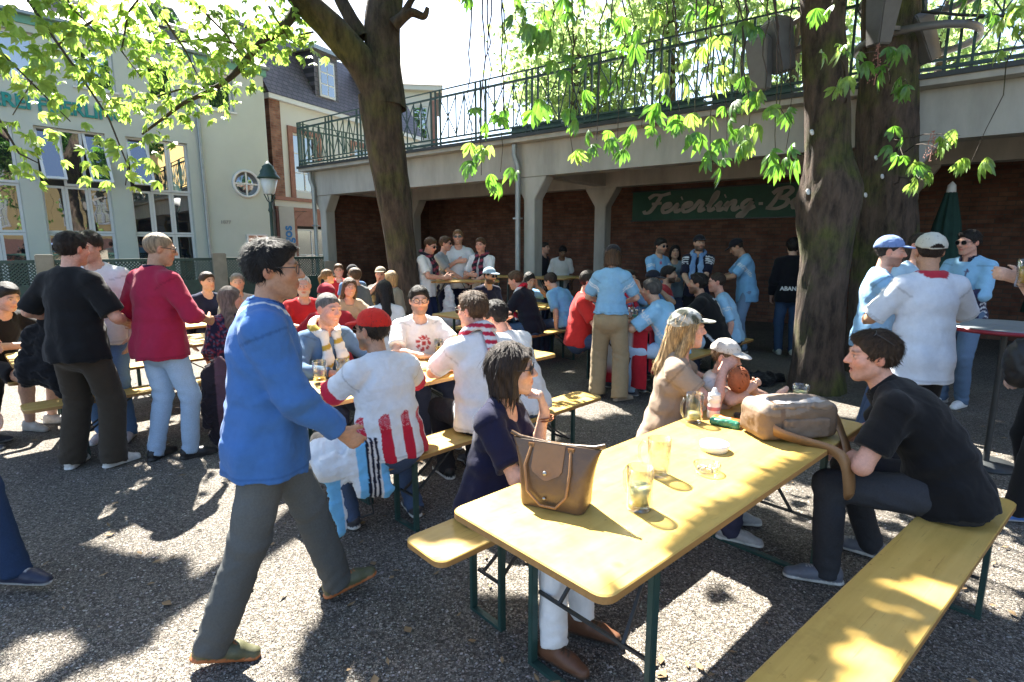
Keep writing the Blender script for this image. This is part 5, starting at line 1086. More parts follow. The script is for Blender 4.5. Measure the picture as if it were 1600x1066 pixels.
person('bald man in crimson sweater and pale blue jeans seen from behind', loc, 24, h=1.80, g=1.12, lod=1, top=(.34, .020, .055), sleeve=1.35, loose=.026, collar=(.03, .012, .035), hem=.115, bottom=(.30, .40, .53), hair='buzz', hairc=(.26, .19, .12), skin='tan', head=(30, 10, 0), glasses='clear', shoe=(.012, .012, .014), sole=(.03, .03, .03), top_name='sweater',
       arms={'R': dict(w=(.19, .27, 1.11), pole=(.9, -.8, -.4), pn=(-1, 0, 0)), 'L': dict(w=(-.25, .16, 1.02), pole=(-.9, -.8, -.2))}, legs={'L': dict(a=(-.11, -.06, .085), yaw=-10), 'R': dict(a=(.12, .07, .085), yaw=30)})
loc = (-4.86, 5.12, 0); H_ = 96
person('dark haired man in black shirt and shorts leaning over at the left edge', loc, H_, h=1.86, lod=2, sit=.48, lean=22, head=(10, 22, 0), hair='quiff', hairc='black', skin='fair', top=BLACK, sleeve=.8, shorts=True, bottom=(.02, .02, .025), bmat='cloth', arms={'R': dict(w=(.10, .42, .80), pole=(1, 0, -.4)), 'L': dict(w=(-.1, .42, .8), pole=(-1, 0, -.4))}, shoe=(.42, .38, .34), sole=(.5, .5, .5))
person('person in black trousers standing cut off by the left edge', (-4.50, 4.50, 0), 60, h=1.78, lod=2, top=(.10, .11, .22), sleeve=1.9, bottom=(.012, .012, .014), bmat='cloth', wide=.03, hairc='brown')
person('person in dark blue jeans walking out of the lower left corner', (-2.78, 2.50, 0), 95, h=1.78, lod=2, top=(.03, .04, .08), sleeve=1.9, bottom=(.022, .04, .085), hairc='brown', legs={'L': dict(a=(-.06, .32, .09), yaw=0), 'R': dict(a=(.10, -.30, .12), pitch=22)}, shoe=(.02, .025, .05), sole=(.55, .55, .55))
def floral(cc, I):
    V = I['V']; n = np.sin(V[:, 0] * 130) * np.sin(V[:, 2] * 120) * np.sin(V[:, 1] * 140); cc[n > .22] = (.25, .04, .06); cc[n < -.35] = (.10, .12, .2); return cc
loc = (-2.66, 5.22, 0); H_ = -30
person('woman with shoulder length grey brown hair in dark floral top', loc, H_, h=1.66, sex='f', lod=2, sit=.48, lean=6, head=(95, 4, 0), hair='long', hairc=(.15, .12, .10), skin='pink', top=(.02, .022, .05), top_fn=floral, sleeve=1.3, bottom=NAVY)
person('person in navy jacket sitting far back between fence and crimson sweater', (-4.05, 7.3, 0), 120, h=1.76, lod=3, sit=.48, lean=12, top=(.015, .02, .05), sleeve=1.9, hairc='dark', top_name='jacket')
person('grey haired person in pale jacket at the table behind the floral top', (-3.62, 7.35, 0), 150, h=1.70, lod=3, sit=.48, lean=8, top=(.40, .38, .34), sleeve=1.9, hairc='grey', top_name='jacket')
person('person in flat grey cap and dark green jumper right of the grey haired one', (-3.28, 7.65, 0), 170, h=1.72, lod=3, sit=.48, lean=10, top=(.05, .07, .05), sleeve=1.9, cap=dict(c=(.16, .17, .18)), skin='pink')
# -- table 3
folding('folding_table', (-3.75, 6.85), 46, 'folding table half hidden behind the crimson sweater and the floral top', 'table', GT)
folding('folding_bench', (-3.90, 7.42), 46, 'bench under the grey haired person in the pale jacket', 'bench', GB, 2.2, .27, .48, .35)
loc = (-1.78, 5.46, 0)
person('person in dark red cap and red jacket seen from behind', loc, -35, h=1.68, lod=2, sit=.48, lean=16, head=(10, 4, 0), hair='short', hairc='grey', top=(.38, .02, .03), sleeve=1.9, cap=dict(c=(.28, .015, .03)), bottom=DEN, top_name='jacket', arms={'L': dict(w=(-.1, .42, .8), pole=(-1, 0, -.5)), 'R': dict(w=(.2, .40, .8), pole=(1, 0, -.5))})
person('smiling woman with long brown hair in beige top with black strap', (-2.06, 6.86, 0), 140, h=1.66, sex='f', g=1.08, lod=2, sit=.48, lean=14, head=(8, -2, -6), hair='long', hairc=(.09, .055, .035), skin='pink', top=(.44, .34, .24), sleeve=1.7, smile=1, arms={'L': dict(w=(-.12, .42, .8), pole=(-1, 0, -.4)), 'R': dict(w=(.16, .42, .8), pole=(1, 0, -.4))})
person('woman with long black hair and white top seen from behind', (-1.36, 5.98, 0), -20, h=1.68, sex='f', lod=2, sit=.48, lean=6, head=(0, 4, 0), hair='long', hairc='black', top=(.68, .68, .68), sleeve=1.6, bottom=NAVY)
person('older man with white beard in red shirt behind the walking man', (-2.44, 6.5, 0), 150, h=1.74, g=1.1, lod=2, sit=.48, lean=6, head=(10, 4, 0), hair='thin', hairc='white', skin='pink', top=RED, sleeve=.7, beard=.8, beardc='white', arms={'L': dict(w=(-.1, .4, .8), pole=(-1, 0, -.5)), 'R': dict(w=(.12, .4, .8), pole=(1, 0, -.5))})
# -- back row beside the left tree
bw = dict(lod=3, group=None)
person('woman in pale green sweater and sunglasses near the lattice fence', (-2.98, 8.85, 0), 60, h=1.68, sex='f', sit=.48, lean=4, hair='pony', hairc='light', top=(.56, .60, .50), sleeve=1.9, glasses='sun', lod=3)
person('man in red football shirt farthest back at the terrace corner', (-3.12, 10.1, 0), 165, h=1.76, sit=.48, lean=0, hair='short', hairc='brown', top=RED, sleeve=.8, lod=3, skin='pink')
person('man in blue shirt and dark cap behind the grey jacket', (-2.78, 9.75, 0), 150, h=1.74, sit=.48, top=(.08, .16, .34), cap=dict(c=(.03, .03, .035)), lod=3, head=(-20, 0, 0))
person('man in dark grey hooded jacket with sunglasses turned to the left', (-2.28, 8.35, 0), -70, h=1.76, sit=.48, lean=6, top=(.10, .115, .13), sleeve=1.9, glasses='sun', lod=3, head=(10, 0, 0), hairc='brown', top_name='jacket')
person('man in tan cap with hand at his mouth beside the blonde woman', (-2.12, 9.1, 0), 175, h=1.74, sit=.48, lean=10, top=(.09, .085, .08), sleeve=.8, cap=dict(c=(.34, .29, .22)), lod=3, skin='pink', arms={'R': dict(w=(.03, .22, 1.10), pole=(1, 0, -1), hd=(-.2, -.2, 1))})
person('blonde woman in beige knit and sunglasses beside the left tree', (-1.72, 8.25, 0), -80, h=1.68, sex='f', sit=.48, lean=4, hair='bob', hairc='blond', top=(.40, .36, .29), sleeve=1.9, glasses='sun', lod=3, head=(30, 4, 0))
# -- standing group of four
sc_ = dict(c=(.02, .02, .03), c2=(.25, .05, .08), f=60, th=-.3)
person('man in white t-shirt and dark scarf looking down at his phone', (-1.40, 9.15, 0), 105, h=1.84, lod=2, top=WHITE, sleeve=.7, bottom=(.02, .025, .06), glasses='sun', scarf=sc_, head=(10, 22, 0), hairc='brown', skin='pink', arms={'R': dict(w=(.06, .34, 1.18), pole=(1, -.6, -.5), hd=(-.4, .8, .2)), 'L': dict(w=(-.04, .34, 1.16), pole=(-1, -.6, -.5), hd=(.4, .8, .2))})
person('man in grey t-shirt and sunglasses behind the phone user', (-1.22, 9.95, 0), 110, h=1.86, lod=2, top=(.30, .31, .33), sleeve=.75, bottom=NAVY, glasses='sun', head=(-10, 6, 0), hairc='brown', skin='pink', arms={'R': dict(w=(.12, .42, 1.12), pole=(1, -.4, -.5))})
person('tall laughing man in white t-shirt with hand on his chest', (-.95, 10.0, 0), 178, h=1.98, lod=2, top=(.66, .68, .72), sleeve=.75, bottom=NAVY, glasses='sun', beard=.5, smile=1, hairc='light', skin='pink', arms={'R': dict(w=(.02, .20, 1.42), pole=(1, -.2, -1), hd=(-.9, .1, .1), pn=(0, -1, 0), curl=.2), 'L': dict(w=(-.22, .3, 1.2), pole=(-1, -.5, -.5))})
person('man in white t-shirt with dark scarf at the right of the standing group', (-.52, 9.75, 0), 205, h=1.83, lod=2, top=WHITE, sleeve=.75, bottom=NAVY, scarf=sc_, hairc='brown', skin='pink', head=(-5, 4, 0), arms={'R': dict(w=(.08, .28, 1.2), pole=(1, -.4, -.7), hd=(-.8, .4, 0)), 'L': dict(w=(-.1, .38, 1.12), pole=(-1, -.4, -.6))})
person('bearded man in light blue cap and dark shirt laughing at the table', (-.40, 8.62, 0), 150, h=1.76, lod=2, sit=.48, lean=8, head=(-20, 6, 0), top=NAVY, sleeve=.8, cap=dict(c=(.34, .45, .54)), glasses='sun', beard=.9, smile=1, skin='tan', hairc='black')
# -- table 5
person('woman with long black hair in light blue shirt with hands at her face', (.14, 8.72, 0), 130, h=1.66, sex='f', lod=2, sit=.48, lean=16, head=(20, 20, 0), hair='long', hairc='black', top=SKY, sleeve=.8, skin='tan', arms={'R': dict(w=(.06, .26, 1.08), pole=(1, 0, -1), hd=(-.2, -.1, 1)), 'L': dict(w=(-.06, .26, 1.08), pole=(-1, 0, -1), hd=(.2, -.1, 1))})
person('man in black shirt with red and white scarf bending towards the table', (.27, 7.68, 0), -62, h=1.82, lod=2, sit=.48, lean=24, head=(-6, 18, 0), hair='short', hairc='brown', skin='pink', top=(.014, .016, .025), sleeve=.8, loose=.022, bottom=(.05, .09, .16), scarf=dict(c=(.55, .02, .04), c2=(.66, .66, .66), f=34, th=0), arms={'L': dict(w=(-.05, .48, .60), pole=(-1, -.2, -.2)), 'R': dict(w=(.1, .48, .62), pole=(1, -.2, -.2))})
person('person in light blue jersey bent over beside the black shirt man', (.80, 8.25, 0), -45, h=1.74, lod=2, sit=.48, lean=30, head=(-10, 26, 0), hairc='dark', top=SKY, sleeve=.8, bottom=DEN, loose=.022)
# -- table 6
person('man in red shirt and jeans sitting behind the khaki trousers', (.82, 6.70, 0), 95, h=1.84, g=1.1, lod=2, sit=.48, lean=6, head=(10, 8, 0), top=(.58, .035, .03), sleeve=.75, loose=.02, bottom=DEN, hairc='dark', arms={'R': dict(w=(.14, .36, .70), pole=(1, -.3, -.4)), 'L': dict(w=(-.1, .40, .8), pole=(-1, -.3, -.4))})
def jer_f(cc, I):
    L = I['L']
    for k, sx in (('armR', 1), ('armL', -1)): m = (np.abs(I[k] - .09) < .028) & (L[:, 0] * sx > .13); cc[m & (np.sin(I[k] * 260) > 0)] = (.62, .66, .7)
    return cc
person('standing person in light blue shirt and khaki trousers seen from behind', (1.08, 6.06, 0), 14, h=1.71, g=.98, sex='f', lod=1, top=(.22, .42, .60), top_fn=jer_f, sleeve=.72, loose=.018, hem=-.055, bottom=(.33, .245, .14), bmat='cloth', wide=.034, belt=(.012, .012, .02), head=(2, 14, 0), hair='bob', hairc='brown', cap=dict(c=(.02, .02, .024)), skin='fair', shoe=(.30, .24, .17), sole=(.3, .25, .2),
       arms={'R': dict(w=(.14, .30, 1.06), pole=(1, -.6, -.4)), 'L': dict(w=(-.14, .30, 1.06), pole=(-1, -.6, -.4))}, legs={'L': dict(a=(-.13, .06, .085), yaw=-6), 'R': dict(a=(.13, -.08, .085), yaw=50)})
cel = dict(top_fn=jersey_celeste, top=SKY, sleeve=.8, skin='olive', lod=2)
person('man with moustache and red scarf drinking behind the flag table', (1.47, 7.42, 0), 140, h=1.80, sit=.48, lean=8, hair='quiff', hairc='dark', beard=.35, scarf=dict(c=(.45, .03, .05), c2=(.15, .22, .4), f=40), arms={'L': dict(w=(-.03, .25, 1.14), pole=(-1, 0, -1), hd=(.2, -.2, .8))}, **cel)
person('man in dark cap and blue jersey with his hand at his mouth', (1.90, 7.84, 0), 165, h=1.76, sit=.48, lean=12, cap=dict(c=(.018, .02, .03)), head=(-30, 8, 0), arms={'R': dict(w=(.04, .25, 1.1), pole=(1, 0, -1), hd=(-.1, -.2, 1)), 'L': dict(w=(-.05, .24, 1.1), pole=(-1, 0, -1), hd=(.1, -.2, 1))}, **{**cel, 'top': (.13, .32, .60)})
person('dark bearded man in red jersey in profile behind the blue jersey', (2.22, 8.18, 0), 110, h=1.84, sit=.48, lean=4, beard=.9, hair='quiff', hairc='black', **{**cel, 'top': (.42, .04, .05)})
person('man in light blue jersey leaning in beside the camouflage cap', (1.76, 6.03, 0), -52, h=1.80, g=1.1, sit=.48, lean=30, head=(10, 8, 0), hair='quiff', hairc=(.06, .055, .05), loose=.024, bottom=(.35, .46, .58), arms={'L': dict(w=(-.1, .5, .8), pole=(-1, -.2, -.4)), 'R': dict(w=(.2, .5, .8), pole=(1, -.2, -.4))}, **{**cel, 'top': (.26, .50, .70)})
def num11(cc, I):
    L = I['L']
    for o in (.012, .062): cc[(L[:, 1] < 0) & (np.abs(L[:, 0] - o) < .013) & (L[:, 2] > -.12) & (L[:, 2] < .06)] = (.65, .65, .65)
    cc[(L[:, 1] < 0) & (np.abs(L[:, 0] - .03) < .06) & (np.abs(L[:, 2] - .10) < .012) & (np.sin(L[:, 0] * 160) > -.5)] = (.65, .65, .65)
    for k, sx in (('armR', 1), ('armL', -1)): cc[(np.abs(I[k] - .17) < .012) & (L[:, 0] * sx > .13)] = (.65, .65, .65)
    return cc
person('bearded man in black jersey with white number and pale jeans', (2.44, 6.64, 0), -58, h=1.84, g=1.12, sit=.48, lean=26, head=(-8, 0, 0), hair='short', hairc='black', beard=.7, skin='tan', top=BLACK, top_fn=num11, sleeve=.8, loose=.026, hem=.1, bottom=(.34, .44, .54), lod=1, glasses='head', legs={'L': dict(a=(-.34, .35, .09)), 'R': dict(a=(.30, .30, .09), yaw=20)}, arms={'L': dict(w=(-.14, .5, .8), pole=(-1, -.2, -.4)), 'R': dict(w=(.1, .5, .8), pole=(1, -.2, -.4))}, shoe=(.35, .37, .42))
person('man with cropped hair in light blue jersey right of the black jersey', (2.76, 6.98, 0), -66, h=1.80, g=1.05, sit=.48, lean=20, hair='buzz', hairc='dark', head=(-10, 4, 0), **{**cel, 'skin': 'pink', 'top': (.28, .50, .70)})
# -- standing under the terrace edge
person('man in blue jersey and sunglasses standing beside the dim woman', (2.42, 9.35, 0), 150, h=1.82, hair='quiff', hairc='black', glasses='sun', head=(0, 10, 0), beard=.5, arms={'R': dict(w=(.05, .32, 1.16), pole=(1, -.4, -.7)), 'L': dict(w=(-.02, .32, 1.14), pole=(-1, -.4, -.7))}, bottom=NAVY, **cel)
person('dim woman with long dark hair holding a drink under the terrace', (2.80, 9.7, 0), 190, h=1.70, sex='f', hair='long', hairc='black', top=(.20, .26, .30), sleeve=.8, skin='olive', lod=3, arms={'R': dict(w=(.04, .28, 1.12), pole=(1, -.4, -.7))})
def chev(cc, I):
    L = I['L']
    for k, sx in (('armR', 1), ('armL', -1)): cc[(L[:, 0] * sx > .12) & (I[k] > -.02) & (I[k] < .12) & (np.sin(I[k] * 170) > .2) & (L[:, 2] > .02)] = (.65, .66, .68)
    return cc
person('bearded man in black cap and navy jersey with blue scarf standing', (2.98, 9.0, 0), 205, h=1.86, top=(.014, .015, .03), top_fn=chev, sleeve=.8, loose=.022, cap=dict(c=(.015, .015, .02)), beard=.8, hairc='black', skin='olive', scarf=dict(c=(.14, .25, .45), c2=(.2, .32, .5), f=10), lod=2, bottom=BLACK, head=(-25, 0, 0), arms={'R': dict(w=(.06, .34, 1.06), pole=(1, -.4, -.6)), 'L': dict(w=(-.1, .36, 1.04), pole=(-1, -.4, -.6))})
person('man in light blue jersey and dark cap bowing his head by the wall', (3.72, 8.85, 0), -75, h=1.84, top=SKY, sleeve=.8, loose=.02, cap=dict(c=(.015, .015, .02)), skin='tan', hair='buzz', head=(0, 34, 0), lean=10, lod=2, bottom=(.16, .24, .36), hem=.16, top_fn=jersey_celeste, arms={'L': dict(w=(-.05, .44, 1.16), pole=(-1, -.4, -.6)), 'R': dict(w=(.08, .44, 1.16), pole=(1, -.4, -.6))})
ab = person('person in black hoodie with sponsor lettering standing behind the mossy trunk', (4.30, 8.62, 0), 15, h=1.80, g=1.1, top=(.010, .010, .014), sleeve=1.9, loose=.03, hem=.12, hairc='black', hair='curly', lod=2, bottom=(.04, .07, .13), shoe=(.4, .42, .38))
tm = text_mesh('ABANCA', .085, .002, 0, .003); w = max(v.co.x for v in tm.vertices); tm.transform(Matrix.Translation((-w / 2, 0, 0))); link('lettering', tm, M['white_frame'], ab[0], (0, -.176, 1.02), (R(86), 0, 0))
person('man in white t-shirt hunched over in the dark arcade', (1.02, 11.75, 0), 175, h=1.72, top=(.6, .6, .58), sleeve=.8, head=(0, 30, 0), lean=14, skin='dark', hairc='black', lod=3)
person('dim person in dark clothes beside the white t-shirt in the arcade', (.66, 12.0, 0), 120, h=1.76, top=(.03, .03, .04), sleeve=1.9, lod=3)
# -- right group
loc = (2.90, 3.88, 0)
def palew(cc, I):
    L = I['L']; cc[(L[:, 2] > .163) & (np.hypot(L[:, 0], L[:, 1]) < .10)] = (.42, .03, .05); return cc
person('man in loose white t-shirt and cream cap seen from behind', loc, 6, h=1.78, g=1.05, lod=1, top=(.60, .64, .70), sleeve=.86, loose=.026, hem=.19, bottom=(.014, .014, .016), bmat='cloth', hair='short', hairc=(.03, .02, .015), cap=dict(c=(.50, .49, .42), tilt=15, back=True, brim=False, hole=True), fold=.65, skin='tan', head=(8, 6, 0), top_fn=palew,
       arms={'R': dict(w=(.34, .36, 1.13), pole=(.8, -.8, -.5), pn=(0, 0, -1)), 'L': dict(w=(-.22, .34, 1.14), pole=(-.8, -.8, -.5))}, wide=.01)
person('laughing man in blue cap and light blue jersey facing the cream cap', (3.10, 4.72, 0), 118, h=1.77, lod=1, top=(.24, .44, .66), top_fn=jersey_celeste, sleeve=.85, loose=.02, cap=dict(c=(.16, .24, .46), tilt=6), beard=.55, smile=1, open_mouth=.4, skin='pink', hairc='dark', head=(6, 6, 0), bottom=DEN, arms={'R': dict(w=(.06, .30, 1.32), pole=(1, -.2, -.9), hd=(-.5, .4, .6)), 'L': dict(w=(-.08, .30, 1.3), pole=(-1, -.2, -.9), hd=(.3, .4, .6))})
person('man with cropped hair and sunglasses behind the blue cap', (3.84, 5.36, 0), 165, h=1.82, lod=2, top=(.34, .48, .60), sleeve=.8, glasses='sun', hair='buzz', hairc='dark', skin='pink', beard=.3, bottom=DEN)
def right_j(cc, I):
    L = I['L']; cc[(np.abs(L[:, 0]) > .135) & (I['Lw'][:, 2] < .10) & (np.abs(L[:, 0]) < .21)] = (.03, .03, .07)
    m = (np.abs(L[:, 0]) > .14) & (I['Lw'][:, 2] < .05) & (np.sin(I['Lw'][:, 2] * 150 + np.abs(L[:, 1]) * 70) > .45) & (np.abs(L[:, 1]) < .05); cc[m] = (.6, .62, .65)
    cx = (np.abs(L[:, 0] + .05) < .007) & (np.abs(L[:, 2] - .05) < .035) | (np.abs(L[:, 2] - .06) < .007) & (np.abs(L[:, 0] + .05) < .02); cc[cx & (L[:, 1] > 0)] = (.10, .08, .14); return cc
person('man in long sleeved light blue jersey with chevron trim at the bistro table', (4.74, 5.82, 0), -112, h=1.86, lod=1, top=(.26, .48, .69), top_fn=right_j, sleeve=1.9, loose=.022, hem=.13, collar=(.02, .02, .04), cap=None, hair='short', hairc='black', glasses='sun', skin='pink', head=(10, 6, 0), bottom=(.10, .15, .23), shoe=(.66, .66, .66), sole=(.66, .66, .66), arms={'L': dict(w=(-.02, .30, 1.17), pole=(-1, -.6, -.4), hd=(.8, .4, .1)), 'R': dict(w=(.05, .33, 1.2), pole=(1, -.6, -.4), hd=(-.7, .5, .2))})
loc = (3.34, 3.28, 0); H_ = -75
person('person in black holding up a beer mug at the right edge', loc, H_, h=1.80, lod=2, top=BLACK, sleeve=1.0, bottom=BLACK, bmat='cloth', hairc='dark', arms={'L': dict(w=toL(loc, H_, (3.02, 3.32, 1.50)), pole=(-1, -.2, -1), hd=(.1, .9, .3), pn=(1, 0, 0), curl=.9)}, legs={'L': dict(a=toL(loc, H_, (3.13, 3.24, .09)), yaw=-5)}, shoe=(.06, .15, .42), sole=(.6, .6, .62))
# ================================================================ TREES
PITCH = R(9.78)
def W(px, py, Y):
    """point of the yard seen at photo pixel (px, py) at depth Y"""
    y = (py - 533) / 870; d = np.array([(px - 800) / 870, math.cos(PITCH) - y * math.sin(PITCH), -math.sin(PITCH) - y * math.cos(PITCH)]); return np.array([0, 0, 1.7]) + d * (Y / d[1])
def Wz(px, py, z):
    y = (py - 533) / 870; d = np.array([(px - 800) / 870, math.cos(PITCH) - y * math.sin(PITCH), -math.sin(PITCH) - y * math.cos(PITCH)]); return np.array([0, 0, 1.7]) + d * ((z - 1.7) / d[2])
def limb(pts, rad, seed, n=40, bumps=.10, lobes=0., name='trunk', mat='bark', parent=None, sub=10):
    """tapered trunk through points with burls and ridges"""
    pts = np.array(pts, float); rad = np.array(rad, float); t = np.arange(len(pts)); tt = np.linspace(0, len(pts) - 1, (len(pts) - 1) * sub + 1)
    def cr(a):
        o = []
        for u in tt:
            i = min(int(u), len(pts) - 2); f = u - i; p0, p1, p2, p3 = a[max(i - 1, 0)], a[i], a[i + 1], a[min(i + 2, len(pts) - 1)]
            o.append(.5 * (2 * p1 + (p2 - p0) * f + (2 * p0 - 5 * p1 + 4 * p2 - p3) * f * f + (3 * p1 - p0 - 3 * p2 + p3) * f ** 3))
        return np.array(o)
    P = cr(pts); Rr = np.maximum(cr(rad[:, None])[:, 0], rad.min() * .6); rg = np.random.default_rng(seed); ph = rg.random(8) * 6.28; V = []; a = np.arange(n) * 2 * math.pi / n; prev = None
    for i in range(len(P)):
        d = nrm(P[min(i + 1, len(P) - 1)] - P[max(i - 1, 0)]); x = np.cross(d, (0, 1, 0)) if prev is None else prev - d * (prev @ d)
        x = nrm(x); prev = x; y = np.cross(d, x); s_ = i / sub
        k = 1 + bumps * (.5 * np.sin(a * 3 + ph[0] + s_ * 1.1) + .35 * np.sin(a * 5 + ph[1] - s_ * 1.7) + .3 * np.sin(a * 2 + s_ * 2.3 + ph[2])) + lobes * np.abs(np.sin(a * 6 + ph[3] + .5 * np.sin(s_ * 3))) + .018 * np.sin(a * 17 + s_ * 2 + ph[4]) + .02 * np.sin(a * 11 - s_ * 5 + ph[5])
        V.append(P[i] + (Rr[i] * k)[:, None] * (np.cos(a)[:, None] * x + np.sin(a)[:, None] * y))
    V = np.concatenate(V); F = [(i * n + j, i * n + (j + 1) % n, (i + 1) * n + (j + 1) % n, (i + 1) * n + j) for i in range(len(P) - 1) for j in range(n)]
    m = MB(); m.add(V, F, True); m.add(V[-n:], [tuple(range(n))]); return m.build(name, mat, parent)
LEAFLET = None
def leaf_template(nl, droop, wid, seed, fine=True):
    """palmate chestnut leaf of nl leaflets, unit length, lying in xy with the stalk at the origin"""
    rg = np.random.default_rng(seed); V = []; F = []
    for i in range(nl):
        a = (i - (nl - 1) / 2) * (2.5 / nl) + rg.normal() * .06; L = (1 - .26 * abs(i - (nl - 1) / 2) / ((nl - 1) / 2)) * (1 + rg.normal() * .05); w = wid * L; dr = droop * (1 + rg.normal() * .25)
        prof = ((0, .0), (.22, .38), (.48, .82), (.70, 1.), (.88, .55), (1., 0.)) if fine else ((0, 0), (.6, 1.), (1., 0))
        c = len(V)
        if not fine:
            ca, sa = math.cos(a), math.sin(a)
            for x, yy, zz in ((0, 0, 0), (.62 * L, w * .5, -dr * .38 * L + w * .16), (L, 0, -dr * L), (.62 * L, -w * .5, -dr * .38 * L + w * .16)): V.append((x * ca - yy * sa, x * sa + yy * ca, zz))
            F.append((c, c + 3, c + 2, c + 1)); continue
        for k, (u, ww) in enumerate(prof):
            x = u * L; z = -dr * u * u * L; wv = .010 * math.sin(k * 2.1 + i)
            for sgn in (-1, 0, 1):
                yy = sgn * w * ww * .5; zz = z + (abs(sgn) * w * ww * .16) + wv * sgn
                V.append((x * math.cos(a) - yy * math.sin(a), x * math.sin(a) + yy * math.cos(a), zz))
        for k in range(len(prof) - 1):
            b = c + k * 3; F += [(b, b + 3, b + 4, b + 1), (b + 1, b + 4, b + 5, b + 2)]
    return np.array(V), F
def leaf_mesh(i, mat):
    V, F = leaf_template((5, 7, 5, 6, 5, 7)[i % 6], (.55, .8, 1.0, .7, .4, .9)[i % 6], (.34, .30, .36, .33, .38, .31)[i % 6], i)
    me = bpy.data.meshes.new('leaf'); me.from_pydata([tuple(v) for v in V], [], F); me.polygons.foreach_set('use_smooth', [True] * len(F)); me.materials.append(mat); return me
LM = [leaf_mesh(i, M['leaf']) for i in range(6)]; LMP = [leaf_mesh(i, M['leaf_pale']) for i in range(6)]
def cloud(name, P, size, mat, parent, seed, nl=5, flat=.5, kind='stuff'):
    """many leaves as one mass"""
    rg = np.random.default_rng(seed); N = len(P); T, F = leaf_template(nl, .7, .42, seed, False); Fq = np.array(F); nT = len(T)
    yaw = rg.random(N) * 6.28; pit = rg.normal(size=N) * flat + .35; rol = rg.normal(size=N) * flat; sz = size * (.7 + .6 * rg.random(N))
    v = T[None] * sz[:, None, None]; x, y, z = v[..., 0], v[..., 1], v[..., 2]
    c, s_ = np.cos(rol)[:, None], np.sin(rol)[:, None]; y, z = y * c - z * s_, y * s_ + z * c
    c, s_ = np.cos(pit)[:, None], np.sin(pit)[:, None]; x, z = x * c + z * s_, -x * s_ + z * c
    c, s_ = np.cos(yaw)[:, None], np.sin(yaw)[:, None]; x, y = x * c - y * s_, x * s_ + y * c
    V = (np.stack([x, y, z], -1) + np.asarray(P)[:, None]).reshape(-1, 3); Q = (Fq[None] + (np.arange(N) * nT)[:, None, None]).reshape(-1, 4)
    o = link(name, np_mesh(name, V, Q), mat, parent)
    if kind: o['kind'] = kind
    return o
def twigs(name, lines, parent, r0=.012, r1=.004, mat='bark'):
    m = MB()
    for L in lines: m.tube(L, np.linspace(r0, r1, len(L)), 5)
    o = m.build(name, mat, parent); return o
def curve(a, b, sag, n=8, seed=0, wig=.05):
    rg = np.random.default_rng(seed); a = np.array(a, float); b = np.array(b, float); t = np.linspace(0, 1, n)[:, None]; p = a + (b - a) * t; p[:, 2] += sag * 4 * (t * (1 - t))[:, 0]; p[1:-1] += rg.normal(size=(n - 2, 3)) * wig; return p
# ---- left chestnut
TL = empty('chestnut_tree', (-1.75, 9.0, 0), 0, 'big dark forked tree left of the terrace column', 'tree')
def rel(p, o): return np.array(p, float) - np.array(o, float)
OL = (-1.75, 9.0, 0)
Y9 = 9.0
tp = [(-1.58, 9, -.05), (-1.68, 9, .8), (-1.78, 9, 1.7), W(613, 300, Y9), W(600, 215, Y9), W(593, 150, Y9)]
limb([rel(p, OL) for p in tp], (.36, .245, .235, .265, .285, .31), 3, name='trunk', parent=TL, bumps=.08)
b1 = [W(600, 160, Y9), W(566, 100, Y9 - .1), W(520, 45, Y9 - .3), W(470, -5, Y9 - .5), W(400, -90, Y9 - .9), W(300, -230, Y9 - 1.5), W(120, -420, Y9 - 2.2)]
limb([rel(p, OL) for p in b1], (.29, .235, .205, .18, .15, .11, .05), 5, 24, name='limb', parent=TL)
b2 = [W(602, 170, Y9), W(598, 90, Y9 + .1), W(600, 20, Y9 + .2), W(620, -80, Y9 + .6), W(690, -220, Y9 + 1.2), W(800, -380, Y9 + 1.8)]
limb([rel(p, OL) for p in b2], (.30, .27, .25, .21, .15, .06), 6, 24, name='limb', parent=TL)
b3 = [W(566, 60, Y9), W(545, 25, Y9), W(525, -20, Y9 + .1), W(500, -120, Y9 + .4)]
limb([rel(p, OL) for p in b3], (.13, .10, .09, .05), 7, 16, name='limb', parent=TL)
b4 = [W(615, 40, Y9), W(640, 20, Y9), W(662, 25, Y9), W(668, 12, Y9)]
limb([rel(p, OL) for p in b4], (.10, .07, .05, .03), 8, 12, name='limb', parent=TL)
b4 = [W(628, 30, Y9), W(640, 5, Y9), W(650, -10, Y9)]
limb([rel(p, OL) for p in b4], (.08, .05, .04), 8, 12, name='limb', parent=TL)
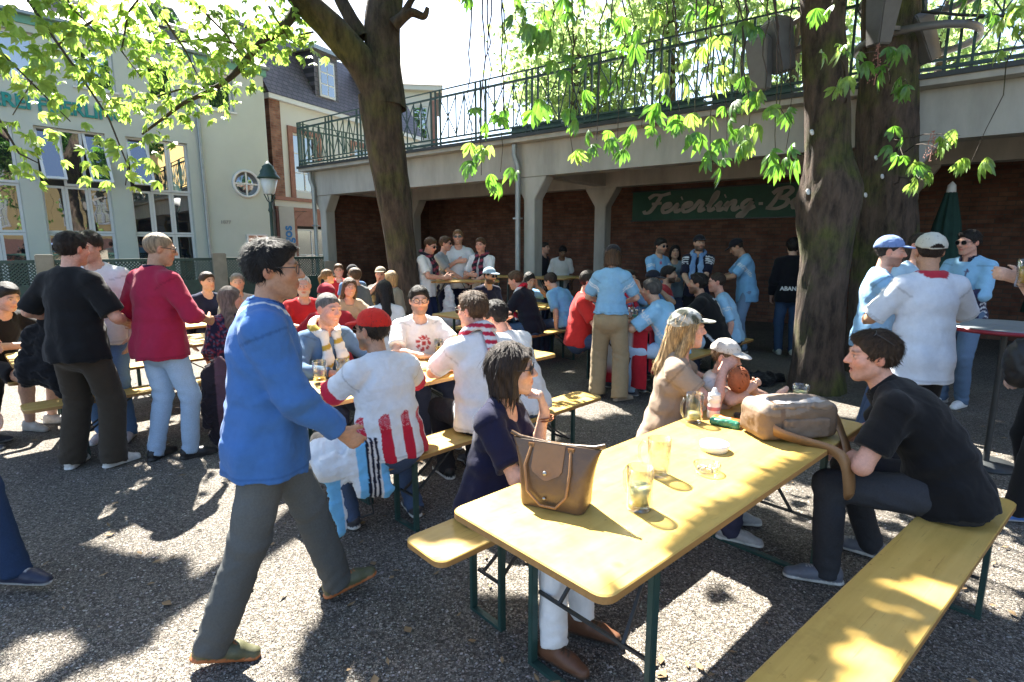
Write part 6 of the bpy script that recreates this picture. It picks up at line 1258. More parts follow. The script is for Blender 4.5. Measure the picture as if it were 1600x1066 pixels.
# the low bough that sweeps across the brewery and its twigs
bough = [W(462, 18, 8.5), W(440, 45, 8.3), W(400, 75, 8.1), W(372, 110, 7.9), W(340, 135, 7.7), W(290, 160, 7.5), W(255, 185, 7.3), W(222, 210, 7.1)]
limb([rel(p, OL) for p in bough], (.075, .06, .05, .04, .032, .026, .02, .012), 9, 12, name='bough', parent=TL, bumps=.05, sub=5)
tw_px = [[(340, 135, 7.7), (280, 140, 7.4), (200, 165, 7.1), (150, 158, 6.9)], [(400, 75, 8.1), (330, 60, 7.6), (240, 70, 7.1), (150, 30, 6.6)], [(490, 50, 8.8), (440, 60, 8.6), (400, 50, 8.4), (330, 20, 8.2)],
         [(150, 30, 6.6), (100, 60, 6.4), (60, 110, 6.2), (20, 180, 6.0)], [(30, -20, 6.0), (70, 40, 5.9), (120, 110, 5.8), (170, 185, 5.8), (200, 260, 5.8), (196, 290, 5.8)], [(-40, 20, 5.6), (0, 80, 5.6), (50, 130, 5.6), (110, 190, 5.6)],
         [(240, -30, 6.8), (200, 20, 6.6), (190, 80, 6.4), (220, 120, 6.3)], [(-40, 120, 5.3), (0, 190, 5.3), (30, 240, 5.3), (60, 255, 5.3)], [(90, -40, 6.2), (110, 10, 6.2), (160, 60, 6.2)], [(300, 0, 7.4), (350, 50, 7.4), (380, 90, 7.5)], [(420, 10, 8.2), (450, 60, 8.2), (470, 75, 8.2)], [(250, 20, 6.9), (290, 80, 7.0), (310, 120, 7.1)]]
TW = [np.array([W(*q) for q in L]) for L in tw_px]
o = twigs('twigs', [rel(np.array([p + (q - p) * f for p, q in zip(L[:-1], L[1:]) for f in (0, .33, .66)] + [L[-1]]), OL) for L in TW], TL, .016, .005); o['kind'] = 'stuff'
rg = np.random.default_rng(5); pts = []
for L in TW + [np.array(bough)]:
    for p, q in zip(L[:-1], L[1:]):
        n = int(np.linalg.norm(q - p) * 58)
        for _ in range(n): pts.append(p + (q - p) * rg.random() + rg.normal(size=3) * (.16, .22, .14))
pts = np.array(pts); dd = pts - np.array([0, 0, 1.7]); cp_, sp_ = math.cos(PITCH), math.sin(PITCH); dep = dd[:, 1] * cp_ - dd[:, 2] * sp_; ppx = 800 + 870 * dd[:, 0] / dep; ppy = 533 - 870 * (dd[:, 1] * sp_ + dd[:, 2] * cp_) / dep
gap = (ppx < 215) & (ppy > 140 + .2 * ppx) & (ppy < 185 + .12 * ppx); pts = pts[~(gap & (rg.random(len(pts)) < .7))]      # a thin spot in the bough through which the lettering shows
cloud('foliage', rel(pts, OL), .105, M['leaf_pale'], TL, 21)
# ---- right pair of chestnuts
OA = (3.66, 6.45, 0); TA = empty('chestnut_tree', OA, 0, 'mossy trunk with the swollen burl standing behind the man in black polo', 'tree')
tp = [(3.62, 6.45, -.06), (3.60, 6.45, .5), (3.58, 6.45, 1.2), W(1290, 400, 6.45), W(1293, 345, 6.45), W(1296, 300, 6.45), W(1292, 240, 6.45), W(1290, 150, 6.45), W(1287, 60, 6.45), W(1284, -60, 6.45), W(1280, -300, 6.5), W(1240, -620, 6.4)]
limb([rel(p, OA) for p in tp], (.33, .262, .25, .262, .305, .325, .235, .215, .21, .20, .16, .08), 13, 48, .06, name='trunk', mat='bark_mossy', parent=TA)
OB = (5.05, 7.5, 0); TB = empty('chestnut_tree', OB, 0, 'dark furrowed trunk carrying the floodlight ring, right of the mossy trunk', 'tree')
tp = [(5.0, 7.5, -.06), (4.98, 7.5, .6), (4.97, 7.5, 1.5), W(1384, 380, 7.5), W(1384, 300, 7.5), W(1387, 200, 7.5), W(1388, 100, 7.5), W(1390, 0, 7.5), W(1400, -200, 7.5), W(1430, -520, 7.3)]
limb([rel(p, OB) for p in tp], (.46, .36, .35, .345, .335, .32, .305, .29, .22, .10), 17, 56, .06, .05, name='trunk', mat='bark_mossy', parent=TB)
for (tree, oo, P) in ((TA, OA, [W(1286, -60, 6.45), W(1200, -160, 6.0), W(1080, -240, 5.6), W(930, -260, 5.3), W(780, -230, 5.2)]), (TA, OA, [W(1290, -140, 6.4), W(1400, -300, 5.6), W(1560, -420, 4.8)]), (TB, OB, [W(1392, -60, 7.5), W(1500, -160, 7.0), W(1680, -220, 6.4)]), (TB, OB, [W(1392, -120, 7.5), W(1250, -260, 8.2), W(1050, -330, 8.8), W(850, -340, 9)])):
    limb([rel(p, oo) for p in P], np.linspace(.15, .04, len(P)), 31, 16, name='limb', parent=tree)
# hanging twigs with big leaves, each leaf its own piece
sprays = [(760, 235, 5.6, 4), (738, 262, 5.6, 3), (790, 195, 5.6, 3), (782, 285, 5.6, 3), (765, 205, 5.7, 3), (752, 290, 5.6, 2), (850, 178, 5.4, 3), (815, 75, 5.2, 4), (880, 105, 5.3, 4), (922, 165, 5.4, 4), (932, 235, 5.4, 4), (895, 255, 5.4, 3), (965, 235, 5.3, 4), (990, 70, 5.2, 4), (1002, 215, 5.3, 4), (1030, 172, 5.2, 3), (1062, 190, 5.2, 4), (1100, 186, 5.2, 4), (1135, 248, 5.1, 4), (1150, 190, 5.1, 4), (1190, 175, 5.1, 4), (1168, 232, 5.1, 4), (1228, 250, 5.0, 4), (1112, 268, 5.0, 3), (1212, 262, 5.0, 3), (1085, 215, 5.1, 3),
          (735, 15, 5.2, 3), (812, 25, 5.1, 4), (850, 45, 5.0, 4), (905, 30, 5.0, 4), (960, 45, 5.0, 3), (1015, 22, 5.0, 3), (1075, 12, 5.1, 3), (1108, 75, 5.2, 4), (1150, 105, 5.2, 5), (1165, 150, 5.2, 4), (1235, 185, 5.3, 3), (1130, 25, 5.2, 3), (1165, 60, 5.2, 3), (1060, 130, 5.4, 3), (945, 120, 5.4, 3), (900, 200, 5.4, 3),
          (1303, 85, 5.4, 4), (1325, 150, 5.4, 4), (1300, 20, 5.4, 3), (1385, 110, 5.6, 5), (1420, 150, 5.6, 4), (1345, 100, 5.5, 3), (1412, 262, 6.0, 4), (1442, 298, 6.0, 4), (1468, 250, 6.0, 4), (1500, 228, 6.0, 4), (1518, 268, 6.0, 4), (1395, 225, 6.0, 3), (1580, 35, 5.2, 5), (1545, 15, 5.2, 4), (1595, 70, 5.2, 3), (1515, -5, 5.3, 4)]
rg = np.random.default_rng(9); tl_A = []; tl_B = []
for (px, py, Y, n) in sprays:
    own, oo, store = (TA, OA, tl_A) if px < 1340 else (TB, OB, tl_B)
    c = W(px, py - 16, Y); mesh_set = LM if rg.random() < .75 else LMP
    if px < 1255: top = W(px + rg.normal() * 14, min(py - 120, -60), Y + .1); store.append(rel(curve(top, c, 0, 10, int(px), .018), oo))
    elif px > 1500: store.append(rel(curve(W(1640, -40, Y), c, .05, 7, int(px), .02), oo))
    else:
        tr = W(1320 if px < 1340 else 1390, py + rg.normal() * 20, 6.3 if px < 1340 else 7.3); store.append(rel(curve(tr, c, .08, 7, int(px), .02), oo))
    for k in range(int(n * 1.15)):
        me = mesh_set[rg.integers(6)]; o = link('leaf', me, None, own); o.location = rel(c + rg.normal(size=3) * (.075, .09, .07), oo); sc = .095 + .065 * rg.random(); o.scale = (sc,) * 3
        o.rotation_euler = (rg.normal() * .35, .55 + .45 * rg.random(), rg.random() * 6.28)
o = twigs('twigs', tl_A, TA, .009, .003); o['kind'] = 'stuff'; o = twigs('twigs', tl_B, TB, .008, .003); o['kind'] = 'stuff'
# blossom spikes
for px, py, Y, h_, own, oo in ((1372, 70, 6.0, .38, TB, OB), (1458, 205, 6.0, .30, TB, OB)):
    b = W(px, py, Y); m = MB(); m.tube([b, b + V3(.02, 0, -h_ * .5), b + V3(.0, 0, -h_)][::-1], (.006, .004, .003), 5)
    for k in range(60): t = rg.random(); a = rg.random() * 6.28; r_ = .05 * (1 - t) + .012; q = b + V3(r_ * math.cos(a), r_ * math.sin(a), -h_ * (1 - t)); m.tube([q, q + V3(.004, 0, .010)], .006, 4)
    m.v = [tuple(np.array(v) - oo) for v in m.v]; o = m.build('blossom', 'blossom', own); o['kind'] = 'stuff'
# ---- the high crowns that shade the yard (arranged so that the sun reaches where it does in the photograph)
def lit_poly(px, z):
    P = np.array([Wz(a, b, z) for a, b in px]); return (P - SV[None] * (z / SV[2]))[:, :2]
LIT = [lit_poly([(870, 735), (1060, 652), (1200, 640), (1295, 695), (940, 920), (840, 845)], .77), lit_poly([(1415, 905), (1490, 915), (1395, 1080), (1300, 1080)], .48),
       lit_poly([(385, 735), (310, 800), (288, 851), (292, 930), (255, 985), (150, 1100), (430, 1100), (500, 990), (540, 880), (480, 735)], 0), lit_poly([(60, 1000), (110, 985), (150, 1040), (150, 1080), (20, 1080)], 0), lit_poly([(535, 1025), (640, 1070), (540, 1100)], 0),
       lit_poly([(1170, 905), (1250, 965), (1165, 1090), (1010, 1090), (1110, 960)], 0), lit_poly([(1105, 825), (1125, 850), (1000, 935), (985, 915)], 0), lit_poly([(-60, 590), (190, 600), (200, 690), (90, 740), (-60, 800)], 0), lit_poly([(150, 600), (345, 600), (350, 760), (320, 860), (200, 870), (110, 850)], 0),
       lit_poly([(480, 815), (420, 760), (650, 735), (690, 790), (560, 775)], 0), lit_poly([(1515, 690), (1640, 700), (1640, 800), (1560, 775)], 0),
       lit_poly([(560, 520), (760, 480), (740, 560), (600, 600)], 1.05), lit_poly([(330, 480), (420, 470), (400, 620), (340, 640)], 1.3), lit_poly([(990, 520), (1060, 500), (1060, 600), (1000, 640)], 1.0), lit_poly([(640, 380), (770, 380), (770, 440), (640, 440)], 1.3), lit_poly([(100, 400), (310, 400), (310, 470), (100, 470)], 1.5), lit_poly([(470, 430), (640, 420), (630, 470), (480, 500)], 1.1)]
SHADE = [lit_poly([(1340, 870), (1540, 765), (1590, 785), (1500, 900), (1412, 898), (1285, 1090), (1120, 1090)], .48), lit_poly([(20, 820), (150, 880), (290, 890), (265, 970), (170, 1080), (155, 1035), (110, 980), (-40, 1000), (-40, 830)], 0), lit_poly([(430, 1090), (500, 990), (560, 940), (840, 960), (960, 1090), (660, 1090), (560, 1010)], 0), lit_poly([(1130, 860), (1260, 940), (1300, 880), (1200, 800)], 0)]
def inside(P, poly):
    x, y = P[:, 0], P[:, 1]; c = np.zeros(len(P), bool); n = len(poly)
    for i in range(n):
        x0, y0 = poly[i]; x1, y1 = poly[(i + 1) % n]; m = ((y0 > y) != (y1 > y)) & (x < (x1 - x0) * (y - y0) / (y1 - y0 + 1e-12) + x0); c ^= m
    return c
rg = np.random.default_rng(77); N = 40000
G = np.stack([rg.uniform(-6.5, 7.5, N), rg.uniform(-.6, 11.5, N)], 1)
zc = np.maximum(5.4, 2.9 + .74 * G[:, 1]) + rg.random(N) * 1.6
P = np.concatenate([G, np.zeros((N, 1))], 1) + SV[None] * (zc / SV[2])[:, None]
el = (P[:, 2] - 1.7) / np.hypot(P[:, 0], P[:, 1]); keep = el > .455
for poly in LIT:
    for k in range(9):
        r_ = 0 if k == 8 else (.27 if poly is LIT[0] else .22); a_ = k * math.pi / 4; keep &= ~inside(G + np.array((r_ * math.cos(a_), r_ * math.sin(a_))), poly)
for (px, py, Y, n) in sprays:                          # the low sprays hang in the sun
    if (px * 7 + py * 3) % 10 < 5: p_ = W(px, py, Y); g_ = (p_ - SV * (p_[2] / SV[2]))[:2]; keep &= ~(np.hypot(G[:, 0] - g_[0], G[:, 1] - g_[1]) < .36)
nz = np.sin(G[:, 0] * 2.1 + 1.3 * np.sin(G[:, 1] * 1.7)) + np.sin(G[:, 1] * 2.6 + 1.1 * np.sin(G[:, 0] * 2.9 + 1)) ; keep &= ~((nz > .8) & (G[:, 1] > 3.6))
P = P[keep]
gs = []                                                # unseen extra small leaves, added to keep the benches and near ground in shade
for poly, cnt in zip(SHADE, (9000, 7000, 7000, 3000)):
    q_ = rg.uniform(poly.min(0), poly.max(0), (cnt, 2)); q_ = q_[inside(q_, poly)]
    for lp in (LIT[0], LIT[1], LIT[2], LIT[3], LIT[5]):
        for k in range(6): a_ = k * math.pi / 3; q_ = q_[~inside(q_ + .07 * np.array((math.cos(a_), math.sin(a_))), lp)]
    gs.append(q_)
gs = np.concatenate(gs); z2 = np.maximum(5.5, 3.0 + .74 * gs[:, 1]) + rg.random(len(gs)) * .5; P2_ = np.concatenate([gs, np.zeros((len(gs), 1))], 1) + SV[None] * (z2 / SV[2])[:, None]; P2_ = P2_[(P2_[:, 2] - 1.7) / np.hypot(P2_[:, 0], P2_[:, 1]) > .455]
cloud('shade_leaves', rel(P2_, OL), .12, M['leaf'], TL, 43)
dl = np.hypot(P[:, 0] + 2, P[:, 1] - 9); dr = np.hypot(P[:, 0] - 4.2, P[:, 1] - 7)
cloud('crown', rel(P[dl <= dr], OL), .22, M['leaf'], TL, 41); cloud('crown', rel(P[dl > dr], OA), .22, M['leaf'], TA, 42)
# ---- trees beyond the terrace
def back_tree(label, x, y, h, r, seed, n, lean=0., trunk=.2, low=.35):
    o = empty('background_tree', (x, y, 0), 0, label, 'tree', 'trees beyond the terrace'); rg = np.random.default_rng(seed)
    limb([(0, 0, 0), (lean * .3, 0, h * .35), (lean * .7, 0, h * .6), (lean, 0, h * .9)], (trunk * 1.2, trunk, trunk * .75, .05), seed, 14, name='trunk', parent=o)
    L = []; pts = []
    for k in range(26):
        z0 = h * rg.uniform(low, .85); a = rg.random() * 6.28; rr = r * (1 - .5 * (z0 / h - .4) ** 2) * rg.uniform(.5, 1); b = V3(lean * z0 / h, 0, z0); e = b + V3(math.cos(a) * rr, math.sin(a) * rr, rr * rg.uniform(.1, .6)); L.append(curve(b, e, .2, 6, seed + k, .08))
        for _ in range(n // 26): pts.append(b + (e - b) * rg.uniform(.3, 1.05) + rg.normal(size=3) * .42)
    q = twigs('branches', L, o, .035, .01); q['kind'] = 'stuff'; cloud('crown', np.array(pts), .22, M['leaf_far'], o, seed); return o
back_tree('slim tree with bare grey trunk rising behind the terrace railing', 5.6, 20, 12.5, 2.6, 51, 1200, -.4, .24, .62)
back_tree('leafy tree behind the railing left of the slim grey trunk', 2.3, 21, 11, 3.4, 52, 3200)
back_tree('spreading tree behind the railing right of the slim grey trunk', 8.8, 18.5, 10.5, 3.4, 53, 2600)
back_tree('tall tree behind the terrace near the floodlight trunk', 14, 19.5, 11, 3.4, 54, 2400)
# ---- floodlight rings on the furrowed trunk
fr = empty('floodlight_ring', OB, 0, 'grey steel ring with tapered floodlights clamped round the furrowed trunk', 'floodlight')
cz = W(1388, 55, 7.5)[2]
for dz in (0, .52):
    m = MB(); m.lathe([(.62, -.04), (.66, -.04), (.66, .04), (.62, .04)], 40, (0, 0, cz + dz - .1), True); q = m.build('ring', 'grey_metal', fr)
for px, py, rz, tl in ((1218, 72, 200, 14), (1188, 100, 230, 8), (1442, 62, 20, -24), (1378, 28, 280, 5)):
    c = rel(W(px, py, 6.7 if px < 1400 else 7.3), OB); m = MB(); n4 = [(-.13, -.11), (.13, -.11), (.13, .11), (-.13, .11)]
    V = [(a * .75, b * .75, -.28) for a, b in n4] + [(a * 1.1, b * 1.1, .24) for a, b in n4] + [(a * .6, b * .6, .30) for a, b in n4]
    m.add(V, [(3, 2, 1, 0), (8, 9, 10, 11)] + [(k, (k + 1) % 4, 4 + (k + 1) % 4, 4 + k) for k in range(4)] + [(4 + k, 4 + (k + 1) % 4, 8 + (k + 1) % 4, 8 + k) for k in range(4)])
    h_ = m.build('lamp_housing', 'grey_metal', fr, loc=tuple(c), rot=(R(tl * .4), R(tl), R(rz)), bevel=.012)
    d = nrm((-c[0], -c[1], 0)); a_ = c * 1; a_[2] = cz + .02
    MB().bar(c + V3(0, 0, -.1), V3(c[0] * .55, c[1] * .55, cz - .08), .045).build('arm', 'grey_metal', fr); MB().bar(c + V3(0, 0, .14), V3(c[0] * .55, c[1] * .55, cz + .40), .045).build('arm', 'grey_metal', fr)
for own, oo, L_ in ((TA, OA, ((1268, 207, 6.17), (1262, 300, 6.1))), (TB, OB, ((1368, 247, 7.13), (1378, 276, 7.13), (1352, 305, 7.13)))):
    for px, py, Y in L_: MB().lathe([(.001, .012), (.03, .010), (.032, 0), (.001, 0)], 14).build('marker_disc', 'white_frame', own, loc=tuple(rel(W(px, py, Y), oo)), rot=(R(80), 0, R(30)))
# cables
for k, (za, zb, xb) in enumerate(((18, 22, 1640), (38, 8, 1640))):
    m = MB(); m.tube(curve(W(1440, za, 7.2), W(xb, zb, 6.4), -.03, 10, k, .004), .018 if k == 0 else .010, 6); tag(m.build('overhead_cable', 'dark_steel'), ['thick black cable running right from the floodlight trunk', 'thin black cable crossing below the thick one at the top right'][k], 'cable')
# ================================================================ THINGS ON TABLES, BENCHES AND GROUND
def mug(loc, label, fill=None, frac=.5, h=.155, r=.046, handle=True, ang=0., group='glasses on the tables'):
    o = empty('beer_mug' if handle else 'drinking_glass', loc, R(ang), label, 'mug' if handle else 'glass', group)
    MB().lathe([(.001, 0), (r * .95, 0), (r, .012), (r * .97, h * .5), (r * 1.03, h), (r * .95, h), (r * .88, h * .5), (r * .86, .022), (.001, .020)], 24).build('glass_body', 'mug', o)
    if handle: MB().tube([(r * .95, 0, h * .82), (r + .022, 0, h * .85), (r + .036, 0, h * .68), (r + .036, 0, h * .4), (r + .02, 0, h * .22), (r * .95, 0, h * .22)], .0065, 8).build('handle', 'mug', o)
    if fill:
        t = .022 + (h - .03) * frac; MB().lathe([(.001, .023), (r * .845, .023), (r * .86, t), (.001, t)], 20).build('drink', fill, o)
    return o
mug((.455, 1.865, .771), 'mug of pale lemonade nearest the camera on the sunlit table', 'lemonade', .52, ang=120)
mug((.60, 2.16, .771), 'empty glass mug in the middle of the sunlit table', None, ang=150)
mug((.97, 2.86, .771), 'glass mug with a little lemonade beside the baby bottle', 'lemonade', .22, ang=200)
mug((1.72, 3.22, .771), 'short glass of cloudy drink in front of the mossy trunk', 'lemonade', .6, .11, .045, False)
mug((-1.17, 3.76, .771), 'half full beer mug in front of the grey haired man with scarf', 'beer', .35, ang=40)
mug((-1.31, 3.70, .771), 'nearly empty mug at the near end of the red cap table', 'beer', .12, ang=80)
mug((-.62, 4.62, .771), 'beer glass in front of the man with dark framed glasses', 'beer', .5, .15, .036, False)
mug((-.16, 4.46, .771), 'empty glass beside the elbow of the man resting his head', None, .5, .14, .038, False)
for i, (x, y, f, fr_, lab) in enumerate(((.02, 8.05, None, .3, 'left empty glass in front of the bending scarf man'), (.20, 8.0, None, .2, 'right empty glass in front of the bending scarf man'), (1.36, 6.62, 'lemonade', .3, 'leftmost glass at the near end of the flag table'), (1.48, 6.68, 'mint_drink', .6, 'glass of mint green drink on the flag table'), (1.62, 6.72, 'beer', .45, 'glass of yellow beer right of the mint green drink'), (1.50, 6.95, 'foam', .5, 'foamy glass behind the mint green drink'), (-2.2, 9.05, 'beer', .5, 'beer glass on the back table beside the left tree'), (-1.95, 6.35, 'beer', .4, 'beer glass in front of the smiling long haired woman'))):
    mug((x, y, .771), lab, f, fr_, .16, .042, False)
mug((2.98, 3.24, 1.46), 'mug of yellow beer held up at the right edge', 'beer', .75, .16, .05, True, 0)
# white ashtray and glass ashtray
def ashtray(loc, label, mat, r=.055, h=.035, butts=True):
    o = empty('ashtray', loc, 0, label, 'ashtray'); MB().lathe([(.001, 0), (r * .9, 0), (r, h), (r * .92, h), (r * .8, .010), (.001, .009)], 24).build('bowl', mat, o)
    if butts:
        for k in range(4): a = k * 1.4; MB().tube([(.012 * math.cos(a), .012 * math.sin(a), .016), (.03 * math.cos(a + .8), .03 * math.sin(a + .8), .018)], .004, 6).build('cigarette_end', 'foam', o)
ashtray((.93, 2.44, .771), 'white ashtray on the sunlit table', 'white_frame', .065, .034, False); ashtray((.81, 2.19, .771), 'glass ashtray with cigarette ends on the sunlit table', 'mug'); ashtray((-.63, 4.12, .771), 'white ashtray on the table of the red cap man', 'white_frame', .06)
# brown tote bag
def loft(rings, mat, name, parent, closed=True, cap=True, tag_col=None):
    n = len(rings[0]); V = np.concatenate(rings); F = [(i * n + j, i * n + (j + 1) % n, (i + 1) * n + (j + 1) % n, (i + 1) * n + j) for i in range(len(rings) - 1) for j in range(n)]
    m = MB(); m.add(V, F, True)
    if cap: m.add(rings[0], [tuple(range(n))[::-1]]); m.add(rings[-1], [tuple(range(n))])
    return m.build(name, mat, parent)
def rrect(w, d, r, z, n=6, bulge=0., skew=0.):
    P = np.array(round_rect(w, d, min(r, w / 2.01, d / 2.01), n)); return np.stack([P[:, 0] + skew, P[:, 1], np.full(len(P), z) + bulge * np.cos(P[:, 0] / w * math.pi)], 1)
leather = var_mat('brown_nylon', (.105, .062, .032), .34, .25, 7, .3, 26); tan = var_mat('tan_leather', (.24, .125, .05), .45, .2, 10, .2, 60)
tb = empty('tote_bag', (.16, 1.905, .772), R(-25), 'brown folding tote bag standing on the sunlit table', 'bag')
rings = [rrect(.255, .13, .03, .0), rrect(.265, .14, .04, .02), rrect(.275, .136, .05, .07), rrect(.29, .118, .05, .12), rrect(.31, .088, .04, .17), rrect(.335, .05, .024, .215, bulge=-.006), rrect(.36, .022, .010, .245, bulge=-.012)]
loft(rings, leather, 'body', tb)
MB().tube([(-.19, 0, .262), (-.15, 0, .248), (0, 0, .236), (.15, 0, .248), (.19, 0, .262)], .008, 8).build('zip_edge', leather, tb)
V = []; nn = 9
for i in range(nn):
    t = i / (nn - 1); z = .242 - .118 * t; y = -(.013 + .050 * t) - .005; w = .062 - (.0 if t < .75 else (t - .75) ** 2 * .6)
    for k in range(7): x = -w + 2 * w * k / 6; V.append((x - .02, y, z - .010 * math.sin((k / 6) * math.pi) * t))
m = MB(); m.add(V, [(i * 7 + k, i * 7 + k + 1, (i + 1) * 7 + k + 1, (i + 1) * 7 + k) for i in range(nn - 1) for k in range(6)], True); m.add([(a, b + .004, c) for a, b, c in V], [(i * 7 + k, (i + 1) * 7 + k, (i + 1) * 7 + k + 1, i * 7 + k + 1) for i in range(nn - 1) for k in range(6)], True); m.build('flap', tan, tb)
MB().lathe([(.001, .004), (.007, .003), (.009, 0), (.001, 0)], 12).build('snap', 'thinmetal', tb, loc=(-.02, -.072, .145), rot=(R(70), 0, 0)); MB().lathe([(.001, .004), (.006, .003), (.007, 0), (.001, 0)], 12).build('snap', 'thinmetal', tb, loc=(-.02, -.076, .045), rot=(R(85), 0, 0))
for sgn in (-1, 1):
    y0 = sgn * .022
    MB().tube([(-.095, y0, .225), (-.105, sgn * .06, .16), (-.085, sgn * .085, .07), (-.03, sgn * .088, .022), (.03, sgn * .088, .022), (.07, sgn * .085, .07), (.075, sgn * .06, .16), (.065, y0, .225)], .0055, 8).build('handle', tan, tb)
    for x in (-.095, .065): MB().box((x - .014, y0 - .006 * (1 + sgn), .205), (x + .014, y0 + .006, .24)).build('handle_tab', tan, tb, bevel=.003)
tb.scale = (.94, .94, .94)
# taupe changing bag with strap hanging over the table edge
cbm = attr_mat('bag_cloth', .75, .25, .10, 20, .2, 220, .002)
cb = empty('changing_bag', (1.37, 2.66, .772), R(8), 'taupe shoulder bag with white lining lying at the table end', 'bag')
S = SDF(); S.box((0, 0, .09), (.205, .11, .09), .045, 0); S.ell((0, .0, .11), (.205, .105, .095), .03); S.ell((.0, -.03, .185), (.15, .05, .02), .02, op='s'); S.disp = folds(.0014, 3, fr=2.4)
V, Q = S.surf(.006); c = np.tile((.17, .115, .075), (len(V), 1)); c[V[:, 2] > .145 + .02 * np.sin(V[:, 0] * 14)] = (.22, .17, .13); c[(np.abs(V[:, 0]) < .15) & (np.abs(V[:, 1] + .03) < .032) & (V[:, 2] > .14)] = (.40, .37, .34); c[(np.abs(V[:, 0] + .1) < .012) & (V[:, 1] < 0)] = (.15, .10, .07)
link('body', np_mesh('body', V, Q, c), cbm, cb)
S = SDF(); S.box((0, -.082, .14), (.155, .012, .045), .010, 0, rot('x', 25)); S.disp = folds(.003, 4, fr=2.); V, Q = S.surf(.005); link('front_flap', np_mesh('front_flap', V, Q, np.tile((.24, .185, .14), (len(V), 1))), cbm, cb)
S = SDF(); S.box((.02, -.112, .065), (.12, .014, .048), .012, 0); S.disp = folds(.0012, 5, fr=3.); V, Q = S.surf(.005); link('front_pocket', np_mesh('front_pocket', V, Q, np.tile((.19, .13, .088), (len(V), 1))), cbm, cb)
MB().tube([(-.19, .06, .155), (-.1, .075, .178), (.1, .075, .178), (.19, .06, .155)], .004, 6).build('zip', 'thinmetal', cb)
def ribbon(pts, w, t, mat, name, parent, up=(0, 0, 1)):
    m = MB(); pts = np.array(pts, float)
    tt = np.linspace(0, len(pts) - 1, (len(pts) - 1) * 5 + 1); Pn = np.stack([np.interp(tt, np.arange(len(pts)), pts[:, k]) for k in range(3)], 1)
    for _ in range(6): Pn[1:-1] = (Pn[:-2] + Pn[1:-1] * 2 + Pn[2:]) / 4
    V = []
    for i in range(len(Pn)):
        d = nrm(Pn[min(i + 1, len(Pn) - 1)] - Pn[max(i - 1, 0)]); s_ = np.cross(d, up)
        if np.linalg.norm(s_) < .2: s_ = np.array((1., 0, 0))
        s_ = nrm(s_); n_ = np.cross(s_, d); V += [Pn[i] - s_ * w / 2 - n_ * t / 2, Pn[i] + s_ * w / 2 - n_ * t / 2, Pn[i] + s_ * w / 2 + n_ * t / 2, Pn[i] - s_ * w / 2 + n_ * t / 2]
    m.add(V, [(i * 4 + k, i * 4 + (k + 1) % 4, (i + 1) * 4 + (k + 1) % 4, (i + 1) * 4 + k) for i in range(len(Pn) - 1) for k in range(4)], True); m.add(V[:4], [(0, 1, 2, 3)]); m.add(V[-4:], [(3, 2, 1, 0)]); return m.build(name, mat, parent)
ribbon([(-.19, -.02, .13), (-.16, -.12, .06), (-.02, -.17, .02), (.06, -.23, .008), (.115, -.275, -.03), (.135, -.285, -.19), (.15, -.275, -.225), (.175, -.255, -.18), (.20, -.17, -.01), (.215, -.08, .06), (.205, -.02, .13)], .05, .004, tan, 'strap', cb, (0, .9, .35))
# baby bottle, wipes, small things
bb = empty('baby_bottle', (1.10, 2.93, .771), 0, 'white baby bottle with printed band on the table', 'bottle')
MB().lathe([(.001, 0), (.032, 0), (.034, .01), (.034, .075), (.029, .085), (.034, .095), (.034, .115), (.030, .12)], 20).build('bottle_body', 'foam', bb); MB().lathe([(.031, .118), (.033, .122), (.031, .138), (.018, .142), (.015, .155), (.008, .168), (.001, .170)], 18).build('teat_cap', 'white_frame', bb)
MB().lathe([(.0345, .045), (.0348, .05), (.0348, .06), (.0345, .065)], 20).build('printed_band', var_mat('pink_print', (.5, .2, .22), .6), bb)
wp = empty('wipes_packet', (1.12, 2.80, .771), R(-35), 'orange and green soft packet lying on the table', 'packet')
S = SDF(); S.box((0, 0, .018), (.075, .045, .018), .015, 0); S.disp = folds(.0022, 7, fr=3.); V, Q = S.surf(.004); c = np.tile((.55, .12, .03), (len(V), 1)); c[V[:, 1] < -.015] = (.03, .16, .10); c[(np.abs(V[:, 0] + .01) < .03) & (np.abs(V[:, 1] - .01) < .012)] = (.6, .5, .35); link('packet', np_mesh('packet', V, Q, c), attr_mat('foil', .3, .5, .1, 30, .2, 80), wp)
gb = empty('glasses_case', (1.27, 2.93, .771), R(-20), 'small dark grey case behind the orange packet', 'case'); MB().box((-.055, -.02, 0), (.055, .02, .022)).build('case_body', 'dark_steel', gb, bevel=.006); MB().box((.056, -.012, .001), (.10, .012, .012)).build('wipe', 'foam', gb, bevel=.003)
# woven brown toy held by the child
ty = empty('woven_toy', (1.28, 3.06, .95), 0, 'reddish brown woven ball the child holds in front of its face', 'toy')
m = MB(); rg = np.random.default_rng(3)
for k in range(46):
    a = rg.random() * 6.28; b = math.acos(rg.uniform(-1, 1)); n_ = V3(math.sin(b) * math.cos(a), math.sin(b) * math.sin(a), math.cos(b)); u = nrm(np.cross(n_, (.3, .5, .8))); v = np.cross(n_, u); m.tube([(u * math.cos(t) + v * math.sin(t)) * (.054, .050, .072) for t in np.linspace(0, 2.6 + rg.random() * 3, 14)], .0062, 5)
m.build('woven_strands', var_mat('rust_yarn', (.30, .085, .03), .8, .35, 20), ty); S = SDF(); S.ell((0, 0, 0), (.048, .044, .064), 0); V, Q = S.surf(.01); link('core', np_mesh('core', V, Q, np.tile((.18, .05, .02), (len(V), 1))), M['cloth'], ty)
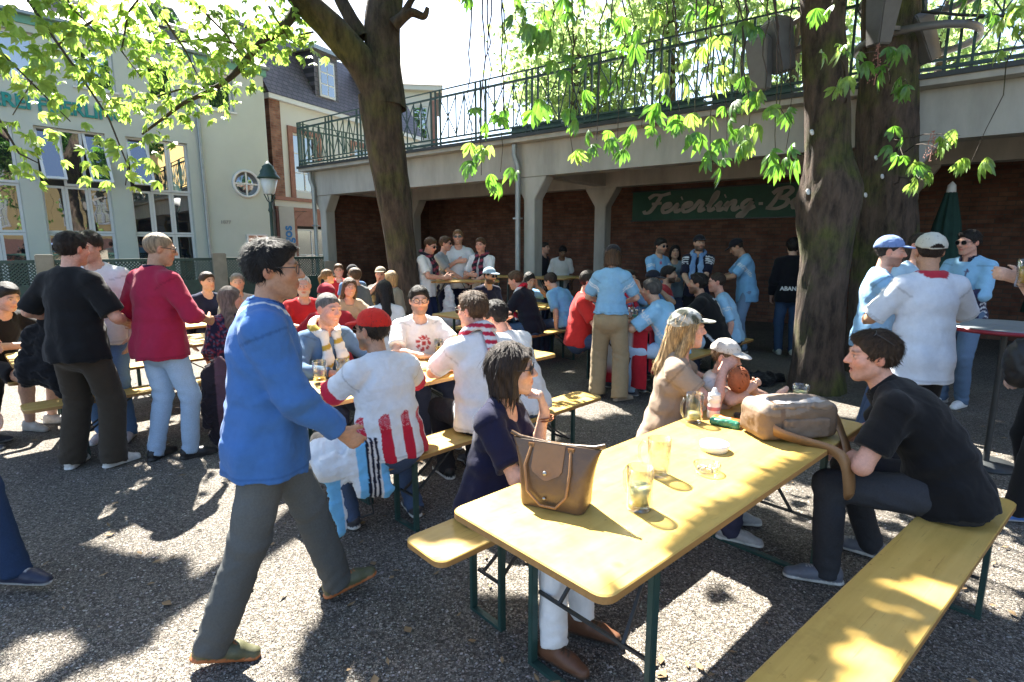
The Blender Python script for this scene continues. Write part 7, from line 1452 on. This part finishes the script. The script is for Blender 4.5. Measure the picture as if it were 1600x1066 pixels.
# light blue and white jacket lying on the bench
def cloth_thing(name, label, cat, loc, ang, build, colf, res=.008, mat='cloth', amp=.006, fr=1.2, seed=1):
    S = SDF(); build(S); S.disp = folds(amp, seed, fr=fr); V, Q = S.surf(res); o = link(name, np_mesh(name, V, Q, colf(V)), M[mat], None, loc, (0, 0, R(ang))); return tag(o, label, cat)
def jb(S):
    S.box((0, 0, .05), (.20, .15, .05), .045, 0); S.ell((-.10, .02, .11), (.13, .11, .07), .04); S.ell((.10, -.02, .12), (.12, .12, .06), .04); S.cone((.12, -.10, .11), (.16, -.17, -.12), .05, .045, .05, (V3(0, 1, .2), 2.6)); S.cone((.02, -.12, .10), (.04, -.165, -.08), .06, .06, .05, (V3(0, 1, .1), 2.8)); S.cone((-.12, -.1, .08), (-.10, -.165, -.28), .05, .03, .04, (V3(0, 1, .1), 2.6))
def jbc(V):
    c = np.tile((.17, .46, .74), (len(V), 1)); c[V[:, 0] < -.01 - .1 * V[:, 1]] = (.70, .73, .76); c[(V[:, 0] < -.08) & (V[:, 2] < .0)] = (.17, .46, .74); x = V[:, 0] - .10 - .2 * V[:, 1]
    for k in range(3): c[(np.abs(x - .028 * k) < .008)] = (.012, .014, .03); c[(np.abs(x - .014 - .028 * k) < .006)] = (.65, .63, .62)
    return c
cloth_thing('football_jacket', 'light blue and white jacket with black stripes lying on the bench end', 'jacket', (-.93, 2.93, .482), 40, jb, jbc, .0075, amp=.0028, fr=2.2, seed=3)
bp = cloth_thing('rucksack', 'black rucksack lying on the bench under the light blue jacket', 'bag', (-1.02, 3.10, .482), 45, lambda S: S.box((0, 0, .07), (.13, .11, .07), .05, 0), lambda V: np.tile((.012, .012, .013), (len(V), 1)), .012)
m = MB(); m.tube([(.02, -.10, .03), (.10, -.16, -.20), (.16, -.10, -.38), (.05, -.02, -.42), (-.10, -.06, -.36), (-.08, -.10, .02)], .006, 6); m.build('strap', 'dark_steel', bp)
cloth_thing('mauve_coat', 'dark mauve coat hanging from the bench beside the crimson sweater man', 'coat', (-2.50, 4.62, 0), 20, lambda S: (S.cone((0, 0, .66), (.02, 0, .34), .10, .13, 0, (V3(0, 1, 0), 1.8)), S.cone((.02, 0, .34), (.0, .02, .06), .13, .10, .05, (V3(0, 1, 0), 1.7)), S.cone((-.07, -.02, .6), (-.10, -.03, .2), .05, .05, .03)), lambda V: np.where((V[:, 0] < -.02)[:, None], (.02, .016, .022), (.10, .055, .075)), .010, amp=.007, fr=1.6, seed=5)
cloth_thing('black_jacket', 'black jacket draped over the arm of the man in black t-shirt', 'jacket', (-3.60, 4.28, 0), 10, lambda S: (S.cone((.05, 0, 1.16), (.0, .02, .72), .11, .15, 0, (V3(0, 1, 0), 1.6)), S.cone((.0, .02, .80), (.06, .0, .55), .13, .07, .06, (V3(0, 1, 0), 1.5)), S.cone((-.1, 0, 1.05), (-.18, 0, .70), .06, .10, .05, (V3(0, 1, 0), 1.5))), lambda V: np.tile((.012, .012, .014), (len(V), 1)), .011, amp=.009, fr=1.5, seed=6)
cloth_thing('coat_heap', 'black coats lying in a heap on the ground left of the mossy trunk', 'coats', (2.95, 6.75, 0), 15, lambda S: (S.ell((0, 0, .05), (.34, .22, .09), 0), S.ell((.25, .05, .03), (.3, .14, .06), .05), S.ell((-.2, -.08, .08), (.16, .14, .08), .05), S.plane((0, 0, .002), (0, 0, -1))), lambda V: np.tile((.012, .012, .013), (len(V), 1)), .012, amp=.012, fr=1.3, seed=7)
cloth_thing('blue_scarf', 'blue and white scarf lying on the ground beside the black coats', 'scarf', (2.72, 6.1, 0), -20, lambda S: (S.ell((0, 0, .03), (.16, .07, .04), 0), S.cone((.1, 0, .03), (.34, -.04, .02), .05, .03, .03), S.plane((0, 0, .002), (0, 0, -1))), lambda V: np.where((np.sin(V[:, 0] * 60) > 0)[:, None], (.05, .10, .32), (.5, .55, .62)), .010, amp=.008, fr=2.2, seed=8)
cloth_thing('red_cloth', 'crumpled red cloth on the table beside the beer mugs', 'cloth', (-1.10, 3.50, .772), 30, lambda S: (S.ell((0, 0, .035), (.12, .075, .04), 0), S.ell((.06, .02, .045), (.07, .06, .04), .03), S.plane((0, 0, .002), (0, 0, -1))), lambda V: np.tile((.50, .012, .02), (len(V), 1)), .007, amp=.008, fr=2.6, seed=9)
cloth_thing('shoulder_bag', 'round black bag hanging at the right edge', 'bag', (3.02, 3.22, .86), 0, lambda S: S.ell((0, 0, .15), (.10, .09, .15), 0), lambda V: np.tile((.010, .010, .011), (len(V), 1)), .012, 'leather', .004, 1.5, 10)
pb = cloth_thing('carrier_bag', 'white plastic carrier bag hanging from the standing table', 'bag', (-1.02, 9.0, .36), 0, lambda S: (S.cone((0, 0, .15), (0, 0, .34), .17, .10, 0, (V3(0, 1, 0), 1.7)), S.cone((-.04, 0, .38), (-.03, 0, .70), .05, .02, .04), S.cone((.05, 0, .38), (.02, 0, .68), .05, .02, .04)), lambda V: np.tile((.62, .62, .64), (len(V), 1)), .012, amp=.009, fr=1.8, seed=11)
# flag over the end of the flag table
fl = empty('draped_flag', (2.0, 7.05, 0), R(46), 'red and white flag with black letters hanging over the table end', 'flag')
nz_, ny_ = 16, 22; V = []; C = []
path = [(-.78, .777), (-1.0, .777), (-1.09, .775), (-1.112, .765), (-1.118, .74), (-1.12, .62), (-1.122, .5), (-1.125, .36), (-1.12, .22), (-1.13, .12)]
for i, (x, z) in enumerate(path):
    for j in range(ny_):
        y = -.36 + .72 * j / (ny_ - 1); wv = .014 * max(0, i - 4) / 3 * math.sin(y * 26 + .6 * i); V.append((x + wv - (.002 if i > 3 else 0), y, z))
        C.append((.62, .60, .58) if (i >= 4 and -.16 < y < .16 and i < 8) else (.42, .02, .03))
Q = np.array([(i * ny_ + j, i * ny_ + j + 1, (i + 1) * ny_ + j + 1, (i + 1) * ny_ + j) for i in range(len(path) - 1) for j in range(ny_ - 1)]); link('flag_cloth', np_mesh('flag_cloth', np.array(V), Q, np.array(C)), M['cloth'], fl)
sf = [(-1.1, -.352, .775), (-.4, -.352, .775)]
V = []; C = []
for i, z in enumerate((.777, .74, .6, .45, .30)):
    for j in range(20): x = -1.08 + .75 * j / 19; V.append((x, -.353 - (.004 if i else 0) - .02 * max(0, i - 1) / 3 * (1 + math.sin(x * 24)), z if i < 4 else z + .08 * math.sin(x * 9))); C.append((.62, .60, .58) if (-.95 < x < -.62 and i > 0) else (.42, .02, .03))
Q = np.array([(i * 20 + j, i * 20 + j + 1, (i + 1) * 20 + j + 1, (i + 1) * 20 + j) for i in range(4) for j in range(19)]); link('flag_side', np_mesh('flag_side', np.array(V), Q, np.array(C)), M['cloth'], fl)
tm = text_mesh('CELTA', .13, .002, 0, .004); w = max(v.co.x for v in tm.vertices); tm.transform(Matrix.Translation((-w / 2, 0, 0))); link('lettering', tm, M['frame'], fl, (-.80, -.395, .55), (R(88), R(40), 0))
link('lettering', tm, M['frame'], fl, (-1.150, 0, .48), (R(90), R(40), R(-90)))
ph = MB().box((-.035, -.075, 0), (.035, .075, .009)).build('phone', 'lens', None, bevel=.004, loc=(.16, 7.95, .772), rot=(0, 0, R(30))); tag(ph, 'black phone lying on the table before the bending scarf man', 'phone')
ph = MB().box((-.035, -.004, -.07), (.035, .004, .07)).build('phone', 'lens', None, bevel=.003, loc=(-1.05, 9.06, 1.21), rot=(R(-40), 0, R(-15))); tag(ph, 'phone held by the man in white t-shirt with dark scarf', 'phone')
# bracelet of the navy woman
br = MB()
for k in range(2): br.lathe([(.031, .0), (.037, .004), (.031, .008)], 20, (0, 0, k * .011), True)
o = br.build('bracelet', var_mat('amber_beads', (.32, .10, .03), .4, .4, 60), None); tag(o, 'amber brown bracelets on the wrist of the navy woman', 'bracelet'); o.location = (.155, 2.388, .93); o.rotation_euler = (0, R(-10), 0)
